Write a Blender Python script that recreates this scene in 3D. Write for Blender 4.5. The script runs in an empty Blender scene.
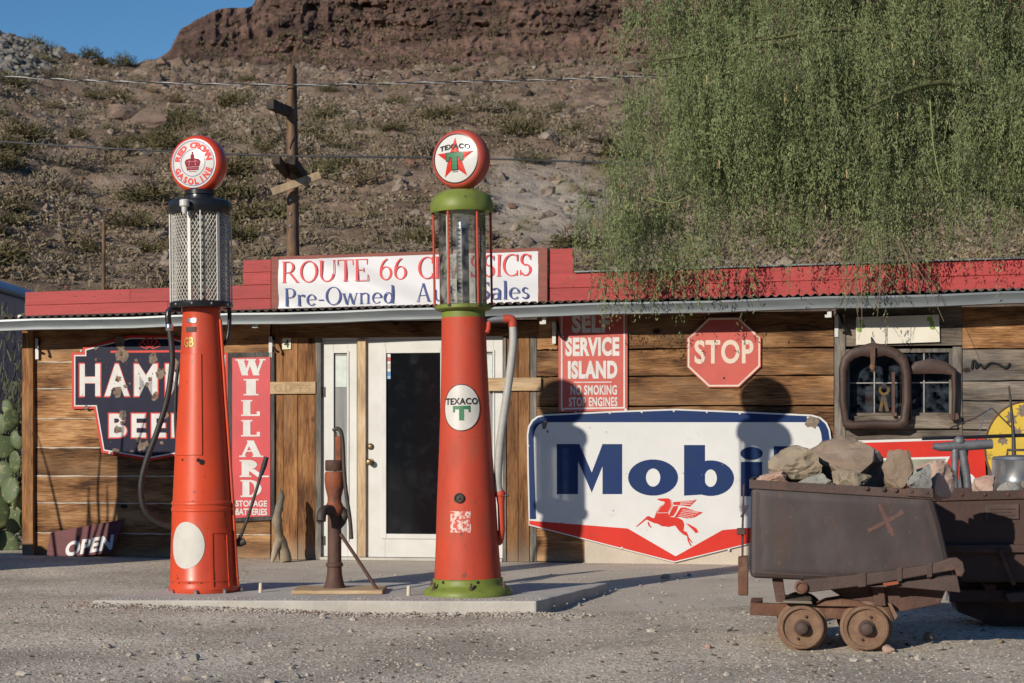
import bpy, bmesh, math, random
import numpy as np
from mathutils import Vector, Matrix, noise as mnoise

R = math.radians
random.seed(7)
rng = np.random.default_rng(11)
scene = bpy.context.scene

# ------------------------------------------------------------------ camera
FPX, HZ, EYE = 1700.0, 443.0, 1.15          # focal length in pixels, horizon row, eye height
cam_d = bpy.data.cameras.new('camera')
cam_d.sensor_width = 36.0
cam_d.lens = 36.0 * FPX / 1024.0
cam_d.shift_y = (HZ - 341.5) / 1024.0
cam_d.clip_start = 0.2
cam_d.clip_end = 2000.0
cam_d.dof.use_dof = True
cam_d.dof.focus_distance = 12.3
cam_d.dof.aperture_fstop = 6.3
cam = bpy.data.objects.new('camera', cam_d)
scene.collection.objects.link(cam)
cam.location = (0, 0, EYE)
cam.rotation_euler = (R(90), 0, 0)
scene.camera = cam

# ------------------------------------------------------------------ sky and sun
SUN_AZ, SUN_EL = R(36.9), R(19.8)            # rays travel towards +x*sin, +y*cos
sx, sy = math.sin(SUN_AZ), math.cos(SUN_AZ)
world = bpy.data.worlds.new('World')
scene.world = world
world.use_nodes = True
wn = world.node_tree.nodes
bg = wn['Background']
sky = wn.new('ShaderNodeTexSky')
sky.sky_type = 'NISHITA'
sky.sun_disc = False
sky.sun_elevation = SUN_EL
sky.sun_rotation = math.atan2(-sx, -sy)      # sun stands behind the camera, to the left
sky.altitude = 800
sky.air_density = 1.0
sky.dust_density = 0.0
sky.ozone_density = 3.0
hsv = wn.new('ShaderNodeHueSaturation')
hsv.inputs['Saturation'].default_value = 1.22
world.node_tree.links.new(sky.outputs[0], hsv.inputs['Color'])
world.node_tree.links.new(hsv.outputs[0], bg.inputs[0])
bg.inputs[1].default_value = 0.098
sun_d = bpy.data.lights.new('sun', 'SUN')
sun_d.energy = 4.7
sun_d.angle = R(0.45)
sun_d.color = (1.0, 0.90, 0.76)
sun = bpy.data.objects.new('sun', sun_d)
scene.collection.objects.link(sun)
ray = Vector((sx * math.cos(SUN_EL), sy * math.cos(SUN_EL), -math.sin(SUN_EL)))
sun.rotation_euler = ray.to_track_quat('-Z', 'Y').to_euler()
sun.location = (-20, -26, 14)

scene.view_settings.view_transform = 'Standard'
scene.view_settings.look = 'None'
scene.view_settings.gamma = 1.0
scene.view_settings.use_curve_mapping = False
scene.view_settings.exposure = 0.0
scene.cycles.use_denoising = True
scene.cycles.max_bounces = 6
scene.cycles.transparent_max_bounces = 16

# ------------------------------------------------------------------ helpers
def G(px, py, z=0.0):
    """point on the level z under a pixel"""
    d = (EYE - z) * FPX / (py - HZ)
    return Vector(((px - 512) / FPX * d, d, z))

def P(px, py, d):
    return Vector(((px - 512) / FPX * d, d, EYE + (HZ - py) / FPX * d))

class Plane:
    """vertical plane through O; u runs right, v into the scene, turned by a"""
    def __init__(s, O, a):
        s.O = Vector((O[0], O[1], 0)); s.a = a
        s.U = Vector((math.cos(a), -math.sin(a), 0)); s.V = Vector((math.sin(a), math.cos(a), 0))
    def at(s, px, py, v=0.0):
        d = Vector(((px - 512) / FPX, 1, (HZ - py) / FPX))
        C = Vector((0, 0, EYE))
        t = ((s.O - C).dot(s.V) + v) / d.dot(s.V)
        p = C + d * t
        return ((p - s.O).dot(s.U), p.z)
    def w(s, u, v, z):
        return s.O + s.U * u + s.V * v + Vector((0, 0, z))

def link(o, parent=None):
    scene.collection.objects.link(o)
    if parent is not None:
        o.parent = parent
    return o

def tag(o, label=None, cat=None, group=None, kind=None):
    if label: o['label'] = label
    if cat: o['category'] = cat
    if group: o['group'] = group
    if kind: o['kind'] = kind
    return o

def thing(name, label, cat, loc=(0, 0, 0), rotz=0.0, group=None, tilt=0.0):
    o = bpy.data.objects.new(name, None)
    o.empty_display_size = 0.1
    o.location = loc
    o.rotation_euler = (0, tilt, rotz)
    link(o)
    return tag(o, label, cat, group)

def copy_tree(o, parent=None):
    c = o.copy(); scene.collection.objects.link(c); c.parent = parent
    for ch in list(o.children):
        copy_tree(ch, c)
    return c

class MB:
    def __init__(s): s.v = []; s.f = []
    def add(s, vs, fs):
        b = len(s.v); s.v += [tuple(p) for p in vs]; s.f += [tuple(b + i for i in f) for f in fs]; return s
    def box(s, x0, x1, y0, y1, z0, z1, M=None):
        vs = [Vector(p) for p in ((x0,y0,z0),(x1,y0,z0),(x1,y1,z0),(x0,y1,z0),(x0,y0,z1),(x1,y0,z1),(x1,y1,z1),(x0,y1,z1))]
        if M: vs = [M @ p for p in vs]
        return s.add(vs, [(3,2,1,0),(4,5,6,7),(0,1,5,4),(1,2,6,5),(2,3,7,6),(3,0,4,7)])
    def prism(s, pts, y0, y1):
        """outline in x,z pushed from y0 to y1"""
        n = len(pts)
        vs = [(x, y0, z) for x, z in pts] + [(x, y1, z) for x, z in pts]
        return s.add(vs, [tuple(range(n)), tuple(range(2*n-1, n-1, -1))] + [(i, i+n, (i+1) % n + n, (i+1) % n) for i in range(n)])
    def flat(s, pts, z0, z1):
        """outline in x,y pushed from z0 to z1"""
        n = len(pts)
        vs = [(x, y, z0) for x, y in pts] + [(x, y, z1) for x, y in pts]
        return s.add(vs, [tuple(range(n-1, -1, -1)), tuple(range(n, 2*n))] + [(i, (i+1) % n, (i+1) % n + n, i+n) for i in range(n)])
    def ring(s, outer, inner, y0, y1):
        """band between two matched open/closed outlines (lists of equal length)"""
        n = len(outer)
        for i in range(n - 1):
            a, b, c, d = outer[i], outer[i+1], inner[i+1], inner[i]
            s.prism([a, b, c, d], y0, y1)
        return s
    def tube(s, pts, r, n=8, caps=True):
        pts = [Vector(p) for p in pts]; m = len(pts)
        rs = [float(q) for q in np.interp(np.linspace(0, 1, m), np.linspace(0, 1, len(r)), r)] if isinstance(r, (list, tuple)) else [r] * m
        vs = []; fs = []
        up = Vector((0, 0, 1)); prev = None
        for i, p in enumerate(pts):
            t = (pts[min(i+1, m-1)] - pts[max(i-1, 0)]).normalized()
            ref = prev if prev is not None else (up if abs(t.z) < 0.9 else Vector((1, 0, 0)))
            b = (ref - t * ref.dot(t)).normalized(); prev = b
            c = t.cross(b)
            for k in range(n):
                q = 2 * math.pi * k / n
                vs.append(p + (b * math.cos(q) + c * math.sin(q)) * rs[i])
        for i in range(m - 1):
            for k in range(n):
                fs.append((i*n+k, i*n+(k+1) % n, (i+1)*n+(k+1) % n, (i+1)*n+k))
        if caps:
            fs.append(tuple(range(n-1, -1, -1))); fs.append(tuple((m-1)*n+k for k in range(n)))
        return s.add(vs, fs)
    def lathe(s, prof, n=40, M=None, close=True):
        """(r, z) rows turned about z; M may tip it over"""
        vs = []; fs = []
        for r, z in prof:
            for k in range(n):
                q = 2 * math.pi * k / n
                p = Vector((r * math.cos(q), r * math.sin(q), z))
                vs.append(M @ p if M else p)
        m = len(prof)
        for i in range(m - 1):
            for k in range(n):
                fs.append((i*n+k, i*n+(k+1) % n, (i+1)*n+(k+1) % n, (i+1)*n+k))
        if close:
            if prof[0][0] > 1e-5: fs.append(tuple(range(n-1, -1, -1)))
            if prof[-1][0] > 1e-5: fs.append(tuple((m-1)*n+k for k in range(n)))
        return s.add(vs, fs)
    def ball(s, c, r, nu=14, nv=9, sc=(1, 1, 1)):
        prof = [(max(1e-4, math.sin(math.pi*i/nv)) * r, -math.cos(math.pi*i/nv) * r) for i in range(nv+1)]
        M = Matrix.Translation(c) @ Matrix.Diagonal((*sc, 1))
        return s.lathe(prof, nu, M)
    def build(s, name, mat, parent=None, smooth=None, bevel=0.0, loc=None, fix=True):
        me = bpy.data.meshes.new(name)
        me.from_pydata(s.v, [], s.f)
        if fix:
            bm = bmesh.new(); bm.from_mesh(me)
            bmesh.ops.remove_doubles(bm, verts=bm.verts, dist=1e-6)
            bmesh.ops.recalc_face_normals(bm, faces=bm.faces)
            bm.to_mesh(me); bm.free()
        me.materials.append(mat)
        if smooth is not None:
            me.polygons.foreach_set('use_smooth', [True] * len(me.polygons))
            me.set_sharp_from_angle(angle=R(smooth))
        o = bpy.data.objects.new(name, me)
        link(o, parent)
        if loc: o.location = loc
        if bevel:
            b = o.modifiers.new('bevel', 'BEVEL'); b.width = bevel; b.segments = 2; b.limit_method = 'ANGLE'; b.angle_limit = R(40)
        return o

def npmesh(name, V, F, mat, parent=None, smooth=False):
    """V (n,3), F (m,3) or (m,4) arrays"""
    me = bpy.data.meshes.new(name)
    V = np.asarray(V, np.float32); F = np.asarray(F, np.int32)
    k = F.shape[1]
    me.vertices.add(len(V)); me.vertices.foreach_set('co', V.ravel())
    me.loops.add(F.size); me.loops.foreach_set('vertex_index', F.ravel())
    me.polygons.add(len(F))
    me.polygons.foreach_set('loop_start', np.arange(0, F.size, k, dtype=np.int32))
    me.polygons.foreach_set('loop_total', np.full(len(F), k, np.int32))
    me.polygons.foreach_set('use_smooth', np.full(len(F), smooth, bool))
    me.update(calc_edges=True)
    me.materials.append(mat)
    o = bpy.data.objects.new(name, me)
    return link(o, parent)

# value noise on numpy arrays
def _h(i, j, s):
    n = (i.astype(np.int64) * 374761393 + j.astype(np.int64) * 668265263 + s * 144269504) & 0x7fffffff
    n = ((n ^ (n >> 13)) * 1274126177) & 0x7fffffff
    return ((n ^ (n >> 16)) & 0xffff) / 65535.0
def vnoise(x, y, s=0):
    i = np.floor(x); j = np.floor(y); fx = x - i; fy = y - j
    fx = fx*fx*(3-2*fx); fy = fy*fy*(3-2*fy)
    a = _h(i, j, s); b = _h(i+1, j, s); c = _h(i, j+1, s); d = _h(i+1, j+1, s)
    return (a*(1-fx)+b*fx)*(1-fy) + (c*(1-fx)+d*fx)*fy
def fbm(x, y, o=5, s=0):
    v = 0; a = 0.5
    for k in range(o):
        v = v + a * (vnoise(x, y, s+k) - 0.5); x = x*2.03+17.1; y = y*2.03+9.7; a *= 0.5
    return v

# ------------------------------------------------------------------ materials
MATS = {}
def nt(m): return m.node_tree.nodes, m.node_tree.links
def mat(name, c1, c2=None, scale=6.0, rough=0.7, metal=0.0, bump=0.0, bscale=60.0, stretch=(1, 1, 1), c3=None, c3scale=3.0, c3lo=0.55, c3hi=0.62,
        rnd=0.0, detail=6.0, lo=0.35, hi=0.65, c3rough=None, coat=0.0, spec=0.5, c4=None, c4scale=30.0, c4lo=0.70, c4hi=0.715):
    """principled surface: two colours mixed by noise, a third in patches, fine bump, per-object variation"""
    if name in MATS: return MATS[name]
    m = bpy.data.materials.new(name); m.use_nodes = True
    N, L = nt(m); b = N['Principled BSDF']
    b.inputs['Roughness'].default_value = rough; b.inputs['Metallic'].default_value = metal
    b.inputs['Specular IOR Level'].default_value = spec
    b.inputs['Coat Weight'].default_value = coat
    b.inputs['Base Color'].default_value = (*c1, 1)
    tc = N.new('ShaderNodeTexCoord'); oi = N.new('ShaderNodeObjectInfo')
    mp = N.new('ShaderNodeMapping'); mp.inputs['Scale'].default_value = stretch
    L.new(tc.outputs['Object'], mp.inputs['Vector'])
    mul = N.new('ShaderNodeVectorMath'); mul.operation = 'SCALE'; mul.inputs[0].default_value = (37, 53, 71)
    L.new(oi.outputs['Random'], mul.inputs['Scale'])
    L.new(mul.outputs[0], mp.inputs['Location'])
    vec = mp.outputs[0]
    col = None
    def noise(sc, det=detail, src=vec):
        n = N.new('ShaderNodeTexNoise'); n.inputs['Scale'].default_value = sc; n.inputs['Detail'].default_value = det
        n.inputs['Roughness'].default_value = 0.62
        L.new(src, n.inputs['Vector']); return n
    def ramp(src, a, z):
        r = N.new('ShaderNodeMapRange'); r.inputs[1].default_value = a; r.inputs[2].default_value = z; r.clamp = True
        L.new(src, r.inputs[0]); return r.outputs[0]
    def mix(f, A, B):
        x = N.new('ShaderNodeMix'); x.data_type = 'RGBA'
        L.new(f, x.inputs[0])
        for s, c in ((6, A), (7, B)):
            if isinstance(c, tuple): x.inputs[s].default_value = (*c, 1)
            else: L.new(c, x.inputs[s])
        return x.outputs[2]
    if c2:
        col = mix(ramp(noise(scale).outputs[0], lo, hi), tuple(c1), tuple(c2))
    if c3:
        mask = ramp(noise(c3scale, 8).outputs[0], c3lo, c3hi)
        col = mix(mask, col if col is not None else tuple(c1), tuple(c3))
        if c3rough is not None:
            rr = N.new('ShaderNodeMapRange'); rr.inputs[3].default_value = rough; rr.inputs[4].default_value = c3rough
            L.new(mask, rr.inputs[0]); L.new(rr.outputs[0], b.inputs['Roughness'])
    if c4:                                    # small chips and spots with crisp edges
        col = mix(ramp(noise(c4scale, 3).outputs[0], c4lo, c4hi), col if col is not None else tuple(c1), tuple(c4))
    if rnd:
        hs = N.new('ShaderNodeHueSaturation')
        mr = N.new('ShaderNodeMapRange'); mr.inputs[3].default_value = 1-rnd; mr.inputs[4].default_value = 1+rnd
        L.new(oi.outputs['Random'], mr.inputs[0]); L.new(mr.outputs[0], hs.inputs['Value'])
        if col is None: hs.inputs['Color'].default_value = (*c1, 1)
        else: L.new(col, hs.inputs['Color'])
        col = hs.outputs[0]
    if col is not None: L.new(col, b.inputs['Base Color'])
    if bump:
        bp = N.new('ShaderNodeBump'); bp.inputs['Strength'].default_value = bump; bp.inputs['Distance'].default_value = 0.02
        L.new(noise(bscale).outputs[0], bp.inputs['Height']); L.new(bp.outputs[0], b.inputs['Normal'])
    MATS[name] = m
    return m

def glassmat(name, tint=(0.9, 0.93, 0.92), gloss=0.1, dirt=0.0, dirt_col=(0.7, 0.68, 0.62)):
    m = bpy.data.materials.new(name); m.use_nodes = True
    N, L = nt(m); N.remove(N['Principled BSDF']); out = N['Material Output']
    tr = N.new('ShaderNodeBsdfTransparent'); tr.inputs[0].default_value = (*tint, 1)
    gl = N.new('ShaderNodeBsdfGlossy'); gl.inputs['Roughness'].default_value = 0.04
    fr = N.new('ShaderNodeFresnel'); fr.inputs[0].default_value = 1.5
    ad = N.new('ShaderNodeMath'); ad.inputs[1].default_value = gloss; L.new(fr.outputs[0], ad.inputs[0]); ad.use_clamp = True
    mx = N.new('ShaderNodeMixShader'); L.new(ad.outputs[0], mx.inputs[0]); L.new(tr.outputs[0], mx.inputs[1]); L.new(gl.outputs[0], mx.inputs[2])
    if dirt:
        df = N.new('ShaderNodeBsdfDiffuse'); df.inputs[0].default_value = (*dirt_col, 1)
        tc = N.new('ShaderNodeTexCoord'); n = N.new('ShaderNodeTexNoise'); n.inputs['Scale'].default_value = 14; n.inputs['Detail'].default_value = 8
        L.new(tc.outputs['Object'], n.inputs['Vector'])
        r = N.new('ShaderNodeMapRange'); r.inputs[1].default_value = 0.4; r.inputs[2].default_value = 0.7; r.inputs[4].default_value = dirt
        L.new(n.outputs[0], r.inputs[0])
        m2 = N.new('ShaderNodeMixShader'); L.new(r.outputs[0], m2.inputs[0]); L.new(mx.outputs[0], m2.inputs[1]); L.new(df.outputs[0], m2.inputs[2]); mx = m2
    L.new(mx.outputs[0], out.inputs[0])
    return m

def woodmat(name, dark, mid, light, rough=0.75, rnd=0.25, along='x', grain=1.0, grey=None, greyz=None):
    """plank wood: long grain, knots, per-plank shift; optional bleached foot below the height greyz"""
    m = bpy.data.materials.new(name); m.use_nodes = True
    N, L = nt(m); b = N['Principled BSDF']; b.inputs['Roughness'].default_value = rough; b.inputs['Specular IOR Level'].default_value = 0.25
    tc = N.new('ShaderNodeTexCoord'); oi = N.new('ShaderNodeObjectInfo')
    mul = N.new('ShaderNodeVectorMath'); mul.operation = 'SCALE'; mul.inputs[0].default_value = (41, 67, 23); L.new(oi.outputs['Random'], mul.inputs['Scale'])
    def mapped(sc):
        mp = N.new('ShaderNodeMapping'); mp.inputs['Scale'].default_value = sc
        L.new(tc.outputs['Object'], mp.inputs[0]); L.new(mul.outputs[0], mp.inputs[1]); return mp.outputs[0]
    g = (1.0, 14, 14) if along == 'x' else (14, 14, 1.0)
    k = (1.2, 4, 4) if along == 'x' else (4, 4, 1.2)
    n1 = N.new('ShaderNodeTexNoise'); n1.inputs['Scale'].default_value = 6*grain; n1.inputs['Detail'].default_value = 9; n1.inputs['Roughness'].default_value = 0.65; n1.inputs['Distortion'].default_value = 0.6
    L.new(mapped(g), n1.inputs['Vector'])
    n2 = N.new('ShaderNodeTexNoise'); n2.inputs['Scale'].default_value = 1.6; n2.inputs['Detail'].default_value = 4
    L.new(mapped(k), n2.inputs['Vector'])
    vo = N.new('ShaderNodeTexVoronoi'); vo.inputs['Scale'].default_value = 1.5
    L.new(mapped((1.0, 1.5, 1.5) if along == 'x' else (1.5, 1.5, 1.0)), vo.inputs['Vector'])
    ad = N.new('ShaderNodeMath'); ad.operation = 'ADD'; L.new(n1.outputs[0], ad.inputs[0]); L.new(n2.outputs[0], ad.inputs[1])
    rmp = N.new('ShaderNodeValToRGB'); e = rmp.color_ramp.elements
    e[0].position = 0.39; e[0].color = (*dark, 1); e[1].position = 0.62; e[1].color = (*light, 1)
    x = rmp.color_ramp.elements.new(0.5); x.color = (*mid, 1)
    hv = N.new('ShaderNodeMath'); hv.operation = 'MULTIPLY'; hv.inputs[1].default_value = 0.5; L.new(ad.outputs[0], hv.inputs[0]); L.new(hv.outputs[0], rmp.inputs[0])
    # weathered grey-brown patches, different on every board
    n4 = N.new('ShaderNodeTexNoise'); n4.inputs['Scale'].default_value = 1.1; n4.inputs['Detail'].default_value = 7; n4.inputs['Roughness'].default_value = .7
    L.new(mapped((1.0, 2.6, 2.6) if along == 'x' else (2.6, 2.6, 1.0)), n4.inputs['Vector'])
    pm = N.new('ShaderNodeMapRange'); pm.inputs[1].default_value = .50; pm.inputs[2].default_value = .68; pm.inputs[4].default_value = .8; L.new(n4.outputs[0], pm.inputs[0])
    pk = N.new('ShaderNodeMix'); pk.data_type = 'RGBA'; L.new(pm.outputs[0], pk.inputs[0]); L.new(rmp.outputs[0], pk.inputs[6]); pk.inputs[7].default_value = (mid[0]*.62+.02, mid[1]*.72+.02, mid[2]*.9+.02, 1)
    kn = N.new('ShaderNodeMapRange'); kn.inputs[1].default_value = 0.035; kn.inputs[2].default_value = 0.075; L.new(vo.outputs['Distance'], kn.inputs[0])
    mk = N.new('ShaderNodeMix'); mk.data_type = 'RGBA'; L.new(kn.outputs[0], mk.inputs[0]); mk.inputs[6].default_value = (dark[0]*.45, dark[1]*.4, dark[2]*.4, 1); L.new(pk.outputs[2], mk.inputs[7])
    col = mk.outputs[2]
    if grey:
        ge = N.new('ShaderNodeNewGeometry'); sp = N.new('ShaderNodeSeparateXYZ'); L.new(ge.outputs['Position'], sp.inputs[0])
        sc = N.new('ShaderNodeMath'); sc.operation = 'MULTIPLY_ADD'; sc.inputs[1].default_value = 0.55; L.new(n1.outputs[0], sc.inputs[0]); L.new(sp.outputs[2], sc.inputs[2])
        mr = N.new('ShaderNodeMapRange'); mr.inputs[1].default_value = greyz+0.12; mr.inputs[2].default_value = greyz+0.42; mr.inputs[3].default_value = 0.85; mr.inputs[4].default_value = 0.0
        L.new(sc.outputs[0], mr.inputs[0])
        mg = N.new('ShaderNodeMix'); mg.data_type = 'RGBA'; L.new(mr.outputs[0], mg.inputs[0]); L.new(col, mg.inputs[6]); mg.inputs[7].default_value = (*grey, 1)
        col = mg.outputs[2]
    hs = N.new('ShaderNodeHueSaturation'); mr = N.new('ShaderNodeMapRange'); mr.inputs[3].default_value = 1-rnd; mr.inputs[4].default_value = 1+rnd
    L.new(oi.outputs['Random'], mr.inputs[0]); L.new(mr.outputs[0], hs.inputs['Value']); L.new(col, hs.inputs['Color'])
    L.new(hs.outputs[0], b.inputs['Base Color'])
    bp = N.new('ShaderNodeBump'); bp.inputs['Strength'].default_value = 0.55; bp.inputs['Distance'].default_value = 0.006
    L.new(n1.outputs[0], bp.inputs['Height']); L.new(bp.outputs[0], b.inputs['Normal'])
    MATS[name] = m
    return m

M_wood = woodmat('plank_wood', (0.045, 0.018, 0.008), (0.235, 0.112, 0.042), (0.46, 0.262, 0.125), rnd=0.36, grey=(0.36, 0.29, 0.20), greyz=0.02)
M_woodv = woodmat('upright_wood', (0.07, 0.028, 0.012), (0.22, 0.10, 0.036), (0.36, 0.19, 0.08), along='z', grey=(0.30, 0.25, 0.19), greyz=0.12)
M_woodg = woodmat('grey_plank_wood', (0.040, 0.032, 0.026), (0.125, 0.102, 0.080), (0.24, 0.20, 0.16), rnd=0.3)
M_woodgv = woodmat('grey_upright_wood', (0.05, 0.045, 0.038), (0.15, 0.132, 0.11), (0.27, 0.24, 0.2), along='z', rnd=0.2)
M_woodl = woodmat('raw_pine', (0.30, 0.20, 0.11), (0.46, 0.33, 0.19), (0.56, 0.43, 0.28), rnd=0.12)
M_woodlv = woodmat('raw_pine_upright', (0.30, 0.20, 0.12), (0.45, 0.33, 0.2), (0.55, 0.43, 0.29), along='z', rnd=0.12)
M_pole = woodmat('pole_wood', (0.06, 0.035, 0.022), (0.14, 0.085, 0.05), (0.24, 0.15, 0.09), along='z', rnd=0.1)
M_redboard = mat('red_board', (0.40, 0.046, 0.046), (0.32, 0.037, 0.037), scale=3, stretch=(1, 8, 8), rough=0.65, bump=0.25, bscale=20, c3=(0.24, 0.035, 0.034), c3scale=2.2, c3lo=0.58, c3hi=0.72, rnd=0.10, c4=(.10, .03, .028), c4scale=7, c4lo=.66, c4hi=.70)
M_redtrim = mat('faded_red_trim', (0.27, 0.085, 0.065), (0.2, 0.065, 0.05), scale=5, stretch=(1, 6, 6), rough=0.75, bump=0.2)
M_pumpred = mat('orange_red_enamel', (0.62, 0.070, 0.022), (0.48, 0.058, 0.025), scale=2.5, rough=0.36, spec=.4, c3=(0.44, 0.075, 0.040), c3scale=4.5, c3lo=0.54, c3hi=0.74, c3rough=0.62, bump=0.03, bscale=9, coat=0.12, stretch=(1.3, 1.3, .6), detail=10, c4=(.10, .035, .02), c4scale=26, c4lo=.685, c4hi=.70)
M_pumpred2 = mat('chalky_red_enamel', (0.52, 0.064, 0.030), (0.39, 0.055, 0.032), scale=3.0, rough=0.58, spec=.3, c3=(0.37, 0.075, 0.045), c3scale=4, c3lo=0.50, c3hi=0.72, c3rough=0.7, bump=0.03, bscale=10, stretch=(1.3, 1.3, .6), detail=10, c4=(.16, .06, .04), c4scale=24, c4lo=.67, c4hi=.69)
M_green = mat('olive_green_paint', (0.185, 0.235, 0.040), (0.14, 0.18, 0.035), scale=5, rough=0.48, spec=.35, c3=(0.12, 0.13, 0.04), c3scale=7, c3lo=0.54, c3hi=0.72, bump=0.03, bscale=20, c4=(.09, .06, .035), c4scale=26, c4lo=.68, c4hi=.70)
M_black = mat('black_paint', (0.010, 0.011, 0.014), (0.02, 0.021, 0.024), scale=8, rough=0.28)
M_iron = mat('dark_iron', (0.025, 0.023, 0.022), (0.06, 0.045, 0.035), scale=14, rough=0.6, bump=0.2)
M_rubber = mat('black_rubber', (0.012, 0.012, 0.012), (0.025, 0.025, 0.025), scale=30, rough=0.6)
M_whitepaint = mat('white_paint', (0.60, 0.60, 0.58), (0.52, 0.52, 0.49), scale=4, rough=0.45)
M_white = mat('white_enamel', (0.63, 0.64, 0.64), (0.58, 0.59, 0.58), scale=3, rough=0.3, c3=(0.50, 0.47, 0.42), c3scale=5, c3lo=0.62, c3hi=0.76, c4=(.20, .12, .075), c4scale=16, c4lo=.735, c4hi=.745)
M_letter = mat('white_lettering', (0.62, 0.61, 0.60), (0.52, 0.51, 0.49), scale=8, rough=0.5)
M_red = mat('red_enamel', (0.58, 0.030, 0.018), (0.50, 0.026, 0.016), scale=4, rough=0.42, spec=.3)
M_redsign = mat('faded_red_sign', (0.50, 0.085, 0.065), (0.43, 0.072, 0.055), scale=5, rough=0.5, c3=(0.34, 0.10, 0.08), c3scale=7, c3lo=0.62, c3hi=0.74)
M_crimson = mat('crimson_sign', (0.55, 0.035, 0.045), (0.46, 0.03, 0.04), scale=5, rough=0.45, c3=(0.3, 0.05, 0.05), c3scale=9, c3lo=0.68, c3hi=0.74)
M_navy = mat('navy_enamel', (0.007, 0.009, 0.028), (0.011, 0.013, 0.036), scale=7, rough=0.5, spec=.15, c3=(0.16, 0.14, 0.12), c3scale=9, c3lo=0.68, c3hi=0.71)
M_blue = mat('royal_blue_enamel', (0.007, 0.026, 0.115), (0.010, 0.031, 0.10), scale=5, rough=0.4, spec=.25)
M_bluetext = mat('blue_print', (0.025, 0.05, 0.21), rough=0.6)
M_redtext = mat('red_print', (0.66, 0.05, 0.05), rough=0.6)
M_chip = mat('rusty_chip', (0.13, 0.095, 0.07), (0.24, 0.19, 0.15), scale=30, rough=0.9, c3=(0.10, 0.04, 0.02), c3scale=20)
M_galv = mat('galvanised', (0.21, 0.235, 0.245), (0.16, 0.18, 0.19), scale=3, stretch=(1, 5, 5), rough=0.42, metal=0.35, c3=(0.2, 0.19, 0.17), c3scale=4, c3lo=0.66, c3hi=0.75)
M_roof = mat('rusty_corrugated', (0.06, 0.04, 0.035), (0.10, 0.08, 0.07), scale=4, rough=0.7, metal=0.2)
M_rust = mat('rusted_steel', (0.050, 0.030, 0.025), (0.078, 0.050, 0.042), scale=5, rough=0.72, bump=0.25, bscale=40, c3=(0.17, 0.075, 0.045), c3scale=4, c3lo=0.55, c3hi=0.72)
M_rust2 = mat('orange_rust', (0.14, 0.062, 0.036), (0.09, 0.042, 0.028), scale=10, rough=0.85, bump=0.35, bscale=50, c3=(0.19, 0.115, 0.075), c3scale=8, c3lo=0.5, c3hi=0.7)
M_wheel = mat('dusty_rust', (0.22, 0.14, 0.088), (0.155, 0.088, 0.056), scale=14, rough=0.9, bump=0.35, bscale=60, c3=(0.16, 0.07, 0.045), c3scale=10, c3lo=0.56, c3hi=0.7)
M_rust_and_shade = mat('dark_rust_and_shade', (0.060, 0.028, 0.020), (0.10, 0.05, 0.037), scale=8, rough=0.7, bump=0.25)  # dark rust; also stands in for shade under the carts and on rear wheels
M_cart = mat('cart_plate', (0.033, 0.025, 0.025), (0.058, 0.045, 0.045), scale=3.0, rough=0.55, metal=0.1, bump=0.05, bscale=12, stretch=(1.6, 1.6, .8), c3=(0.056, 0.029, 0.023), c3scale=3.2, c3lo=0.50, c3hi=0.70, detail=11, c4=(.085, .045, .03), c4scale=22, c4lo=.64, c4hi=.68)
M_cart2 = mat('cart_plate_brown', (0.060, 0.027, 0.020), (0.045, 0.023, 0.018), scale=4, rough=0.6, metal=0.1, bump=0.15, bscale=25, c3=(0.08, 0.035, 0.028), c3scale=5)
M_conc = mat('concrete', (0.52, 0.50, 0.455), (0.43, 0.41, 0.37), scale=3, rough=0.9, bump=0.25, bscale=45, c3=(0.34, 0.31, 0.27), c3scale=1.8, c3lo=0.50, c3hi=0.75)
M_apron = mat('dusty_concrete', (0.53, 0.47, 0.39), (0.45, 0.395, 0.325), scale=1.6, rough=0.95, bump=0.3, bscale=30, c3=(0.38, 0.33, 0.27), c3scale=1.3, c3lo=0.55, c3hi=0.72)
M_steel = mat('bright_steel', (0.62, 0.64, 0.67), (0.5, 0.52, 0.55), scale=4, rough=0.25, metal=0.9, bump=0.06, bscale=9)
M_grey = mat('grey_cast_iron', (0.17, 0.18, 0.20), (0.11, 0.115, 0.125), scale=12, rough=0.55, metal=0.3, bump=0.2)
M_yellow = mat('yellow_sign_paint', (0.60, 0.42, 0.035), (0.52, 0.36, 0.04), scale=5, rough=0.5, c3=(0.17, 0.10, 0.035), c3scale=6, c3lo=0.60, c3hi=0.68)
M_hose = mat('pale_grey_hose', (0.40, 0.40, 0.38), (0.33, 0.33, 0.31), scale=12, rough=0.6)
M_maroon = mat('maroon_board', (0.13, 0.022, 0.028), (0.09, 0.018, 0.02), scale=5, stretch=(1, 8, 8), rough=0.6, bump=0.2)
M_darkglass = mat('dark_door_glass', (0.006, 0.007, 0.009), rough=0.08, c3=(0.016, 0.018, 0.021), c3scale=9, c3lo=0.5, c3hi=0.85)
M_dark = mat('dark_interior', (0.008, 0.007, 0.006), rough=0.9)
M_brass = mat('old_brass', (0.25, 0.19, 0.10), (0.16, 0.12, 0.07), scale=20, rough=0.4, metal=0.7)
M_gold = mat('gilt', (0.45, 0.32, 0.10), rough=0.45, metal=0.4)
M_paper = mat('paper', (0.6, 0.66, 0.62), (0.5, 0.56, 0.53), scale=20, rough=0.8)
M_glass = glassmat('cylinder_glass', gloss=0.03, dirt=0.2, dirt_col=(.62, .61, .58))
M_glassm = glassmat('guarded_glass', tint=(0.75, 0.76, 0.74), gloss=0.04, dirt=0.55, dirt_col=(0.45, 0.43, 0.38))
M_pane = glassmat('window_glass', tint=(0.75, 0.82, 0.88), gloss=0.02, dirt=0.22, dirt_col=(.12, .15, .19))

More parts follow.
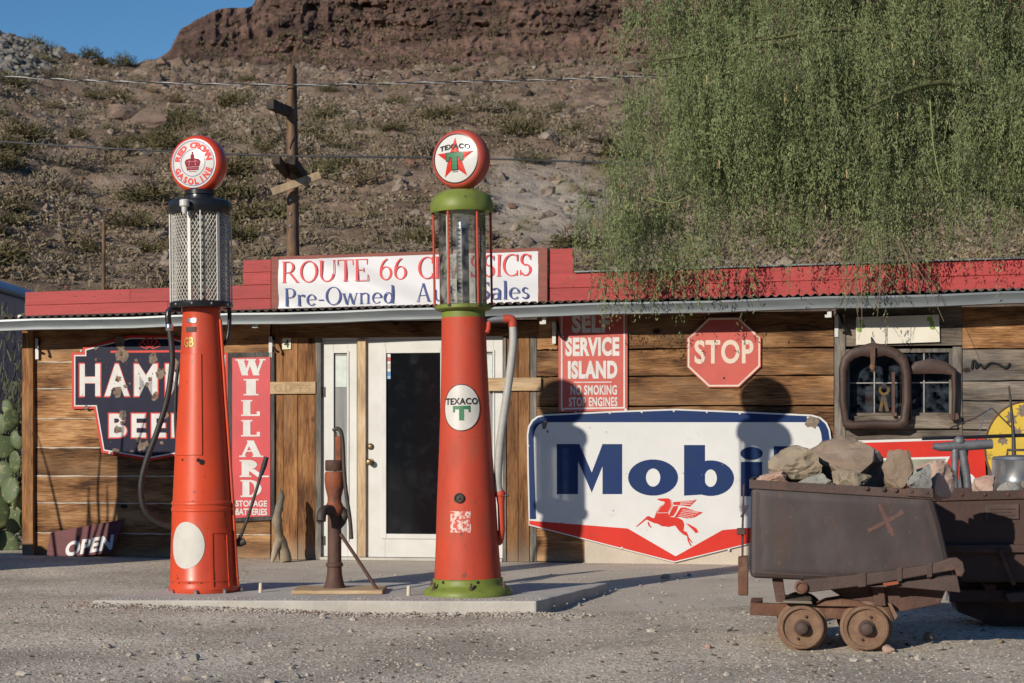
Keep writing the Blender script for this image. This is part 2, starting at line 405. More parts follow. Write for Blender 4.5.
# ================================================================== SETTING
def gz(x, y):
    """gravel level: a little higher at the left of the pump island"""
    t = np.clip((-0.6 - x) / 2.4, 0, 1); t = t*t*(3-2*t)
    near = np.clip((y - 9.6) / 1.4, 0, 1) * np.clip((21 - y) / 4, 0, 1)
    return 0.060 * t * near + 0.035 * fbm(x * 0.9, y * 0.9, 4, 3) * np.clip((y-4)/4, 0, 1) * np.clip((30-y)/6, 0, 1)

def gravel_mat():
    m = bpy.data.materials.new('gravel'); m.use_nodes = True
    N, L = nt(m); b = N['Principled BSDF']; b.inputs['Roughness'].default_value = 0.95; b.inputs['Specular IOR Level'].default_value = 0.2
    tc = N.new('ShaderNodeTexCoord')
    v = N.new('ShaderNodeTexVoronoi'); v.inputs['Scale'].default_value = 55; L.new(tc.outputs['Object'], v.inputs['Vector'])
    n = N.new('ShaderNodeTexNoise'); n.inputs['Scale'].default_value = 0.9; n.inputs['Detail'].default_value = 8; L.new(tc.outputs['Object'], n.inputs['Vector'])
    n3 = N.new('ShaderNodeTexNoise'); n3.inputs['Scale'].default_value = 90; n3.inputs['Detail'].default_value = 4; L.new(tc.outputs['Object'], n3.inputs['Vector'])
    sp = N.new('ShaderNodeSeparateColor'); L.new(v.outputs['Color'], sp.inputs[0])
    r = N.new('ShaderNodeValToRGB'); e = r.color_ramp.elements
    e[0].position = 0.0; e[0].color = (0.36, 0.315, 0.255, 1); e[1].position = 1.0; e[1].color = (0.78, 0.705, 0.60, 1)
    x = e.new(0.5); x.color = (0.61, 0.545, 0.455, 1)
    L.new(sp.outputs[0], r.inputs[0])
    r2 = N.new('ShaderNodeValToRGB'); e = r2.color_ramp.elements
    e[0].position = 0.35; e[0].color = (0.64, 0.62, 0.59, 1); e[1].position = 0.65; e[1].color = (1.06, 1.04, 1.0, 1)
    L.new(n.outputs[0], r2.inputs[0])
    mx = N.new('ShaderNodeMix'); mx.data_type = 'RGBA'; mx.blend_type = 'MULTIPLY'; mx.inputs[0].default_value = 1
    L.new(r.outputs[0], mx.inputs[6]); L.new(r2.outputs[0], mx.inputs[7]); L.new(mx.outputs[2], b.inputs['Base Color'])
    ad = N.new('ShaderNodeMath'); ad.operation = 'ADD'; L.new(v.outputs['Distance'], ad.inputs[0]); L.new(n3.outputs[0], ad.inputs[1])
    bp = N.new('ShaderNodeBump'); bp.inputs['Strength'].default_value = 0.5; bp.inputs['Distance'].default_value = 0.006; bp.invert = True
    L.new(ad.outputs[0], bp.inputs['Height']); L.new(bp.outputs[0], b.inputs['Normal'])
    return m
M_gravel = gravel_mat()

def sheet(name, xs, ys, zf, m, smooth=True):
    X, Y = np.meshgrid(xs, ys); Z = zf(X, Y)
    V = np.stack([X, Y, Z], -1).reshape(-1, 3)
    nx, ny = len(xs), len(ys)
    i = np.arange(nx*ny).reshape(ny, nx)
    F = np.stack([i[:-1, :-1], i[:-1, 1:], i[1:, 1:], i[1:, :-1]], -1).reshape(-1, 4)
    return npmesh(name, V, F, m, None, smooth)

xs = np.concatenate([np.linspace(-600, -14, 12), np.linspace(-12, 12, 180), np.linspace(14, 600, 12)])
ys = np.concatenate([np.linspace(-100, 4, 6), np.linspace(5, 22, 160), np.linspace(24, 900, 14)])
ground = sheet('ground', xs, ys, gz, M_gravel)
tag(ground, 'grey brown gravel yard in front of the shop', None, None, 'structure')

WD = 15.74
WA = R(9.1)
W = Plane((0, WD), WA)                       # the shop front

# concrete apron along the shop front
def wpoly(pts): return [tuple((W.w(u, v, 0))[:2]) for u, v in pts]
def front_v(px, py, z=0.05):
    p = G(px, py, z) - W.O
    return (p.dot(W.U), p.dot(W.V))
ap = [front_v(0, 583), front_v(95, 592), front_v(300, 592), front_v(520, 590), front_v(575, 607), front_v(660, 606), front_v(760, 599), front_v(1100, 598)]
ap = [(ap[0][0]-2.5, ap[0][1])] + ap
apr = MB(); fu = [a[0] for a in ap]; fv = [a[1] for a in ap]; nu, nv = 150, 26
for j in range(nv+1):
    for i in range(nu+1):
        u = fu[0] + (ap[-1][0]+1.5-fu[0])*i/nu
        v0 = float(np.interp(u, fu, fv)) + 0.10*float(fbm(np.array([u*3.0]), np.array([1.5]), 4, 6)[0])
        t = j/nv; v = v0 + (0.3-v0)*t; p = W.w(u, v, 0)
        g = float(gz(np.array([p.x]), np.array([p.y]))[0])
        s = min(1.0, t*2.2); apr.v.append((p.x, p.y, (g-0.012)*(1-s) + (0.050 - 0.045*min(1.0, max(0.0, (-2.4-p.x)/1.5)))*s + (0.012*min(1, t*12)*(1-s))))
for j in range(nv):
    for i in range(nu):
        k = j*(nu+1)+i; apr.f.append((k, k+1, k+nu+2, k+nu+1))
apron = apr.build('apron', M_apron, smooth=60)
tag(apron, 'dusty concrete apron along the shop front', None, None, 'structure')

# raised island the pumps stand on
fl, fr = G(93, 600, 0.1), G(537, 601, 0.1)
bk = (G(575, 591.5, 0.1) - fr).normalized() * 1.55
pts = [fl, fr, fr + bk, fl + bk]
outline = []
for i in range(4):                            # slightly broken edges
    a, b2 = pts[i], pts[(i+1) % 4]
    for k in range(14):
        p = a.lerp(b2, k/14) + Vector((random.uniform(-.008, .008), random.uniform(-.010, .010), 0))
        outline.append((p.x, p.y))
island = MB().flat(outline, -0.05, 0.10).build('pump_island', M_conc, bevel=0.012)
tag(island, 'low concrete island under the two fuel pumps', None, None, 'structure')

# loose stones lying on the gravel
def ico_unit(sub=1):
    bm = bmesh.new(); bmesh.ops.create_icosphere(bm, subdivisions=sub, radius=1)
    v = np.array([p.co for p in bm.verts]); f = np.array([[q.index for q in p.verts] for p in bm.faces]); bm.free()
    return v, f
IV, IF = ico_unit(1)
def scatter(name, pos, size, m, flat=0.6, kind='stuff', label=None, base=(IV, IF), jit=0.28):
    bv, bf = base
    n = len(pos); k = len(bv)
    sc = size[:, None, None] * (1 + rng.uniform(-jit, jit, (n, k, 1)))
    V = bv[None] * sc * rng.uniform(0.7, 1.3, (n, 1, 3))
    V[:, :, 2] *= flat
    a = rng.uniform(0, 6.28, n); c, s = np.cos(a)[:, None], np.sin(a)[:, None]
    x = V[:, :, 0]*c - V[:, :, 1]*s; y = V[:, :, 0]*s + V[:, :, 1]*c
    V = np.stack([x, y, V[:, :, 2]], -1) + pos[:, None, :]
    F = (bf[None] + (np.arange(n)*k)[:, None, None]).reshape(-1, 3)
    o = npmesh(name, V.reshape(-1, 3), F, m)
    tag(o, label, None, None, kind)
    return o
M_stone = mat('loose_stone', (0.30, 0.265, 0.225), (0.45, 0.405, 0.35), scale=14, rough=0.95, detail=1, lo=0.3, hi=0.7, c3=(0.28, 0.17, 0.125), c3scale=9, c3lo=0.6, c3hi=0.64)
n = 15000
px = rng.uniform(-60, 1084, n); py = 596 + (rng.uniform(0, 1, n) ** 0.9) * 120
D = EYE * FPX / (py - HZ); X = (px - 512)/FPX*D
keep = ~((px > 88) & (px < 570) & (py < 612)); X, D = X[keep], D[keep]
S = 0.003 + 0.0075 * rng.power(0.32, len(X)) ** 1.0
S = np.where(rng.uniform(0, 1, len(X)) < 0.006, rng.uniform(0.015, 0.03, len(X)), S)
scatter('gravel_stones', np.stack([X, D, gz(X, D) + S*0.15], -1), S, M_stone, label='loose small stones lying over the gravel yard')
n = 170
px = rng.uniform(-20, 1040, n); py = rng.uniform(612, 690, n); D = EYE * FPX / (py - HZ); X = (px - 512)/FPX*D
M_debris = mat('dark_debris', (.06, .045, .033), (.14, .10, .07), scale=20, rough=.95)
scatter('dark_debris', np.stack([X, D, gz(X, D) + .003], -1), rng.uniform(.006, .018, n), M_debris, flat=.45, label='dark bits of bark and leaf lying on the gravel')
# grit and leaf litter on the apron
n = 700
px = rng.uniform(0, 760, n); py = rng.uniform(562, 606, n); D = (EYE-.052) * FPX / (py - HZ); X = (px - 512)/FPX*D
S = rng.uniform(0.003, 0.010, n)
scatter('apron_grit', np.stack([X, D, np.full(n, 0.052)], -1), S, M_stone, label='grit scattered over the concrete apron')

n = 420                                        # more of it along the island's edges
t_ = rng.uniform(0, 1, n); a_ = np.array(fl)[None]*(1-t_[:, None]) + np.array(fr)[None]*t_[:, None]
off_ = np.abs(rng.normal(0, .10, n)); X = a_[:, 0] + off_*.25; D = a_[:, 1] + .02 + off_
S = rng.uniform(0.003, 0.009, n)
scatter('island_grit', np.stack([X, D, np.full(n, 0.101)], -1), S, M_stone, label='grit strewn along the edge of the pump island')
n = 1500
t_ = rng.uniform(-.05, 1.12, n); a_ = np.array(fl)[None]*(1-t_[:, None]) + np.array(fr)[None]*t_[:, None]
off_ = np.abs(rng.normal(0, .09, n)); X = a_[:, 0]; D = a_[:, 1] - .012 - off_
S = 0.004 + 0.010*rng.power(.5, n)
scatter('kerb_gravel', np.stack([X, D, gz(X, D) + .02*np.exp(-off_*14)], -1), S, M_stone, label='gravel banked against the front of the pump island')

# ---- hillside behind the shop
CREST = 110.0
def crest_py(px):
    return np.interp(px, [-700, -300, 0, 35, 75, 110, 150, 220, 500, 800, 1024, 1500], [-40, 10, 40, 51, 63, 68, 67, 70, 66, 62, 58, 50])
def hill_z(X, Y):
    px = X / Y * FPX + 512
    zc = EYE + (HZ - crest_py(px)) / FPX * CREST
    t = np.clip((Y - 25) / (CREST - 25), 0, 1.0)
    over = np.clip((Y - CREST) / 60, 0, 3)
    z = zc * (t ** 0.96) - 1.2 + 1.2 * np.clip((Y-25)/20, 0, 1) - 6.0 * over * np.clip((250 - px)/150, 0, 1)
    amp = np.clip((Y - 28) / 30, 0.1, 1)
    z = z + amp * (2.4 * fbm(X*0.045, Y*0.045, 3, 21) + 1.5 * fbm(X*0.20, Y*0.20, 4, 5) + 1.1 * np.abs(fbm(X*0.42, Y*0.30, 4, 14)) + 0.8 * np.abs(fbm(X*0.9, Y*0.9, 3, 9)))
    return z
az = np.linspace(-0.62, 0.62, 640)
rr = np.concatenate([np.linspace(25, 42, 40), np.geomspace(42.5, 118, 330), np.linspace(120, 230, 24)])
A, Q = np.meshgrid(az, rr)
HX, HY = np.tan(A) * Q, Q
HZZ = hill_z(HX, HY)
V = np.stack([HX, HY, HZZ], -1).reshape(-1, 3)
i = np.arange(A.size).reshape(A.shape)
F = np.stack([i[:-1, :-1], i[:-1, 1:], i[1:, 1:], i[1:, :-1]], -1).reshape(-1, 4)

def hill_mat():
    m = bpy.data.materials.new('desert_hillside'); m.use_nodes = True
    N, L = nt(m); b = N['Principled BSDF']; b.inputs['Roughness'].default_value = 1.0; b.inputs['Specular IOR Level'].default_value = 0.1
    tc = N.new('ShaderNodeTexCoord')
    def noise(s, d=8, ro=.6):
        n = N.new('ShaderNodeTexNoise'); n.inputs['Scale'].default_value = s; n.inputs['Detail'].default_value = d; n.inputs['Roughness'].default_value = ro
        L.new(tc.outputs['Object'], n.inputs['Vector']); return n
    r = N.new('ShaderNodeValToRGB'); e = r.color_ramp.elements
    e[0].position = 0.36; e[0].color = (0.135, 0.094, 0.068, 1); e[1].position = 0.66; e[1].color = (0.36, 0.275, 0.205, 1)
    x = e.new(0.5); x.color = (0.24, 0.175, 0.128, 1)
    L.new(noise(0.35, 10, .7).outputs[0], r.inputs[0])
    at = N.new('ShaderNodeAttribute'); at.attribute_name = 'wash'
    mx = N.new('ShaderNodeMix'); mx.data_type = 'RGBA'; L.new(at.outputs['Fac'], mx.inputs[0]); L.new(r.outputs[0], mx.inputs[6]); mx.inputs[7].default_value = (0.42, 0.365, 0.305, 1)
    L.new(mx.outputs[2], b.inputs['Base Color'])
    bp = N.new('ShaderNodeBump'); bp.inputs['Strength'].default_value = 1.0; bp.inputs['Distance'].default_value = 0.35
    L.new(noise(1.6, 8, .7).outputs[0], bp.inputs['Height']); L.new(bp.outputs[0], b.inputs['Normal'])
    return m
M_hill = hill_mat()
hill = npmesh('hillside', V, F, M_hill, None, True)
tag(hill, 'brown desert hillside rising behind the shop', None, None, 'structure')
px = HX / HY * FPX + 512; py = HZ - (HZZ - EYE) / HY * FPX
wash = np.clip(1.25 - np.sqrt(((px - 545)/85)**2 + ((py - 205)/52)**2) + 0.9*fbm(HX*.12, HY*.12, 4, 77), 0, 1)
wash = np.maximum(wash, 0.55*np.clip(1.1 - np.sqrt(((px - 720)/160)**2 + ((py - 265)/40)**2) + 0.6*fbm(HX*.2, HY*.2, 4, 71), 0, 1))
at = hill.data.attributes.new('wash', 'FLOAT', 'POINT'); at.data.foreach_set('value', wash.ravel().astype(np.float32))

# ---- unseen additions to cut fill light: hills round the viewer, a road in front
az2 = np.linspace(0.62, 2*math.pi-0.62, 260); rr2 = np.concatenate([np.linspace(44, 95, 40), np.linspace(97, 150, 8)])
A2, Q2 = np.meshgrid(az2, rr2); X2, Y2 = np.sin(A2)*Q2, np.cos(A2)*Q2
side = np.clip((np.abs(A2-math.pi)-1.9)/.6, 0, 1)
Z2_ = np.clip((Q2-44)/50, 0, 1)**1.1 * (21.5 + 7*fbm(A2*5, A2*0, 4, 12)*2) + 1.6*fbm(X2*.09, Y2*.09, 4, 15) - .5
Z2_ = np.where(Q2 > 95, Z2_ - (Q2-95)*.1, Z2_)
i2 = np.arange(A2.size).reshape(A2.shape)
ring_hill = npmesh('sky_blocking_hills', np.stack([X2, Y2, Z2_], -1).reshape(-1, 3), np.stack([i2[:-1, :-1], i2[:-1, 1:], i2[1:, 1:], i2[1:, :-1]], -1).reshape(-1, 4), M_hill, None, True)
tag(ring_hill, 'unseen brown hills added round the viewer to block low sky light', None, None, 'structure')
M_asph = mat('asphalt', (.055, .053, .05), (.075, .072, .068), scale=8, rough=.9, bump=.3, bscale=80)
road = MB().flat([(-60, -5.5), (60, -5.5), (60, 5.2), (-60, 5.2)], -.03, .06).build('road', M_asph)
tag(road, 'unseen asphalt road added to cut light bouncing off the ground', None, None, 'structure')

# ---- red rock mountain behind the hill
def rock_mat():
    m = bpy.data.materials.new('red_rock'); m.use_nodes = True
    N, L = nt(m); b = N['Principled BSDF']; b.inputs['Roughness'].default_value = 1.0; b.inputs['Specular IOR Level'].default_value = 0.1
    tc = N.new('ShaderNodeTexCoord'); mp = N.new('ShaderNodeMapping'); mp.inputs['Scale'].default_value = (1, 1, .55); L.new(tc.outputs['Object'], mp.inputs[0])
    def noise(s, d=8, ro=.65):
        n = N.new('ShaderNodeTexNoise'); n.inputs['Scale'].default_value = s; n.inputs['Detail'].default_value = d; n.inputs['Roughness'].default_value = ro
        L.new(mp.outputs[0], n.inputs['Vector']); return n
    r = N.new('ShaderNodeValToRGB'); e = r.color_ramp.elements
    e[0].position = 0.36; e[0].color = (0.075, 0.050, 0.044, 1); e[1].position = 0.66; e[1].color = (0.27, 0.17, 0.135, 1)
    x = e.new(0.52); x.color = (0.15, 0.092, 0.072, 1)
    L.new(noise(0.12, 10).outputs[0], r.inputs[0])
    m2 = N.new('ShaderNodeMapping'); m2.inputs['Scale'].default_value = (.02, .02, .34); L.new(tc.outputs['Object'], m2.inputs[0])
    ns = N.new('ShaderNodeTexNoise'); ns.inputs['Scale'].default_value = 1.0; ns.inputs['Detail'].default_value = 7; ns.inputs['Distortion'].default_value = .5; L.new(m2.outputs[0], ns.inputs['Vector'])
    mr = N.new('ShaderNodeMapRange'); mr.inputs[1].default_value = .44; mr.inputs[2].default_value = .60; mr.inputs[4].default_value = .75; L.new(ns.outputs[0], mr.inputs[0])
    mx = N.new('ShaderNodeMix'); mx.data_type = 'RGBA'; L.new(mr.outputs[0], mx.inputs[0]); L.new(r.outputs[0], mx.inputs[6]); mx.inputs[7].default_value = (0.30, 0.185, 0.14, 1)
    L.new(mx.outputs[2], b.inputs['Base Color'])
    bp = N.new('ShaderNodeBump'); bp.inputs['Strength'].default_value = 1.0; bp.inputs['Distance'].default_value = 1.2
    L.new(noise(0.7, 9, .7).outputs[0], bp.inputs['Height']); L.new(bp.outputs[0], b.inputs['Normal'])
    return m
M_rock = rock_mat()
pxs = np.linspace(40, 1700, 900); ts = np.linspace(0, 1.12, 130)
PXG, T = np.meshgrid(pxs, ts)
top = np.interp(pxs, [40, 120, 148, 160, 170, 180, 198, 215, 240, 253, 257, 300, 400, 600, 900, 1700], [96, 80, 66, 56, 48, 31, 18, 11, 7, 5, -6, -18, -38, -70, -90, -80])
top = top + 3.0 * (fbm(pxs*0.06, pxs*0, 4, 31)) * 2
PY = 92 + (top[None] - 92) * np.clip(T, 0, 1)
R0 = 205.0
zz = EYE + (HZ - PY) / FPX * R0
xw = (PXG - 512) / FPX * R0
back = 30 * T ** 1.2 - 42 * np.clip(0.38 - T, 0, 1) + np.where(T > 1, (T - 1) * 500, 0)
cliffness = np.clip((vnoise(xw*0.03, zz*0.13, 41) - 0.40) * 4, 0, 1)
col = np.abs(fbm(xw*0.30 + 0.6*fbm(zz*.3, xw*.1, 2, 4), zz*0.06, 4, 55)) * 2
rad = R0 + back - cliffness * (3.6 + 0 * T) * (1 - np.clip(col*2.2, 0, 1)) + 4.0 * fbm(xw*0.09, zz*0.14, 4, 61) * 2 - 4.5 * np.abs(fbm(xw*.34+zz*.22, zz*.42, 4, 8)) * 2 - 4.0*np.abs(fbm(xw*.9-zz*.4, zz*.9, 3, 18)) + 2.4*fbm(xw*2.2, zz*2.0, 2, 28) + 4.5*np.abs(fbm(xw*.10+zz*.2, zz*.8, 3, 38))
bench = 4.0 * np.floor(zz/7 + 1.2*fbm(xw*.03, zz*0, 3, 91)*2) * 0.5
rad = rad + bench - bench.mean()
CV = np.stack([xw * rad / R0, rad, zz + (rad-R0) / R0 * (zz - EYE)], -1)
CV[..., 2] = np.where(T > 1, CV[..., 2] - (T-1) * 150, CV[..., 2])
i = np.arange(PXG.size).reshape(PXG.shape)
F = np.stack([i[:-1, :-1], i[:-1, 1:], i[1:, 1:], i[1:, :-1]], -1).reshape(-1, 4)
cliff = npmesh('rocky_mountain', CV.reshape(-1, 3), F, M_rock, None, False)
tag(cliff, 'reddish rocky mountain above the hillside', None, None, 'structure')
MSCRUB = True

# ---- brush on the hillside
def hill_at(px, d):
    X = (np.asarray(px) - 512) / FPX * d
    return X, hill_z(X, np.asarray(d, float))
def blades(n, spread, h, wid, up=0.4, seed=0, size=1.0):
    """n thin leaf faces inside a dome"""
    r = np.random.default_rng(seed)
    d = r.normal(size=(n, 3)); d[:, 2] = np.abs(d[:, 2]) * 0.8 + up*0.3
    d /= np.linalg.norm(d, axis=1)[:, None]
    q = r.uniform(0.25, 1.0, n)[:, None] ** 0.6
    c = d * q * np.array([spread, spread, h]) * (1 + 0.3*np.sin(d[:, :1]*5 + d[:, 1:2]*4))
    t = d + r.normal(size=(n, 3)) * 0.55; t /= np.linalg.norm(t, axis=1)[:, None]
    s = np.cross(t, r.normal(size=(n, 3))); s /= np.linalg.norm(s, axis=1)[:, None]
    l = r.uniform(0.6, 1.3, n)[:, None] * size; w = wid * size
    V = np.stack([c - t*l*.5 - s*w*.5, c - t*l*.5 + s*w*.5, c + t*l*.5 + s*w*.35, c + t*l*.5 - s*w*.35], 1)
    V[:, :, 2] = np.maximum(V[:, :, 2], -0.05)
    return V.reshape(-1, 3), np.arange(n*4).reshape(-1, 4)
def leafmat(name, c1, c2, scale=2.0, rough=0.8, rnd=0.2):
    m = mat(name, c1, c2, scale=scale, rough=rough, rnd=rnd, detail=3)
    N, L = nt(m); b = N['Principled BSDF']; b.inputs['Specular IOR Level'].default_value = 0.15
    return m
M_olive = leafmat('olive_brush', (0.088, 0.078, 0.036), (0.14, 0.122, 0.06))
M_tan = leafmat('dry_brush', (0.30, 0.23, 0.145), (0.21, 0.155, 0.10))
M_greyb = leafmat('grey_brush', (0.20, 0.165, 0.125), (0.27, 0.225, 0.17))
M_cholla = leafmat('cholla_spines', (0.40, 0.38, 0.16), (0.30, 0.30, 0.12))
kinds = [('olive green', M_olive), ('dry tan', M_tan), ('grey brown', M_greyb)]
protos = []
for ki, (nm, mm) in enumerate(kinds):
    for sv in range(3):
        v, f = blades(800, 1.0, 0.75, 0.20, seed=ki*10+sv, size=0.20)
        me_o = npmesh('desert_shrub', v, f, mm); me = me_o.data
        bpy.data.objects.remove(me_o); protos.append((nm, me))
used = {}
count = 0; tries = 0
spots = []
while count < 250 and tries < 4000:
    tries += 1
    d = random.choice([random.uniform(40, 60), random.uniform(50, 85), random.uniform(60, 110)])
    p = random.uniform(-20, 1040)
    if p > 660 and d > 70 and random.random() < 0.85: continue     # the big tree hides that part
    x, z = hill_at(p, d)
    row = HZ - (z - EYE)/d*FPX
    if row > 285 or (470 < p < 620 and 165 < row < 235 and random.random() < 0.85): continue
    wgt = random.random()
    k = 0 if wgt < 0.45 else (1 if wgt < 0.7 else 2)
    nm, me = protos[k*3 + random.randrange(3)]
    o = bpy.data.objects.new('desert_shrub', me); link(o)
    s = random.uniform(0.36, 0.88) * (1.15 if k == 0 else 0.95)
    o.location = (float(x), d, float(z) - 0.05); o.scale = (s, s, s*random.uniform(.75, 1.1)); o.rotation_euler = (0, 0, random.uniform(0, 6.28))
    band = 'above the upper cable' if row < 82 else ('between the two wires' if row < 155 else 'below the lower wire')
    where = 'left of the crown globe' if p < 170 else ('between crown globe and pole' if p < 290 else ('between pole and star globe' if p < 430 else ('right of the star globe' if p < 640 else 'behind the tree')))
    tag(o, nm + ' shrub on the hillside, ' + band + ', ' + where, 'shrub', 'shrubs on the hillside, ' + band + ', ' + where)
    count += 1
# low dry tufts and stones between the shrubs: past counting
n = 10000
d = 40 + 72 * rng.uniform(0, 1, n) ** 1.15; p = rng.uniform(-120, 1150, n)
x, z = hill_at(p, d)
row_ = HZ - (z-EYE)/d*FPX
ok = ~((np.sqrt(((p-545)/80)**2 + ((row_-205)/48)**2) + 0.5*fbm(x*.2, d*.2, 3, 7) < 0.95) & (rng.uniform(0, 1, n) < .85)); p, d, x, z = p[ok], d[ok], x[ok], z[ok]; n = len(p)
bv, bf = blades(24, 1.0, 0.60, 0.55, seed=99, size=0.30)
S = rng.uniform(0.10, 0.30, n) * (0.7 + vnoise(x*.15, d*.15, 5))
a = rng.uniform(0, 6.28, n); c, s = np.cos(a)[:, None], np.sin(a)[:, None]
V = bv[None] * S[:, None, None]
V = np.stack([V[..., 0]*c - V[..., 1]*s, V[..., 0]*s + V[..., 1]*c, V[..., 2]], -1) + np.stack([x, d, z], -1)[:, None, :]
F = (bf[None] + (np.arange(n)*len(bv))[:, None, None]).reshape(-1, 4)
M_tuft = leafmat('dry_tufts', (0.40, 0.325, 0.235), (0.22, 0.172, 0.122), scale=0.9)
tag(npmesh('dry_tufts', V.reshape(-1, 3), F, M_tuft), 'low dry tufts covering the desert hillside', None, None, 'stuff')
n = 5200                                       # small dark brush in drifts
d = 40 + 72 * rng.uniform(0, 1, n) ** 1.1; p = rng.uniform(-120, 1150, n); x, z = hill_at(p, d); row_ = HZ - (z-EYE)/d*FPX
ok = (fbm(x*.07, d*.07, 4, 33) > -.03) & ~(np.sqrt(((p-545)/80)**2 + ((row_-205)/48)**2) < .9); x, z, d = x[ok], z[ok], d[ok]; n = len(x)
bv2, bf2 = blades(30, 1.0, 0.8, 0.24, seed=98, size=0.40)
S = 0.14 + 0.42*rng.power(.6, n)
V = bv2[None] * S[:, None, None] + np.stack([x, d, z], -1)[:, None, :]
F = (bf2[None] + (np.arange(n)*len(bv2))[:, None, None]).reshape(-1, 4)
M_db = leafmat('dark_low_brush', (0.13, 0.110, 0.066), (0.21, 0.17, 0.108), scale=0.5)
tag(npmesh('low_brush', V.reshape(-1, 3), F, M_db), 'small dark brush in drifts over the hillside', None, None, 'stuff')
n = 5200
jj = rng.integers(2, 100, n); ii_ = rng.integers(0, 620, n); keep = rng.uniform(0, 1, n) < np.clip(1.15 - jj/80.0, .12, 1); jj, ii_ = jj[keep], ii_[keep]; n = len(jj)
q_ = CV[jj, ii_] + rng.normal(0, .15, (n, 3)); S = rng.uniform(.35, 1.0, n)
V = bv[None] * S[:, None, None] + q_[:, None, :]
F = (bf[None] + (np.arange(n)*len(bv))[:, None, None]).reshape(-1, 4)
M_ms = leafmat('mountain_brush', (0.24, 0.19, 0.125), (0.10, 0.088, 0.05), scale=0.25)
tag(npmesh('mountain_scrub', V.reshape(-1, 3), F, M_ms), 'low scrub dotting the rocky mountain', None, None, 'stuff')
n = 9000
d = 40 + 72 * rng.uniform(0, 1, n); p = rng.uniform(-100, 1100, n); x, z = hill_at(p, d)
M_hrock = mat('hill_stone', (0.15, 0.118, 0.092), (0.30, 0.245, 0.195), scale=1.5, rough=1, detail=2, c3=(0.16, 0.085, 0.06), c3scale=.5)
scatter('hillside_stones', np.stack([x, d, z + 0.02], -1), 0.035 + 0.22*rng.power(0.22, n), M_hrock, label='stones scattered over the desert hillside', flat=.75)
n = 2400
d = rng.uniform(90, 116, n); p = rng.uniform(150, 1100, n); x, z = hill_at(p, d)
M_crest = mat('crest_stone', (0.10, 0.068, 0.053), (0.20, 0.14, 0.108), scale=.8, rough=1, detail=3)
scatter('crest_rocks', np.stack([x, d, z + 0.05], -1), 0.08 + 0.42*rng.power(.3, n), M_crest, label='broken rocks strewn below the rocky mountain', flat=.8)
# rubble spilling at the upper left
n = 2600
p = rng.uniform(-120, 62, n); d = rng.uniform(82, 112, n); ok = (p < 60 - (112-d)*1.2 + rng.normal(0, 10, n)); p, d = p[ok], d[ok]
x, z = hill_at(p, d)
M_grock = mat('grey_rubble', (0.13, 0.118, 0.105), (0.22, 0.205, 0.18), scale=1.0, rough=1, detail=2)
scatter('grey_rubble', np.stack([x, d, z + 0.1], -1), rng.uniform(0.12, 0.36, len(p)), M_grock, label='grey rubble slope at the top left', flat=.8)
# reddish outcrops on the slope
def rough_rock(seed, cuts=9, sub=3):
    bm = bmesh.new(); bmesh.ops.create_icosphere(bm, subdivisions=sub, radius=1)
    r = random.Random(seed)
    for k in range(cuts):
        nn = Vector((r.gauss(0, 1), r.gauss(0, 1), r.gauss(0, 1))).normalized(); dd = r.uniform(0.32, 0.72)
        for vv in bm.verts:
            e = vv.co.dot(nn) - dd
            if e > 0: vv.co -= nn * e * 0.96
    of = Vector((seed*3.1, seed*1.7, seed*.9))
    for vv in bm.verts:
        nn = vv.co.normalized()
        vv.co += nn * (0.10*mnoise.noise(vv.co*2.2+of) + 0.06*mnoise.noise(vv.co*6+of) + 0.035*mnoise.noise(vv.co*14+of))
    v = [tuple(q.co) for q in bm.verts]; f = [tuple(w.index for w in q.verts) for q in bm.faces]; bm.free()
    return v, f
M_outcrop = mat('outcrop_rock', (0.11, 0.075, 0.058), (0.22, 0.155, 0.12), scale=2.2, rough=1, bump=1.0, bscale=5)
for k, (qx, d, s, what) in enumerate([(150, 72, 0.9, 'reddish outcrop in the middle of the slope left of the pole'), (120, 74, 0.7, 'small reddish outcrop left of the larger slope outcrop'),
                              (575, 78, 0.7, 'brown boulder above the pale wash'), (620, 84, 0.6, 'orange brown boulder near the tree edge high on the slope'),
                              (415, 98, 0.9, 'dark crag just below the mountain'), (470, 103, 0.7, 'small dark crag beside the larger crag below the mountain')]):
    x, z = hill_at(qx, d)
    b = MB(); v, f = rough_rock(k+300); b.add(v, f)
    o = b.build('hillside_boulder', M_outcrop, loc=(float(x), d, float(z) + 0.1)); o.scale = (s*1.3, s, s*0.8)
    tag(o, what, 'boulder', 'boulders on the hillside')
# cholla cacti, pale yellow
v, f = blades(420, 0.8, 1.25, 0.05, seed=501, size=0.16)
mo = npmesh('cholla_cactus', v, f, M_cholla); cme = mo.data; bpy.data.objects.remove(mo)
for qx, row, s, what in [(566, 190, .8, 'pale yellow cholla cactus low on the pale wash right of the star globe'), (601, 178, .9, 'pale yellow cholla cactus on the right rim of the wash'),
                         (607, 168, .6, 'small cholla cactus just above the one on the wash rim'), (541, 84, .8, 'lone cholla cactus high on the slope beside the upper wire'),
                         (525, 226, .7, 'cholla cactus just above the sign board right of the glass cylinder')]:
    dd = np.linspace(40, 110, 700); x, z = hill_at(np.full(700, qx), dd); rows = HZ - (z-EYE)/dd*FPX
    j = int(np.argmin(np.abs(rows - row - 6)))
    o = bpy.data.objects.new('cholla_cactus', cme); link(o); o.location = (float(x[j]), float(dd[j]), float(z[j])); o.scale = (s*.8, s*.8, s*.8); o.rotation_euler = (0, 0, qx)
    tag(o, what, 'cactus', 'cholla cacti on the hillside')
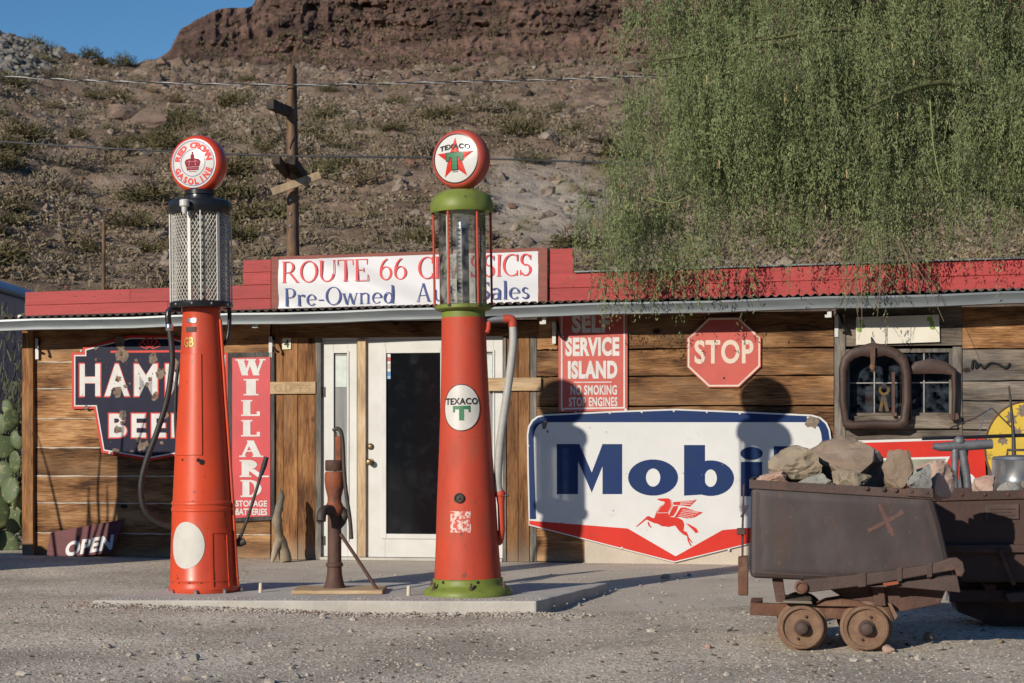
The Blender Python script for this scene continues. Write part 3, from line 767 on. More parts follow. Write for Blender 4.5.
# bare bushes on the left skyline
for qx, s, what in [(33, 1.5, 'feathery bush on the skyline at far left'), (48, 1.3, 'thin feathery bush right of the first skyline bush'), (90, 1.3, 'upright bare bush on the skyline above the wire'),
                    (103, 1.1, 'bare bush close beside the upright skyline bush'), (124, 1.4, 'dense low bush on the skyline near the mountain foot')]:
    x, z = hill_at(qx, 108.0)
    nm, me = protos[0]
    o = bpy.data.objects.new('skyline_bush', me); link(o); o.location = (float(x), 108, float(z)); o.scale = (s*.55, s*.55, s*.75); o.rotation_euler = (0, 0, qx)
    tag(o, what, 'bush', 'bushes on the skyline')

# ================================================================== THE SHOP
shop = thing('shop_building', 'low plank shop with red parapet boards and galvanised gutter', 'building', W.O, -WA)
def U(px, v=0.0, py=443): return W.at(px, py, v)[0]
def Zt(px, py, v=0.0): return W.at(px, py, v)[1]
FLOOR = 0.052
EAVE = Zt(340, 322, -0.42)                    # under edge of the gutter

def plank_rows(px0, px1, pxr, rows, m, names='plank', vj=0.004, v0=-0.022, caulk=None, cut=None):
    u0, u1 = U(px0), U(px1)
    zs = [Zt(pxr, r) for r in rows]; zs[-1] = FLOOR
    for k in range(len(zs)-1):
        zt, zb = zs[k], zs[k+1]
        segs = [(u0, u1)] if not cut else cut(k, u0, u1)
        for a, b in segs:
            j = random.uniform(-vj, vj); mm = m(k) if callable(m) else m
            n = 9
            wob = lambda: random.uniform(-0.004, 0.004)
            topl = [(a + 0.002 + (b-a-0.004)*i/n, zt - 0.006 + wob()) for i in range(n+1)]
            botl = [(a + 0.002 + (b-a-0.004)*i/n, zb + 0.006 + wob()) for i in range(n, -1, -1)]
            cx, cz = (a+b)/2, (zt+zb)/2
            MB().prism([(x-cx, z-cz) for x, z in topl+botl], v0+j, 0.012).build(names, mm, shop, bevel=0.003, loc=(cx, 0, cz))
        if caulk and 0 < k:
            q = MB(); n = 26
            up = [(u0+(u1-u0)*i/n, zt+0.006+random.uniform(-.004, .003)) for i in range(n+1)]
            lo = [(u0+(u1-u0)*i/n, zt-0.005+random.uniform(-.003, .004)) for i in range(n+1)]
            q.prism(up + lo[::-1], v0-0.001+0.0002*k, 0.0); q.build('caulk_line', caulk, shop)
M_caulk = mat('pale_caulk', (0.55, 0.50, 0.43), (0.40, 0.34, 0.27), scale=8, rough=0.9)
plank_rows(35, 271, 80, [326, 362, 388.5, 418.7, 447.8, 476, 503, 533, 560], M_wood, caulk=M_caulk)
def cut_r(k, a, b):
    s = U(558 + (k % 3)*3)
    return [(a, s), (s, b)] if k < 3 else [(a, b)]
plank_rows(537, 834, 680, [312, 349, 376, 406, 434, 463, 492, 524], M_wood, cut=cut_r)
plank_rows(962, 1120, 1000, [306, 349, 381, 401, 430, 462, 496, 532, 580], lambda k: M_wood if k == 0 else M_woodg)
MB().box(U(836), U(962), -0.024, 0.012, Zt(900, 346), EAVE+0.12).build('plank', M_woodg, shop, bevel=0.003)
MB().box(U(834), U(962), -0.030, 0.012, Zt(900, 441), Zt(900, 428)).build('plank', M_woodg, shop, bevel=0.003)
for a, b in ((441.5, 470), (470.5, 500), (500.5, 535)):
    MB().box(U(834), U(962), -0.022+random.uniform(-.003, .003), 0.012, Zt(900, b), Zt(900, a)).build('plank', M_woodg, shop, bevel=0.003)
MB().box(U(585), U(962), -0.035, 0.012, FLOOR-0.03, Zt(700, 526)).build('foundation', M_apron, shop, bevel=0.006)
# uprights
def upright(px0, px1, zb, zt, v0, m, name='upright_board'):
    a, b = U(px0, v0), U(px1, v0); c = (a+b)/2
    MB().box(a-c, b-c, v0, 0.012, 0, zt-zb).build(name, m, shop, bevel=0.004, loc=(c, 0, zb))
upright(22, 33, FLOOR, EAVE+0.06, -0.07, M_woodv, 'corner_post')
upright(271.5, 283, FLOOR, EAVE+0.05, -0.028, M_woodv)
upright(283.3, 297.5, FLOOR, Zt(290, 338), -0.034, M_woodv)
upright(298, 315, FLOOR, Zt(300, 338), -0.031, M_woodv)
upright(315.3, 321, FLOOR, Zt(318, 337), -0.045, M_woodgv, 'jamb')
upright(506.5, 518, FLOOR, Zt(510, 331), -0.030, M_woodv)
upright(518.4, 529.5, FLOOR, Zt(525, 331), -0.034, M_woodv)
upright(530, 536.6, FLOOR, Zt(532, 331), -0.028, M_woodgv)
upright(503, 506, FLOOR, Zt(505, 337), -0.045, M_woodgv, 'jamb')
upright(834.5, 845.5, Zt(840, 441), EAVE+0.05, -0.040, M_woodgv)
upright(953, 962, Zt(957, 428), Zt(957, 347), -0.040, M_woodgv)
# header over the door, cross boards
MB().box(U(281), U(538), -0.052, 0.012, Zt(400, 337, -.052), EAVE+0.02).build('header_board', M_wood, shop, bevel=0.004)
gx = MB().box(U(270, -.06), U(315.5, -.06), -0.060, -0.036, Zt(292, 394), Zt(292, 382)).build('cross_board', M_woodl, shop, bevel=0.003)
MB().box(U(486, -.06), U(541, -.06), -0.060, -0.036, Zt(512, 391), Zt(512, 378)).build('cross_board', M_woodl, shop, bevel=0.003)
# body of the building behind the front, floor to roof
b = MB()
ul, ur = U(24), U(1120)
b.box(ul, ul+0.03, 0.014, 4.6, 0, EAVE+0.25); b.box(ur-0.03, ur, 0.014, 4.6, 0, EAVE+0.25); b.box(ul, ur, 4.6, 4.63, 0, EAVE+0.25)
b.build('rear_walls', M_woodg, shop)
MB().box(ul+0.04, ur-0.04, 0.9, 0.93, 0.0, EAVE+0.1).build('inner_partition', M_dark, shop)
MB().box(ul+0.04, ur-0.04, 0.02, 0.88, 0.0, 0.04).build('inner_floor', M_dark, shop)

# ---- eave: soffit, gutter, corrugated roof
GV = -0.42
gl, gr = U(-14, GV), U(1060, GV)
prof = [(GV, EAVE+0.102), (GV-0.012, EAVE+0.102), (GV-0.016, EAVE+0.085), (GV+0.012, EAVE+0.045), (GV+0.012, EAVE+0.018), (GV-0.008, EAVE+0.014), (GV-0.008, EAVE), (GV+0.10, EAVE), (GV+0.10, EAVE+0.105), (GV+0.095, EAVE+0.105), (GV+0.095, EAVE+0.006), (GV+0.002, EAVE+0.006), (GV+0.018, EAVE+0.016), (GV+0.018, EAVE+0.05), (GV-0.006, EAVE+0.09)]
g = MB(); n = len(prof); M = 20
for i in range(M+1):
    u = gl + (gr-gl)*i/M; dz = 0.006*math.sin(i*1.7)
    g.v += [(u, v, z+dz) for v, z in prof]
for i in range(M):
    for k in range(n):
        g.f.append((i*n+k, i*n+(k+1) % n, (i+1)*n+(k+1) % n, (i+1)*n+k))
g.f.append(tuple(range(n))); g.f.append(tuple(M*n+k for k in range(n-1, -1, -1)))
g.build('gutter', M_galv, shop, smooth=35)
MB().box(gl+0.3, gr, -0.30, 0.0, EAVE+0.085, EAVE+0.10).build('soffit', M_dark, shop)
MB().box(gl+0.3, gr, -0.325, -0.302, EAVE+0.02, EAVE+0.12).build('eave_board', M_woodg, shop)
rf = MB(); per = 0.0762; cols = int((gr-gl-0.2)/per*8)
for j, (v, z) in enumerate([(-0.405, EAVE+0.128), (1.5, EAVE+0.30), (4.75, EAVE+0.55)]):
    for i in range(cols+1):
        u = gl+0.1+i*per/8
        rf.v.append((u, v, z + 0.011*math.sin(2*math.pi*i/8)))
for j in range(2):
    for i in range(cols):
        rf.f.append((j*(cols+1)+i, j*(cols+1)+i+1, (j+1)*(cols+1)+i+1, (j+1)*(cols+1)+i))
ro = rf.build('roof', M_roof, shop, smooth=60)
so = ro.modifiers.new('thickness', 'SOLIDIFY'); so.thickness = 0.004
# ---- parapet boards
PV = -0.15
Z0, Z1, Z2 = 2.413, 2.672, 2.908
def board(px0, px1, z0, z1, m=M_redboard, v0=PV, th=0.028, name='parapet_board'):
    a, c = U(px0, v0, 290), U(px1, v0, 290); j = random.uniform(-.003, .003)
    mid = ((a+c)/2, 0, (z0+z1)/2)
    MB().box(a-mid[0]+.001, c-mid[0]-.001, v0+j, v0+th, z0-mid[2]+.0015, z1-mid[2]-.0015).build(name, m, shop, bevel=0.003, loc=mid)
zm = (Z0+Z1)/2
board(25, 168, Z0, zm); board(168, 271, Z0, zm); board(25, 130, zm, Z1); board(130, 271, zm, Z1)
zq = (Z1+Z2)/2
board(243, 271, Z1, zq); board(243, 271, zq, Z2)
board(548, 573.5, Z1+.001, Z2+0.01)
board(548, 700, Z0, zm+0.015); board(700, 905, Z0, zm+0.015); board(905, 1070, Z0, zm+0.015)
board(548, 790, zm+0.015, Z1+0.02); board(790, 1070, zm+0.015, Z1+0.02)
MB().box(U(574.5, PV, 290), U(1070, PV, 290), PV-0.03, PV+0.06, Z1+0.021, Z1+0.034).build('flashing', M_galv, shop)
MB().box(U(25, PV, 290), U(1070, PV, 290), PV+0.03, PV+0.06, Z0-0.02, Z1-0.02).build('parapet_frame', M_woodg, shop)

# the eave line climbs a little towards the right
TILT = 0.015
EZ = EAVE - TILT*U(340)
for o in shop.children:
    if o.name.split('.')[0] in ('gutter', 'roof', 'soffit', 'eave_board', 'parapet_board', 'flashing', 'parapet_frame'):
        base_z = (-TILT*U(340)) if o.name.split('.')[0] in ('gutter', 'roof', 'soffit', 'eave_board') else 0.0
        for vv in o.data.vertices: vv.co.z += TILT*(vv.co.x + o.location.x) + base_z

# ---- door unit
white = M_whitepaint
def wbox(px0, px1, py0, py1, v0, v1, name, m, parent=shop, pr=400, bevel=0.003, vz=0.0):
    return MB().box(U(px0), U(px1), v0, v1, Zt(pr, py1), Zt(pr, py0)).build(name, m, parent, bevel=bevel)
du0, du1 = U(366), U(461.5); dz0, dz1 = FLOOR+0.03, Zt(400, 340)
MB().box(U(321.2), U(503), -0.01, 0.06, dz1+0.003, Zt(400, 334)).build('door_head', white, shop, bevel=0.003)
MB().box(U(321.2), U(503), -0.05, 0.05, FLOOR, dz0-0.004).build('threshold', M_conc, shop, bevel=0.003)
door = MB()
gu0, gu1, gz0, gz1 = U(385.5), U(442), Zt(400, 535), Zt(400, 352)
door.box(du0, gu0, -0.012, 0.032, dz0, dz1); door.box(gu1, du1, -0.012, 0.032, dz0, dz1)
door.box(gu0, gu1, -0.0115, 0.0315, dz0, gz0); door.box(gu0, gu1, -0.0115, 0.0315, gz1, dz1)
dr = door.build('door', white, shop, bevel=0.003)
fr_ = MB()
for a, c, e, f in ((gu0-.035, gu0+.012, gz0-.035, gz1+.035), (gu1-.012, gu1+.035, gz0-.035, gz1+.035)): fr_.box(a, c, -0.024, -0.0125, e, f)
for e, f in ((gz0-.035, gz0+.012), (gz1-.012, gz1+.035)): fr_.box(gu0+.0125, gu1-.0125, -0.0238, -0.0125, e, f)
fr_.build('glazing_frame', white, dr, bevel=0.004)
MB().box(gu0, gu1, -0.002, 0.006, gz0, gz1).build('pane', M_darkglass, dr)
ku = U(371); kx = Matrix.Translation((ku, -0.012, Zt(371, 462))) @ Matrix.Rotation(R(90), 4, 'X')
MB().lathe([(.001, .085), (.018, .082), (.029, .068), (.029, .055), (.015, .045), (.012, .012), (.032, .010), (.034, 0)], 20, kx).build('knob', M_brass, dr, smooth=40)
kx = Matrix.Translation((ku, -0.012, Zt(371, 446.5))) @ Matrix.Rotation(R(90), 4, 'X')
MB().lathe([(.001, .030), (.016, .028), (.020, .018), (.030, .012), (.031, 0)], 20, kx).build('deadbolt', M_brass, dr, smooth=40)
stc = [(0.62, .62, .6), (.5, .06, .05), (.6, .6, .58), (.45, .40, .38), (.6, .6, .58), (.06, .22, .5), (.25, .42, .6)]
for k, c in enumerate(stc):
    y0 = 354 + k*3.6
    MB().box(U(386.6), U(390.6), -0.0045, -0.0030, Zt(388, y0+3.3), Zt(388, y0)).build('sticker', mat('sticker_%d' % k, c, rough=.5), dr)
# sidelights
def sidelight(p0, p1, ga, gb, paper):
    s = MB(); v0, v1 = -0.006, 0.04
    a, b2, c, d = U(p0), U(ga), U(gb), U(p1); z0, z1, z2, z3 = dz0, Zt(400, 541), Zt(400, 352), dz1
    s.box(a, b2, v0, v1, z0, z3); s.box(c, d, v0, v1, z0, z3); s.box(b2, c, v0+.0005, v1, z0, z1); s.box(b2, c, v0+.0005, v1, z2, z3)
    o = s.build('sidelight', white, shop, bevel=0.003)
    t = MB(); e = .012
    for q0, q1, r0, r1 in ((b2-e, b2+.006, z1-e, z2+e), (c-.006, c+e, z1-e, z2+e)): t.box(q0, q1, v0-.010, v0-.001, r0, r1)
    for r0, r1 in ((z1-e, z1+.006), (z2-.006, z2+e)): t.box(b2+.0065, c-.0065, v0-.0098, v0-.001, r0, r1)
    t.build('glazing_frame', white, o, bevel=.002)
    MB().box(b2, c, 0.006, 0.012, z1, z2).build('pane', M_curt, o)
    if paper: MB().box(b2+.02, c-.012, -0.0005, 0.002, Zt(340, 387), Zt(340, 356)).build('notice', M_paper, o)
M_curt = mat('curtained_glass', (0.30, 0.31, 0.30), (0.20, 0.21, 0.21), scale=2, stretch=(9, 9, .6), rough=0.15)
sidelight(322, 357, 333.5, 348, True)
sidelight(470.5, 502.8, 482, 493.5, True)
upright(357.3, 365.6, FLOOR+.03, dz1+.01, -0.05, M_woodlv, 'mullion_post')
upright(462, 470.2, FLOOR+.03, dz1+.01, -0.05, M_woodlv, 'mullion_post')
MB().box(U(323), U(325.5), -.014, -.007, Zt(325, 397), Zt(325, 387)).build('hinge', M_iron, shop)
MB().box(U(323), U(325.5), -.014, -.007, Zt(325, 545), Zt(325, 536)).build('hinge', M_iron, shop)

# ---- window at the right
wu0, wu1, wz0, wz1 = U(845.5), U(953), Zt(900, 416), Zt(900, 349)
win = MB()
win.box(wu0, wu0+.035, -0.03, 0.03, wz0, wz1); win.box(wu1-.035, wu1, -0.03, 0.03, wz0, wz1); win.box(wu0+.035, wu1-.035, -.0295, .03, wz1-.035, wz1)
wo = win.build('window', M_woodgv, shop, bevel=.003)
MB().box(wu0-.02, wu1+.03, -0.075, 0.03, Zt(900, 428.5, -.07), wz0).build('sill', M_woodg, wo, bevel=.005)
mid = (wu0+wu1)/2
M_muntin = mat('weathered_white', (.34, .34, .33), (.22, .21, .2), scale=20, rough=.7)
for k in range(2):
    a = wu0+.036 if k == 0 else mid; c = mid-.0 if k == 0 else wu1-.036
    for q in range(2):
        for r_ in range(2):
            x0 = a+(c-a)*q/2; x1 = a+(c-a)*(q+1)/2; z0 = wz0+.03+(wz1-wz0-.065)*r_/2; z1 = wz0+.03+(wz1-wz0-.065)*(r_+1)/2
            MB().box(x0+.002, x1-.002, 0.0, 0.004, z0+.002, z1-.002).build('pane', M_pane, wo)
    MB().box((a+c)/2-.005, (a+c)/2+.005, -.012, -.002, wz0+.03, wz1-.04).build('muntin', M_muntin, wo)
    zc = (wz0+.03+wz1-.036)/2
    MB().box(a+.002, (a+c)/2-.008, -.0122, -.002, zc-.005, zc+.005).build('muntin', M_muntin, wo)
    MB().box((a+c)/2+.008, c-.002, -.0122, -.002, zc-.005, zc+.005).build('muntin', M_muntin, wo)
MB().box(wu0+.036, wu1-.036, -.016, 0.01, wz0+.001, wz0+.029).build('bottom_rail', M_woodg, wo)
# what stands on the shelf inside the window
MB().box(wu0, wu1, 0.06, 0.5, wz0-.05, wz0-.02).build('shelf', M_woodg, wo)
sh = W.w
def wall_thing(name, label, cat, u, v, z, group=None, roll=0.0):
    o = thing(name, label, cat, W.w(u, v, z), -WA, group)
    if roll: o.rotation_euler = (0, roll, -WA)
    return o
ou, oz = W.at(884, 411, 0.07)
M_orange = mat('orange_paint', (0.62, 0.25, 0.04), (0.5, 0.19, 0.035), scale=9, rough=.6)
t = MB(); t.lathe([(.026, -.014), (.050, -.014), (.050, .014), (.026, .014), (.026, -.014)], 20, Matrix.Translation((0, 0, .20)) @ Matrix.Rotation(R(90), 4, 'X'), close=False)
t.box(-.05, -.022, -.012, .012, .0, .16, Matrix.Rotation(R(12), 4, 'Y')); t.box(.018, .046, -.012, .012, 0, .16, Matrix.Rotation(R(-14), 4, 'Y'))
tag(t.build('clamp_tool', M_orange), 'orange ring-headed clamp standing inside the shop window', 'tool').matrix_world = Matrix.Translation(W.w(ou, .07, oz-.01)) @ Matrix.Rotation(-WA, 4, 'Z')
t = MB(); t.box(-.11, .0, -.03, .03, 0, .24, Matrix.Rotation(R(8), 4, 'Y'))
o = tag(t.build('rusty_plate', M_rust2, bevel=.01), 'rusty plate leaning inside the shop window left of clamp', 'plate'); o.matrix_world = Matrix.Translation(W.w(ou-.10, .18, oz-.02)) @ Matrix.Rotation(-WA, 4, 'Z')
t = MB(); t.tube([(0, 0, 0), (.08, 0, .06), (.16, 0, .05), (.26, .02, .12)], .014, 8)
o = tag(t.build('rusty_bar', M_rust2), 'bent rusty bar inside the shop window right of clamp', 'bar'); o.matrix_world = Matrix.Translation(W.w(ou+.06, .2, oz)) @ Matrix.Rotation(-WA, 4, 'Z')

# ================================================================== LETTERING
def font_polys(text, bold=0.0, spacing=1.0):
    c = bpy.data.curves.new('type', 'FONT'); c.body = text; c.offset = bold; c.space_character = spacing; c.resolution_u = 4
    o = bpy.data.objects.new('type', c); scene.collection.objects.link(o)
    me = bpy.data.meshes.new_from_object(o.evaluated_get(bpy.context.evaluated_depsgraph_get()))
    v = [(p.co.x, p.co.y) for p in me.vertices]; f = [tuple(p.vertices) for p in me.polygons]
    bpy.data.objects.remove(o); bpy.data.curves.remove(c); bpy.data.meshes.remove(me)
    return v, f
def put_text(mb, text, x0, x1, z0, z1, y, bold=0.0, spacing=1.0, slant=0.0, fn=None):
    """sheet lettering fitted to a box on the plane y"""
    v, f = font_polys(text, bold, spacing)
    xs = [p[0] for p in v]; zs = [p[1] for p in v]; a, b, c, d = min(xs), max(xs), min(zs), max(zs)
    out = []
    for x, z in v:
        X = x0+(x-a)/(b-a)*(x1-x0); Z = z0+(z-c)/(d-c)*(z1-z0)
        X += slant*(Z-z0)
        if fn: X, Z = fn(X, Z)
        out.append((X, y, Z))
    mb.add(out, f)
def put_arc(mb, text, cx, cz, r, h, a0, a1, y, bold=0.02, inside=False, squash=1.0, wid=1.0):
    """letters set round a circle; angles in degrees, clockwise from the left for the top line"""
    n = len(text)
    for k, ch in enumerate(text):
        if ch == ' ': continue
        q = R(a0+(a1-a0)*k/(n-1))
        v, f = font_polys(ch, bold)
        xs = [p[0] for p in v]; zs = [p[1] for p in v]; w = max(xs)-min(xs); m_ = (max(xs)+min(xs))/2
        s = h/0.73
        out = []
        for x, z in v:
            lx = (x-m_)*s*wid; lz = z*s
            rad = (r+lz) if not inside else (r-lz)
            ang = q - lx/r if not inside else q + lx/r
            out.append((cx+rad*math.cos(ang)*squash, y, cz+rad*math.sin(ang)))
        mb.add(out, f)

# a roman alphabet of strokes: each glyph is a list of outlines in a box 1 high, and a width
def roman(T, t, s, st):
    def rect(x0, z0, x1, z1): return [(x0, z0), (x1, z0), (x1, z1), (x0, z1)]
    def ser(x, z, w, up): return [(x-w/2-s, z), (x+w/2+s, z), (x+w/2, z+st*up), (x+w/2, z+2.0*st*up), (x-w/2, z+2.0*st*up), (x-w/2, z+st*up)] if 0 else rect(x-w/2-s, min(z, z+st*up), x+w/2+s, max(z, z+st*up))
    def stem(x, z0, z1, w=None, b=1, tp=1):
        w = w or T; o = [rect(x-w/2, z0, x+w/2, z1)]
        if b: o.append(ser(x, z0, w, 1))
        if tp: o.append(ser(x, z1, w, -1))
        return o
    def diag(x0, z0, x1, z1, w): return [[(x0-w/2, z0), (x0+w/2, z0), (x1+w/2, z1), (x1-w/2, z1)]]
    def arc(cx, cz, rx, rz, a0, a1, wx, wz, n=22):
        out = []; inn = []
        for k in range(n+1):
            q = R(a0+(a1-a0)*k/n)
            out.append((cx+rx*math.cos(q), cz+rz*math.sin(q))); inn.append((cx+(rx-wx)*math.cos(q), cz+(rz-wz)*math.sin(q)))
        return [[out[k], out[k+1], inn[k+1], inn[k]] for k in range(n)]
    G_ = {}
    G_['I'] = (stem(.5*T+s, 0, 1), T+2*s)
    G_['L'] = (stem(.5*T+s, 0, 1) + [rect(s+T, 0, .62, st*1.2), rect(.62-t, 0, .62, .28)], .64)
    G_['T'] = (stem(.36, 0, 1, tp=0) + [rect(0, 1-st*1.2, .72, 1), rect(0, .74, t, 1), rect(.72-t, .74, .72, 1)], .72)
    G_['E'] = (stem(.5*T+s, 0, 1) + [rect(s+T, 0, .60, st*1.2), rect(.60-t, 0, .60, .28), rect(s+T, 1-st*1.2, .57, 1), rect(.57-t, .74, .57, 1), rect(s+T, .5-st*.6, .42, .5+st*.6), rect(.42-t, .4, .42, .6)], .62)
    G_['D'] = (stem(.5*T+s, 0, 1) + arc(.30, .5, .42, .5, -90, 90, T, st*1.2) + [rect(s, 0, .31, st*1.2), rect(s, 1-st*1.2, .31, 1)], .74)
    G_['P'] = (stem(.5*T+s, 0, 1) + arc(.28, .73, .27, .27, -90, 90, T, st*1.2) + [rect(s, 1-st*1.2, .29, 1), rect(s+T, .46, .29, .46+st*1.2)], .58)
    G_['R'] = (G_['P'][0] + diag(.70, 0, .34, .47, T) + [rect(.62, 0, .62+T+s, st)], .74)
    G_['A'] = (diag(.10, 0, .36, 1, t) + diag(.62, 0, .36, 1, T) + [rect(.18, .32, .52, .32+st)] + [ser(.10, 0, t, 1), ser(.62, 0, T, 1)], .78)
    G_['W'] = (diag(.28, 0, .10, 1, T) + diag(.28, 0, .50, 1, t) + diag(.70, 0, .50, 1, T) + diag(.70, 0, .92, 1, t) + [ser(.10, 1, T, -1), ser(.50, 1, T, -1), ser(.92, 1, t, -1)], 1.02)
    G_['O'] = (arc(.40, .5, .40, .51, 0, 360, T, t, 36), .80)
    G_['C'] = (arc(.40, .5, .40, .51, 52, 308, T, t, 30) + [rect(.60, .68, .60+t*1.3, 1.0), rect(.60, 0, .60+t*1.2, .25)], .68)
    G_['U'] = (stem(.5*T+s, .34, 1, b=0) + stem(.66, .34, 1, t, b=0) + arc(.36, .36, .36-s+.0, .37, 180, 360, T*.9, t*1.2), .76)
    G_['S'] = (arc(.25, .74, .23, .27, 30, 270, T*.95, t*1.3) + arc(.25, .265, .25, .275, -150, 90, T*.95, t*1.3) + [rect(.42, .74, .42+t, .97), rect(.01, .02, .01+t, .27)], .52)
    G_['6'] = (arc(.28, .31, .28, .32, 0, 360, T, t) + arc(.44, .36, .44, .66, 104, 182, T*.9, t), .58)
    x = .62
    G_['r'] = (stem(.5*T+s, 0, x, tp=0) + [rect(0, x-st, s+T/2, x)] + arc(.30, x-.16, .18, .17, 60, 150, T*.8, t*1.4) + [rect(.30, x-.14, .30+T*.9, x-.02)], .42)
    G_['e'] = (arc(.25, x/2, .25, x/2+.01, 8, 318, T*.9, t) + [rect(.06, x*.50, .48, x*.50+st)], .52)
    G_['o'] = (arc(.27, x/2, .27, x/2+.01, 0, 360, T, t), .56)
    G_['n'] = (stem(.5*T+s, 0, x, tp=0) + stem(.45, 0, x-.2, tp=0) + arc(.285, x-.19, .165+T/2, .20, 0, 150, T, t*1.4) + [rect(0, x-st, s+T/2, x)], .58)
    G_['u'] = (stem(.5*T+s, .18, x, b=0, tp=0) + stem(.46, 0, x, tp=0) + arc(.28, .19, .22, .20, 180, 340, T, t*1.4) + [rect(0, x-st, s+T/2, x), rect(.36, x-st, .46, x)], .58)
    G_['w'] = (diag(.22, 0, .06, x, T) + diag(.22, 0, .38, x, t) + diag(.54, 0, .38, x, T) + diag(.54, 0, .72, x, t) + [ser(.06, x, T, -1), ser(.72, x, t, -1)], .80)
    G_['d'] = (arc(.24, x/2, .24, x/2+.01, 0, 360, T, t) + stem(.45, 0, 1, tp=0) + [rect(.36, 1-st, .45, 1)], .56)
    G_['a'] = (arc(.20, .17, .20, .18, 0, 360, T*.9, t) + stem(.38, 0, x-.17, tp=0) + arc(.22, x-.18, .16+T/2, .19, 0, 150, T, t*1.3), .50)
    G_['l'] = (stem(.5*T+s, 0, 1, tp=0) + [rect(0, 1-st, s+T/2, 1)], T+2*s+.02)
    G_['s'] = (arc(.17, x*.74, .15, x*.27, 30, 270, T*.8, t*1.4) + arc(.17, x*.265, .17, x*.275, -150, 90, T*.8, t*1.4), .38)
    G_['t'] = (stem(.16, .04, .8, b=0, tp=0) + arc(.27, .12, .11+T/2, .13, 180, 300, T, t*1.4) + [rect(.0, x-st, .34, x)], .38)
    G_['-'] = ([rect(.03, .26, .30, .26+st*1.8)], .34)
    G_[' '] = ([], .36)
    return G_
def put_roman(mb, G_, text, x0, x1, z0, z1, y, track=0.07, fn=None):
    tot = sum(G_[c][1] for c in text) + track*(len(text)-1)
    sx_ = (x1-x0)/tot; sz_ = z1-z0; x = 0; k = 0
    for c in text:
        for poly in G_[c][0]:
            k += 1
            pts = [(x0+(x+p[0])*sx_, z0+p[1]*sz_) for p in poly]
            if fn: pts = [fn(*p) for p in pts]
            yy = y-0.00004*(k % 40)
            mb.add([(p[0], yy, p[1]) for p in pts], [tuple(range(len(pts)))])
        x += G_[c][1]+track

def put_words(G_, text, x0, x1, z0, z1, y, m, parent, track=0.07):
    """one part per word, laid out on a common line"""
    tot = sum(G_[c][1] for c in text) + track*(len(text)-1); k = (x1-x0)/tot; x = 0.0; pos = 0
    for word in text.split(' '):
        w = sum(G_[c][1] for c in word) + track*(len(word)-1)
        mb = MB(); put_roman(mb, G_, word, x0+x*k, x0+(x+w)*k, z0, z1, y, track); mb.build('lettering', m, parent, fix=False)
        x += w + G_[' '][1] + 2*track

def offset_poly(pts, d):
    """inset a counter-clockwise or clockwise outline by d"""
    n = len(pts); ar = sum(pts[i][0]*pts[(i+1) % n][1]-pts[(i+1) % n][0]*pts[i][1] for i in range(n)); sg = 1 if ar > 0 else -1
    out = []
    for i in range(n):
        p0, p1, p2 = Vector(pts[i-1]), Vector(pts[i]), Vector(pts[(i+1) % n])
        a = (p1-p0).normalized(); b = (p2-p1).normalized()
        na = Vector((-a.y, a.x))*sg; nb = Vector((-b.y, b.x))*sg
        m_ = (na+nb); l = m_.length
        m_ = m_/l if l > 1e-6 else na
        out.append(tuple(p1 + m_*d/max(0.35, m_.dot(na))))
    return out

# ================================================================== SIGNS ON THE FRONT
class Sign:
    """a sign on the shop front; pixel outlines turn into its own x,z"""
    def __init__(s, name, label, px, py, v, cat='sign', group=None):
        s.v = v; s.u0, s.z0 = W.at(px, py, v)
        s.o = wall_thing(name, label, cat, s.u0, v, s.z0, group)
    def p(s, px, py):
        u, z = W.at(px, py, s.v); return (u-s.u0, z-s.z0)
    def pts(s, L, off=(0, 0), k=1.0): return [s.p(off[0]+x/k, off[1]+y/k) for x, y in L]
    def panel(s, pts, y0, y1, name, m, bevel=0.0, parent=None): return MB().prism(pts, y0, y1).build(name, m, parent or s.o, bevel=bevel)
    def bolts(s, L, r=0.014, m=None):
        for px, py in L:
            x, z = s.p(px, py)
            MB().lathe([(.0005, .010), (r*.6, .009), (r, .003), (r, 0)], 10, Matrix.Translation((x, -0.004, z)) @ Matrix.Rotation(R(90), 4, 'X')).build('bolt', m or M_whitepaint, s.o)

# ---- banner over the door
sg = Sign('banner_sign', 'white banner in a faded red frame on the parapet, red and blue lettering', 409, 308, PV-0.03)
BV = PV-0.03
bx0, bx1, bz0, bz1 = U(279, BV, 280)-sg.u0, U(538, BV, 280)-sg.u0, 2.432-sg.z0, 2.892-sg.z0
fx0, fx1, fz0, fz1 = U(271.5, BV, 280)-sg.u0, U(547.5, BV, 280)-sg.u0, Z0-sg.z0, Z2+.02-sg.z0
for a in ((fx0, bx0, fz0, fz1), (bx1, fx1, fz0, fz1)): MB().box(a[0], a[1], -.01, .03, a[2], a[3]).build('frame_board', M_redtrim, sg.o, bevel=.004)
for a in ((fz0, bz0), (bz1, fz1)): MB().box(bx0+.001, bx1-.001, -.009, .03, a[0], a[1]).build('frame_board', M_redtrim, sg.o, bevel=.004)
MB().box(bx0, bx1, .015, .028, bz0, bz1).build('backboard', M_redboard, sg.o)
def ripple(x, z):
    return 0.0045*math.sin(9*(x*0.55+z*1.9)+1.3*math.sin(x*2.1)) + 0.0035*math.sin(23*(x*.35+z)+x*3) * math.exp(-((x+.5)/.9)**2)
cl = MB(); nx, nz = 140, 36
for j in range(nz+1):
    for i in range(nx+1):
        x = bx0-.004+(bx1-bx0+.008)*i/nx; z = bz0-.004+(bz1-bz0+.008)*j/nz
        cl.v.append((x, -0.012+ripple(x, z), z))
for j in range(nz):
    for i in range(nx):
        k = j*(nx+1)+i; cl.f.append((k, k+1, k+nx+2, k+nx+1))
M_banner = mat('banner_vinyl', (0.62, 0.63, 0.66), (0.57, 0.58, 0.61), scale=2, rough=0.38, bump=0.06, bscale=5)
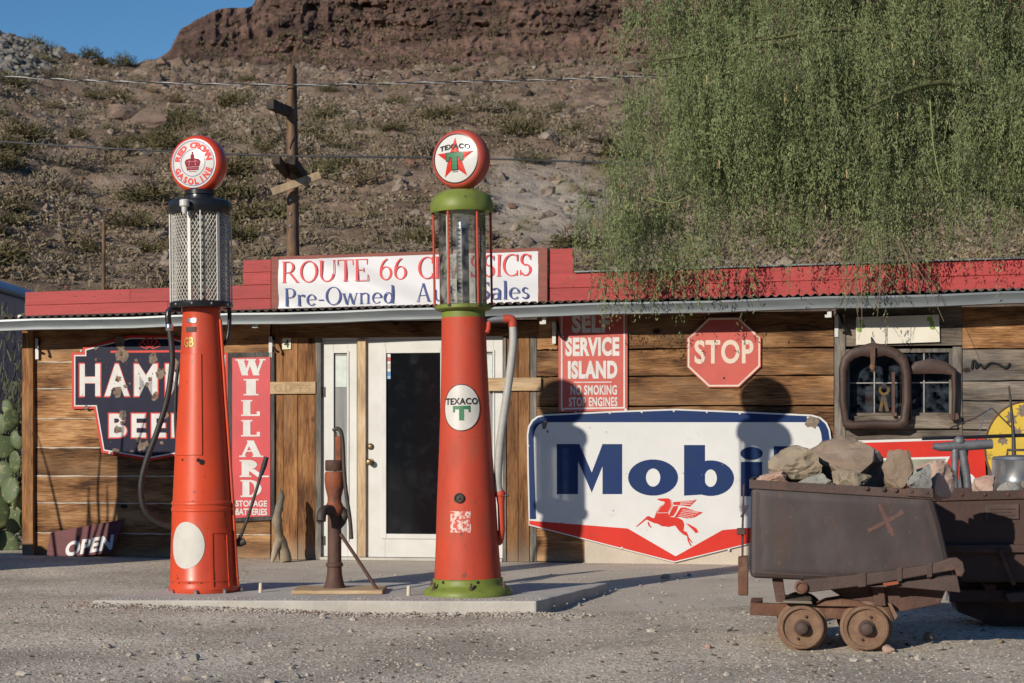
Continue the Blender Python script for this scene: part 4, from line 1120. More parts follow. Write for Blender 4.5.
cl.build('banner', M_banner, sg.o, smooth=60)
thin = roman(0.105, 0.042, 0.045, 0.030)
H_ = bz1-bz0; Wd = bx1-bx0
def curv(x, z): return (x, z)
put_words(thin, 'ROUTE 66 CLASSICS', bx0+.015*Wd, bx1-.022*Wd, bz0+.53*H_, bz0+.965*H_, -.0225, M_redtext, sg.o, track=.06)
put_words(thin, 'Pre-Owned', bx0+.025*Wd, bx0+.455*Wd, bz0+.06*H_, bz0+.42*H_, -.0225, M_bluetext, sg.o, track=.05)
put_words(thin, 'Auto Sales', bx0+.535*Wd, bx1-.030*Wd, bz0+.075*H_, bz0+.44*H_, -.0225, M_bluetext, sg.o, track=.05)

for o in sg.o.children:
    for vv in o.data.vertices: vv.co.z += TILT*(vv.co.x + sg.u0)

# ---- beer sign
sg = Sign('enamel_sign', 'chipped dark blue beer sign with red border behind the left pump', 150, 458, -0.05)
K, OFF = 4.556, (60, 320)
raw = [(55, 148), (105, 148), (105, 125), (322, 70), (498, 70), (715, 125), (715, 148), (765, 148), (765, 405), (655, 405), (622, 603), (412, 641), (190, 605), (155, 405), (55, 405)]
raw = [(x if x < 600 else 820-(820-x), y) for x, y in raw]
out = sg.pts(raw, OFF, K)
sg.panel(out, -.004, .018, 'panel', M_red)
sg.panel(offset_poly(out, .024), -.0055, -.0042, 'white_line', M_white)
sg.panel(offset_poly(out, .036), -.0070, -.0057, 'blue_field', M_navy)
def sgbox(a, b, c, d): p0 = sg.p(OFF[0]+a/K, OFF[1]+d/K); p1 = sg.p(OFF[0]+b/K, OFF[1]+c/K); return p0[0], p1[0], p0[1], p1[1]
for (tx, a, b, c, d) in (("H", 92, 185, 200, 347), ("A", 205, 318, 200, 347), ("M", 340, 446, 200, 347), ("M", 482, 588, 200, 347), ("'", 600, 622, 200, 250), ("S", 632, 732, 200, 347), ("B", 225, 305, 427, 535), ("E", 328, 393, 427, 535), ("E", 418, 484, 427, 535), ("R", 510, 600, 427, 535)):
    x0, x1, z0, z1 = sgbox(a, b, c, d)
    q = MB(); put_text(q, tx, x0-.012, x1+.012, z0-.012, z1+.012, -.0083, bold=0.035); q.build('letter_edge', M_red, sg.o, fix=False)
    q = MB(); put_text(q, tx, x0, x1, z0, z1, -.0096, bold=0.03); q.build('letter', M_letter, sg.o, fix=False)
q = MB(); x0, x1, z0, z1 = sgbox(232, 588, 137, 150); q.box(x0, x1, -.0085, -.0072, z0, z1)
c0 = sg.p(OFF[0]+410/K, OFF[1]+137/K)
for a0 in range(5):
    q0 = R(20+a0*28); q1 = R(20+a0*28+26); r0, r1 = .03, .115 + (.02 if a0 == 2 else 0)
    pp = [(c0[0]+r*math.cos(w), c0[1]+r*math.sin(w)) for r, w in ((r0, q0), (r1, q0), (r1, q1), (r0, q1))]
    for e in range(4):
        A, B = Vector(pp[e]), Vector(pp[(e+1) % 4]); d_ = (B-A).normalized(); nn = Vector((-d_.y, d_.x))*.004
        q.prism([tuple(A-nn), tuple(B-nn), tuple(B+nn), tuple(A+nn)], -.0086-.00005*(a0*4+e), -.0072)
q.build('ornament', M_red, sg.o)
def blob(mb, x, z, r, y, n=13, rough=.3):
    pts = []
    for k in range(n):
        rr_ = r*random.uniform(1-rough, 1+rough); pts.append((x+rr_*math.cos(2*math.pi*k/n), z+rr_*math.sin(2*math.pi*k/n)))
    mb.add([(p[0], y, p[1]) for p in pts], [tuple(range(n))])
q = MB()
chips = [(275, 100, 26), (285, 163, 27), (425, 172, 22), (267, 268, 14), (265, 326, 23), (300, 302, 9), (457, 245, 22), (412, 270, 10), (397, 293, 8), (436, 348, 18), (525, 205, 22), (290, 435, 18), (268, 500, 17), (285, 470, 10), (372, 575, 20), (360, 545, 11), (395, 562, 12), (350, 185, 8), (165, 130, 7), (320, 290, 5), (365, 312, 5), (255, 596, 14), (120, 400, 9), (485, 430, 12), (330, 600, 9), (465, 560, 8), (165, 180, 6), (560, 380, 14), (600, 300, 12), (405, 610, 9)]
for k, (x, y, r) in enumerate(chips):
    a, b = sg.p(OFF[0]+x/K, OFF[1]+y/K); blob(q, a, b, r/K/98.0, -.0104-.00002*k)
for k in range(60):
    x, y = random.uniform(90, 720), random.uniform(110, 600)
    if y > 405 and not 190 < x < 620: continue
    a, b = sg.p(OFF[0]+x/K, OFF[1]+y/K); blob(q, a, b, random.uniform(.002, .007), -.0112-.00002*k, n=7, rough=.5)
tag(q.build('enamel_chips', M_chip, sg.o, fix=False), kind='stuff')
sg.bolts([(81.5, 351), (110, 453)], .013)

# ---- battery sign
sg = Sign('battery_sign', 'tall narrow red battery sign with white vertical lettering', 251, 522, -0.05)
M_board = woodmat('dark_weathered_board', (0.03, 0.028, 0.027), (0.075, 0.07, 0.066), (0.14, 0.13, 0.12), along='z')
sg.panel(sg.pts([(227.5, 353), (274.5, 352), (274.5, 520), (227.5, 522)]), -.004, .022, 'backing_board', M_board, .003)
sg.panel(sg.pts([(232.5, 358), (270.5, 357), (270.5, 516), (232.5, 518)]), -.010, -.0045, 'panel', M_crimson)
slab = roman(0.24, 0.105, 0.065, 0.085)
q = MB()
for ch, a, b, c, d in (('W', 238, 265.5, 359, 375.5), ('I', 244, 259, 379, 395.5), ('L', 241.5, 261, 400, 416), ('L', 241.5, 261, 420, 436.5), ('A', 240, 263, 440.5, 457), ('R', 240, 263.5, 460, 477), ('D', 241, 262.5, 480, 497)):
    p0 = sg.p(a, d); p1 = sg.p(b, c); put_roman(q, slab, ch, p0[0], p1[0], p0[1], p1[1], -.0125)
q.build('lettering', M_letter, sg.o, fix=False)
q = MB()
for tx, c, d in (('STORAGE', 500.5, 506.5), ('BATTERIES', 508.5, 515)):
    p0 = sg.p(236, d); p1 = sg.p(267.5, c); put_text(q, tx, p0[0], p1[0], p0[1], p1[1], -.0125, bold=.03)
q.build('small_lettering', M_letter, sg.o, fix=False)

# ---- self service sign
sg = Sign('metal_sign', 'faded red rectangular sign with white self service lettering below the gutter', 593, 411, -0.045)
sg.panel(sg.pts([(558.5, 311), (627.5, 310), (627.5, 410.5), (558.5, 412)]), -.004, .012, 'panel', M_redsign)
oo = sg.pts([(561, 311), (625, 310.5), (625, 408.5), (561, 409.5)]); ii = offset_poly(oo, .014)
MB().ring(oo+oo[:1], ii+ii[:1], -.0055, -.0042).build('border_line', M_letter, sg.o)
q = MB()
for tx, a, b, c, d, bo in (('SELF', 572, 610, 313.5, 333, .05), ('SERVICE', 565.5, 619.5, 337, 356.5, .05), ('ISLAND', 568, 617.5, 360.5, 379, .055), ('NO SMOKING', 570.5, 617, 385, 395, .03), ('STOP ENGINES', 569, 617.5, 397, 406.5, .03)):
    p0 = sg.p(a, d); p1 = sg.p(b, c); q = MB(); put_text(q, tx, p0[0], p1[0], p0[1], p1[1], -.0062, bold=bo, spacing=1.08); q.build('lettering', M_letter, sg.o, fix=False)
q = MB(); p0 = sg.p(574, 382.8); p1 = sg.p(612, 381.6); q.box(p0[0], p1[0], -.0062, -.005, p0[1], p1[1])
q.build('rule_line', M_letter, sg.o)
sg.bolts([(563, 409.5), (626, 410)], .015)

# ---- stop sign
sg = Sign('stop_sign', 'faded red octagonal stop sign on the plank wall', 724, 388, -0.045)
c = sg.p(723.8, 352.3); r_ = 36.6/FPX*15.45/math.cos(R(22.5))
octo = [(c[0]+r_*math.cos(R(22.5+45*k)), c[1]+r_*.955*math.sin(R(22.5+45*k))) for k in range(8)]
sg.panel(octo, -.004, .004, 'panel', M_redsign)
o1, o2 = offset_poly(octo, .008), offset_poly(octo, .023)
MB().ring(o1+o1[:1], o2+o2[:1], -.0055, -.0042).build('border_line', mat('reflective_cream', (.62, .52, .42), rough=.5), sg.o)
q = MB(); p0 = sg.p(694.5, 364); p1 = sg.p(753.5, 339.5); put_text(q, 'STOP', p0[0], p1[0], p0[1], p1[1], -.0060, bold=.028, spacing=1.06)
q.build('lettering', MATS['reflective_cream'], sg.o, fix=False)
sg.bolts([(724, 378)], .010, M_iron)

# ---- the big fuel sign with the winged horse
sg = Sign('fuel_sign', 'large white shield sign with blue lettering and a red winged horse', 674, 562, -0.055)
K, OFF = 3.2, (520, 400)
outer = [(28, 383), (24, 240), (22, 110), (26, 84), (38, 64), (56, 51), (80, 46), (280, 36), (498, 28), (720, 37), (935, 47), (962, 55), (982, 72), (992, 95), (996, 125), (992, 250), (988, 383)]
full = sg.pts(outer + [(988, 398), (494, 520), (28, 401)], OFF, K)
sg.panel(full, -.006, .018, 'panel', M_white)
def inset(pts, d, dt):
    res = []
    for x, y in pts: res.append((x + d*(1 if x < 505 else -1)*(1 if (x < 120 or x > 890) else 0)*(1 if y > 60 or True else 0), y))
    return res
bo = [(32, 381), (29, 240), (27, 112), (31, 88), (42, 69), (58, 56), (82, 51), (280, 41), (498, 33), (720, 42), (932, 52), (959, 60), (977, 76), (987, 97), (991, 125), (987, 250), (983, 381)]
bi = [(52, 381), (47, 240), (44, 122), (47, 102), (53, 88), (62, 78), (80, 71), (280, 71), (498, 71), (720, 71), (922, 71), (945, 78), (957, 88), (963, 104), (966, 125), (962, 250), (963, 381)]
MB().ring(sg.pts(bo, OFF, K), sg.pts(bi, OFF, K), -.0076, -.0062).build('blue_border', M_blue, sg.o)
red = [(30, 386), (345, 411), (498, 500), (648, 416), (986, 386), (986, 396), (494, 516), (30, 398)]
sg.panel(sg.pts(red, OFF, K), -.0078, -.0062, 'red_chevron', M_red)
q = MB()
def zp(L, o=OFF, k=K): return sg.pts(L, o, k)
Mp = [(0, 0), (0, 1), (.345, 1), (.535, .43), (.70, 1), (1, 1), (1, 0), (.70, 0), (.70, .56), (.535, .03), (.325, .66), (.325, 0)]
yy = -.0080
def addp(pts, y): q.prism(pts, y, -.0062)
addp(zp([(118+209*x, 301-160*z) for x, z in Mp]), yy)
def ring_px(cx, cy, rx, ry, wx, wy, n=30):
    o_ = [(cx+rx*math.cos(2*math.pi*k/n), cy+ry*math.sin(2*math.pi*k/n)) for k in range(n+1)]
    i_ = [(cx+(rx-wx)*math.cos(2*math.pi*k/n), cy+(ry-wy)*math.sin(2*math.pi*k/n)) for k in range(n+1)]
    return o_, i_
o_, i_ = ring_px(426, 248, 80, 58, 57, 29); q.ring(zp(o_), zp(i_), yy, -.0062)
addp(zp([(525, 144), (592, 144), (592, 302), (525, 306)]), yy)
o_, i_ = ring_px(610, 250, 75, 57, 55, 29); q.ring(zp(o_), zp(i_), yy-.0003, -.0062)
addp(zp([(707, 198), (775, 198), (775, 308), (707, 308)]), yy)
addp(zp([(741+36*math.cos(2*math.pi*k/20), 171+21*math.sin(2*math.pi*k/20)) for k in range(20)]), yy)
addp(zp([(812, 148), (884, 148), (884, 308), (812, 308)]), yy)
q.build('lettering', M_blue, sg.o)
KO, KK = (630, 490), 10.84
q = MB()
horse = [
 [(298, 95), (345, 90), (420, 90), (450, 115), (462, 165), (440, 215), (415, 245), (425, 290), (520, 300), (570, 325), (590, 370), (580, 440), (615, 455), (635, 500), (620, 500), (575, 480), (530, 440), (490, 385), (420, 400), (340, 390), (300, 365), (265, 360), (190, 325), (180, 318), (75, 400), (65, 395), (160, 310), (185, 285), (205, 282), (250, 305), (265, 300), (285, 240), (320, 180), (380, 140), (370, 125), (330, 118), (300, 105)],
 [(190, 345), (205, 345), (220, 385), (238, 405), (225, 408), (200, 385)],
 [(612, 452), (635, 500), (640, 550), (672, 603), (655, 605), (625, 550), (618, 500)], [(635, 510), (665, 550), (680, 568), (670, 572), (640, 540)],
 [(605, 360), (640, 370), (720, 415), (742, 458), (710, 466), (680, 430)],
 [(465, 130), (545, 125), (725, 103), (650, 180), (545, 165), (470, 160)], [(470, 175), (525, 170), (500, 235), (470, 280), (420, 290), (430, 250)],
 [(550, 190), (600, 190), (700, 225), (790, 243), (700, 295), (620, 308), (540, 290), (480, 298), (510, 250)]]
for k, L in enumerate(horse): q.prism(sg.pts(L, KO, KK), -.0080-.0002*k, -.0062)
q.build('winged_horse', M_red, sg.o)
q = MB()
for k, (a, b) in enumerate([((545, 135), (700, 112)), ((545, 148), (680, 132)), ((545, 158), (665, 155)), ((570, 210), (740, 240)), ((560, 225), (740, 250)), ((550, 242), (715, 268)), ((540, 258), (690, 285)), ((530, 275), (650, 298)), ((300, 235), (330, 180)), ((330, 180), (370, 155)), ((285, 248), (410, 246)), ((445, 100), (450, 180)), ((450, 180), (415, 240))]):
    A, B = Vector(sg.p(KO[0]+a[0]/KK, KO[1]+a[1]/KK)), Vector(sg.p(KO[0]+b[0]/KK, KO[1]+b[1]/KK)); d_ = (B-A).normalized(); nn = Vector((-d_.y, d_.x))*.0022
    q.prism([tuple(A-nn), tuple(B-nn), tuple(B+nn), tuple(A+nn)], -.0102-.0001*k, -.0096)
q.build('feather_lines', M_white, sg.o)
sg.bolts([(576, 413), (610, 413), (642, 412), (674, 411), (707, 412), (740, 413.5), (808, 417.5), (528.5, 446), (622, 548), (729, 550)], .012)
q = MB(); blob(q, *sg.p(812, 422), .05, -.0085, n=11, rough=.5); blob(q, *sg.p(545, 425), .03, -.0086, n=9, rough=.6); blob(q, *sg.p(548, 432), .012, -.0086, n=7, rough=.6)
for k in range(26):
    blob(q, *sg.p(random.uniform(560, 800), random.uniform(425, 540)), random.uniform(.002, .006), -.0108-.00002*k, n=6, rough=.5)
tag(q.build('enamel_chips', M_chip, sg.o, fix=False), kind='stuff')

# ---- white rusty plate above the window
sg = Sign('rusty_plate_sign', 'white rust stained metal plate above the window', 898, 344, -0.05)
M_rplate = mat('rust_streaked_white', (0.70, 0.68, 0.60), (0.60, 0.57, 0.48), scale=3, rough=.5, c3=(0.42, 0.24, 0.12), c3scale=2.5, c3lo=0.60, c3hi=0.75)
sg.panel(sg.pts([(856, 317), (939, 314.5), (940, 342), (856, 345)]), -.004, .006, 'panel', M_rplate, .003)
M_gr = mat('green_print', (0.20, 0.32, 0.06), rough=.6)
for a in ((861, 326), (931, 323)):
    q = MB(); x, z = sg.p(*a)
    for k in range(3): blob(q, x+random.uniform(-.015, .015), z+(k-1)*.035, .022, -.0052-.0001*k, n=9)
    q.build('green_mark', M_gr, sg.o, fix=False)

# ---- red sign low at the right, behind the carts
sg = Sign('red_panel_sign', 'red enamel sign with white outline behind the ore carts', 928, 540, -0.06)
base = [(855, 441), (984, 438), (988, 520), (855, 524)]
sg.panel(sg.pts(base), -.004, .012, 'panel', M_red)
sg.panel(sg.pts([(856, 440.5), (965, 437.5), (965, 439.8), (856, 443)]), -.0058, -.0042, 'top_edge', M_white)
tri_o = [(872, 458.5), (950, 456.5), (938, 478), (880, 479)]; oo = sg.pts(tri_o); ii = offset_poly(oo, .018)
MB().ring(oo+oo[:1], ii+ii[:1], -.0058, -.0042).build('white_outline', M_white, sg.o)
sg.panel(ii, -.0054, -.0042, 'inner_field', mat('olive_field', (.27, .27, .2), (.2, .2, .15), scale=9, rough=.6))
q = MB()
for a, b in ((934, 954), (957, 977)):
    cx, cz = (a+b)/2, 486
    o_, i_ = ring_px(cx, cz, (b-a)/2, 13, 5, 5); q.ring(sg.pts(o_), sg.pts(i_), -.0062, -.0042)
q.build('lettering', M_white, sg.o)

# ---- yellow round sign
sg = Sign('round_sign', 'yellow round sign with dark rim and worn paint at right edge', 1026, 490, -0.09)
c = sg.p(1026, 448); r_ = 45/FPX*14.5
circ = [(c[0]+r_*.93*math.cos(2*math.pi*k/48), c[1]+r_*1.08*math.sin(2*math.pi*k/48)) for k in range(48)]
sg.panel(circ, -.006, .012, 'panel', M_yellow)
ci = offset_poly(circ, .014); MB().ring(circ+circ[:1], ci+ci[:1], -.012, -.0064).build('rim', M_rust_and_shade, sg.o)
q = MB()
for k, (x, y, r) in enumerate([(1012, 418, .05), (1003, 440, .035), (1018, 432, .04), (1000, 462, .03), (1022, 410, .04)]): blob(q, *sg.p(x, y), r, -.0075-.0001*k, n=15, rough=.6)
tag(q.build('dark_flaking', M_chip, sg.o, fix=False), kind='stuff')

# ---- house number, bracket clips, hooks
sg = Sign('number_plate', 'small cream plate with the number 4 beside the door', 287, 361, -0.045)
sg.panel(sg.pts([(282.3, 350.5), (291, 349), (291, 361), (282.3, 361.5)], (0, -12)), -.003, .003, 'panel', mat('cream_plate', (.62, .6, .45), rough=.5))
q = MB(); p0 = sg.p(284.2, 347.6); p1 = sg.p(289.3, 339.6); put_text(q, '4', p0[0], p1[0], p0[1], p1[1], -.0042, bold=.03); q.build('digit', M_black, sg.o, fix=False)
q = MB(); a, z0 = W.at(274, 391.5, -.06); b2, z1 = W.at(311, 384.5, -.06); put_text(q, 'GIFTS', a, b2, z0, z1, -.0615, bold=0.0, spacing=1.3)
q.build('worn_lettering', mat('worn_print', (.30, .21, .13), rough=.8), gx, fix=False)
for px_, py_, what in ((19.5, 318, 'left corner post'), (256, 317, 'battery sign'), (544, 313, 'self service sign'), (829.5, 306, 'window')):
    u, z = W.at(px_, py_, -0.36)
    b = MB(); b.box(u-.018, u+.018, -.362, -.350, z-.10, z+.03); b.box(u-.040, u-.018, -.362, -.350, z-.10, z-.075)
    o = wall_thing('gutter_clip', 'white metal clip hanging under the gutter near the ' + what, 'clip', u, -.356, z-.10, 'white clips under the gutter')
    ob = MB(); ob.v = [(x-u, y+.356, zz_-(z-.10)) for x, y, zz_ in b.v]; ob.f = b.f; ob.build('strap', M_whitepaint, o, bevel=.002)
for px_, py_, what in ((37, 350, 'beer sign'), (270.5, 348, 'number plate'), (554, 334, 'self service sign'), (836.5, 327, 'white rusty plate')):
    u, z = W.at(px_, py_, -0.05)
    o = wall_thing('lamp_hook', 'white strap with a black hook on the wall beside the ' + what, 'hook', u, -.05, z-.09, 'hooks along the wall')
    MB().box(-.017, .017, -.004, .004, 0, .2).build('strap', M_whitepaint, o, bevel=.002)
    MB().tube([(.03, -.01, .20), (.045, -.05, .16), (.055, -.09, .10), (.075, -.07, .06), (.085, -.02, .05)], .012, 8).build('hook', M_black, o, smooth=60)

# ---- open sign leaning at the foot of the wall
sg = Sign('open_sign', 'maroon board with hand painted white open lettering leaning on the wall', 80, 561, -0.16)
q = sg.pts([(49, 532.5), (122, 519), (112, 553), (46, 560)])
b = MB().prism(q, -.01, .012).build('board', M_maroon, sg.o, bevel=.003)
def skew(base):
    def fn(x, z): return (x + (z)*.10, z + (x)*0.165)
    return fn
t = MB(); p0 = sg.p(62, 557); p1 = sg.p(113, 537.5); put_text(t, 'OPEN', p0[0]+.02, p1[0]-.02, p0[1]+.025, p1[1]-.02, -.012, bold=.045, spacing=1.05, fn=skew(0))
t.build('lettering', M_letter, sg.o, fix=False)
sg.o.rotation_euler = (R(-9), 0, -WA)

# ================================================================== FUEL PUMPS
class Pump:
    def __init__(s, name, label, px, py, rotz, tilt, group):
        b = G(px, py, 0.10); s.D = b.y; s.ppm = FPX/s.D
        s.o = thing(name, label, 'fuel pump', b, rotz, group, tilt)
        s.M = Matrix.Translation(b) @ Matrix.Rotation(rotz, 4, 'Z') @ Matrix.Rotation(tilt, 4, 'Y'); s.Mi = s.M.inverted()
    def z(s, y): return EYE + (HZ-y)/s.ppm - 0.10
    def prof(s, L): return [(h/s.ppm, s.z(y)) for h, y in L]
    def loc(s, px, py, dd=0.0): return s.Mi @ P(px, py, s.D+dd)
def rad_at(prof, z):
    zs = np.array([p[1] for p in prof]); rs = np.array([p[0] for p in prof]); k = np.argsort(zs)
    return float(np.interp(z, zs[k], rs[k]))
def skin(prof, a, z, off):
    r = rad_at(prof, z)+off; return (r*math.sin(a), -r*math.cos(a), z)       # a = 0 is the front
def patch(prof, a0, a1, z0, z1, off, th=0.004, na=14, nz=10):
    """raised sheet that follows the body"""
    mb = MB(); vs = []; fs = []
    for o_ in (off, off-th-off):
        for j in range(nz+1):
            for i in range(na+1):
                vs.append(skin(prof, a0+(a1-a0)*i/na, z0+(z1-z0)*j/nz, o_))
    m = (na+1)*(nz+1); ix = lambda i, j: j*(na+1)+i
    for j in range(nz):
        for i in range(na): fs.append((ix(i, j), ix(i+1, j), ix(i+1, j+1), ix(i, j+1)))
    edge = [ix(i, 0) for i in range(na+1)] + [ix(na, j) for j in range(1, nz+1)] + [ix(i, nz) for i in range(na-1, -1, -1)] + [ix(0, j) for j in range(nz-1, 0, -1)]
    for k in range(len(edge)):
        a, b = edge[k], edge[(k+1) % len(edge)]; fs.append((a, b, b+m, a+m))
    return mb.add(vs, fs)
def disc_patch(prof, a, z, rx, rz, off, n=40, rings=6):
    mb = MB(); vs = []; fs = []
    r0 = rad_at(prof, z)
    vs.append(skin(prof, a, z, off))
    for j in range(1, rings+1):
        for k in range(n):
            q = 2*math.pi*k/n; vs.append(skin(prof, a+rx*j/rings*math.cos(q)/r0, z+rz*j/rings*math.sin(q), off if j < rings else off))
    for k in range(n): fs.append((0, 1+k, 1+(k+1) % n))
    for j in range(rings-1):
        for k in range(n): fs.append((1+j*n+k, 1+(j+1)*n+k, 1+(j+1)*n+(k+1) % n, 1+j*n+(k+1) % n))
    return mb.add(vs, fs)
def wrap(mb, prof, a, zc, off):
    """bend flat lettering (x, *, z about 0) on to the body"""
    r0 = rad_at(prof, zc)
    mb.v = [skin(prof, a+x/r0, zc+z, off) for x, y, z in mb.v]; return mb
RX90 = Matrix.Rotation(R(90), 4, 'X')
def globe(pm, cx, cy, turn, mat_rim, ring_mat, r=0.208):
    c = pm.Mi @ P(cx, cy, pm.D); T_ = Matrix.Translation(c) @ Matrix.Rotation(turn, 4, 'Z')
    prof = [(.168, -.076), (.180, -.074), (.194, -.062), (.204, -.038), (r, -.012), (r, .012), (.204, .038), (.194, .062), (.180, .074), (.168, .076)]
    g = MB(); g.lathe(prof, 56, T_ @ RX90)
    go = g.build('globe', mat_rim, pm.o, smooth=50)
    lens = lambda rr: .076 + .022*(1-(rr/.168)**2)
    rows = [(.168*k/10 + 1e-4, lens(.168*k/10)) for k in range(11)]
    MB().lathe(rows, 48, T_ @ RX90, close=False).build('face', mat('globe_glass', (.62, .62, .60), (.57, .57, .55), scale=6, rough=.22, spec=.35), go, smooth=60)
    MB().lathe([(.001, -.098), (.08, -.093), (.168, -.076)], 48, T_ @ RX90, close=False).build('rear_face', MATS['globe_glass'], go, smooth=60)
    MB().lathe([(.166, lens(.166)+.001), (.166, lens(.166)+.004), (.1725, .0795), (.1725, .0755)], 48, T_ @ RX90, close=False).build('face_ring', ring_mat, go, smooth=60)
    def onface(mb, off=.0016):
        mb.v = [tuple(T_ @ Vector((x, -(lens(math.hypot(x, z))+off+y), z))) for x, y, z in mb.v]; return mb
    return go, onface

PUMPS = 'antique visible fuel pumps on the island'
# ---- left pump
A = Pump('fuel_pump', 'orange red visible fuel pump with wire guarded cylinder and crown globe', 204.5, 591, R(-25), R(-0.75), PUMPS)
prof = A.prof([(34.5, 591), (35.2, 589), (35.0, 585), (34.2, 582), (34.2, 580), (34.8, 579), (34.0, 577), (31.2, 511), (32.0, 510), (31.9, 507.5), (31.0, 506.5), (31.0, 504.5), (31.8, 503.5), (31.6, 501.5), (30.4, 500.5), (27.8, 456), (24.0, 400), (20.0, 335), (18.6, 314), (19.0, 312), (19.0, 307)])
body = MB().lathe(prof, 64).build('body', M_pumpred, A.o, smooth=35)
MB().lathe(A.prof([(36.5, 594.2), (36.5, 591.5), (30, 591.5)]), 48).build('base_ring', M_iron, A.o, smooth=40)
for k in range(8):
    a = R(22+45*k); r = 37/A.ppm
    MB().lathe([(.013, -.02), (.013, .02), (.008, .028), (.001, .03)], 8, Matrix.Translation((r*math.sin(a), -r*math.cos(a), .0))).build('foot_bolt', M_steel, A.o)
patch(prof, R(-34), R(34), A.z(455), A.z(355), .008).build('access_door', M_pumpred, A.o, smooth=30, bevel=.002)
lo = MB()
pz0, pz1 = A.z(588), A.z(528)
for a0, a1, z0, z1 in ((44, 50, pz0, pz1), (78, 84, pz0, pz1), (50, 78, pz1-.03, pz1), (50, 78, pz0, pz0+.02)):
    q = patch(prof, R(a0), R(a1), z0, z1, .006, na=4, nz=6); lo.add(q.v, q.f)
lo.build('lower_panel_trim', M_pumpred, A.o, smooth=30)
pipe = MB(); pipe.tube([skin(prof, R(98), A.z(y), .012) for y in (585, 560, 520, 480, 440, 400, 360, 320)], .012, 8); pipe.build('conduit', M_pumpred, A.o, smooth=60)
disc_patch(prof, R(3), A.z(543.5), .135, .163, .003).build('white_disc', mat('chalk_white', (.56, .55, .51), (.49, .48, .44), scale=9, rough=.6, c3=(.5, .47, .42), c3scale=6, c3lo=.6, c3hi=.7), A.o, smooth=60)
patch(prof, R(-12), R(20), A.z(323.5), A.z(319.5), .004).build('maker_plate', M_steel, A.o)
patch(prof, R(-14), R(20), A.z(333), A.z(328), .004).build('maker_plate', M_rust, A.o)
q = MB(); put_text(q, 'GB', -.042, .038, -.036, .036, 0, bold=.03); wrap(q, prof, R(-2), A.z(343), .004).build('monogram', M_gold, A.o, fix=False)
for a, y, r in ((26, 460, .014), (33, 462, .020), (-10, 459.5, .008), (27, 404, .006)):
    disc_patch(prof, R(a), A.z(y), r, r, .0025, n=12, rings=1).build('hole', M_dark, A.o)
for k in range(9):
    disc_patch(prof, R(-70+k*20), A.z(580.5), .006, .006, .003, n=8, rings=1).build('rivet', M_iron, A.o)
# guarded cylinder
MB().lathe(A.prof([(19, 309), (30.5, 308.5), (31.5, 306), (31.5, 303.5), (30.5, 302.5), (22, 302.5)]), 48).build('lower_ring', M_black, A.o, smooth=40)
for k in range(10):
    a = 2*math.pi*k/10; r = 30.8/A.ppm
    MB().ball((r*math.cos(a), r*math.sin(a), A.z(305.5)), .010, 8, 6).build('ring_bolt', M_steel, A.o)
MB().lathe(A.prof([(23.5, 303), (23.5, 214)]), 40, close=False).build('glass_cylinder', M_glassm, A.o, smooth=60)
MB().tube([(0, 0, A.z(303)), (0, 0, A.z(216))], .020, 12).build('inner_pipe', mat('dull_pipe', (.20, .19, .17), (.13, .125, .11), scale=8, rough=.6), A.o, smooth=60)
wires = MB(); rw = 27.0/A.ppm; zb, zt = A.z(302.5), A.z(214); nw = 46; seg = 26
for dirn in (-1, 1):
    for k in range(nw):
        pa = []
        for i in range(seg+1):
            z = zb+(zt-zb)*i/seg; a = 2*math.pi*k/nw + dirn*(z-zb)*0.56/rw
            pa.append((rw*math.cos(a)*(1+dirn*.004), rw*math.sin(a)*(1+dirn*.004), z))
        wires.tube(pa, .0030, 4, caps=False)
M_wire = mat('white_wire', (.55, .54, .49), (.42, .40, .36), scale=9, rough=.5)
wires.build('wire_guard', M_wire, A.o, fix=False)
for k in range(6):
    a = R(12+60*k); r = 28.2/A.ppm
    MB().box(-.011, .011, -.004, .004, zb, zt, Matrix.Translation((r*math.sin(a), -r*math.cos(a), 0)) @ Matrix.Rotation(a, 4, 'Z')).build('guard_strap', M_whitepaint, A.o)
for k in range(4):
    a = R(35+90*k); r = 30.2/A.ppm
    MB().tube([(r*math.sin(a), -r*math.cos(a), zb), (r*math.sin(a), -r*math.cos(a), zt)], .0055, 8).build('tie_rod', M_whitepaint, A.o)
MB().lathe(A.prof([(24, 214.5), (30.5, 214.5), (32, 211), (32, 205), (30.5, 202), (26, 200.5), (15, 200), (14, 197), (14, 194), (10, 193)]), 48).build('cap', M_black, A.o, smooth=40)
MB().lathe(A.prof([(12, 195.5), (15.5, 195), (15.5, 191), (12, 188.5)]), 32).build('globe_collar', M_black, A.o, smooth=40)
w_ = A.loc(184.5, 211, -.235)
MB().lathe([(.012, -.02), (.020, .0), (.020, .03), (.034, .034), (.034, .075), (.026, .08)], 16, Matrix.Translation(w_)).build('valve', M_whitepaint, A.o, smooth=40)
M_globe_r = mat('globe_red', (.58, .055, .02), (.50, .05, .022), scale=4, rough=.32, coat=.3)
go, onface = globe(A, 199, 165, R(8), M_globe_r, M_white)
q = MB(); put_arc(q, 'RED CROWN', 0, 0, .106, .042, 162, 18, 0, bold=.055, wid=1.0)
onface(q).build('lettering', M_redtext, go, fix=False)
q = MB(); put_arc(q, 'GASOLINE', 0, 0, .150, .042, 203, 337, 0, bold=.055, inside=True, wid=1.05)
onface(q).build('lettering', M_redtext, go, fix=False)
q = MB()
for r in (.160, .096):
    o_, i_ = ring_px(0, 0, r, r, .004, .004, 60)
    for k in range(60): q.add([(o_[k][0], 0, o_[k][1]), (o_[k+1][0], 0, o_[k+1][1]), (i_[k+1][0], 0, i_[k+1][1]), (i_[k][0], 0, i_[k][1])], [(0, 1, 2, 3)])
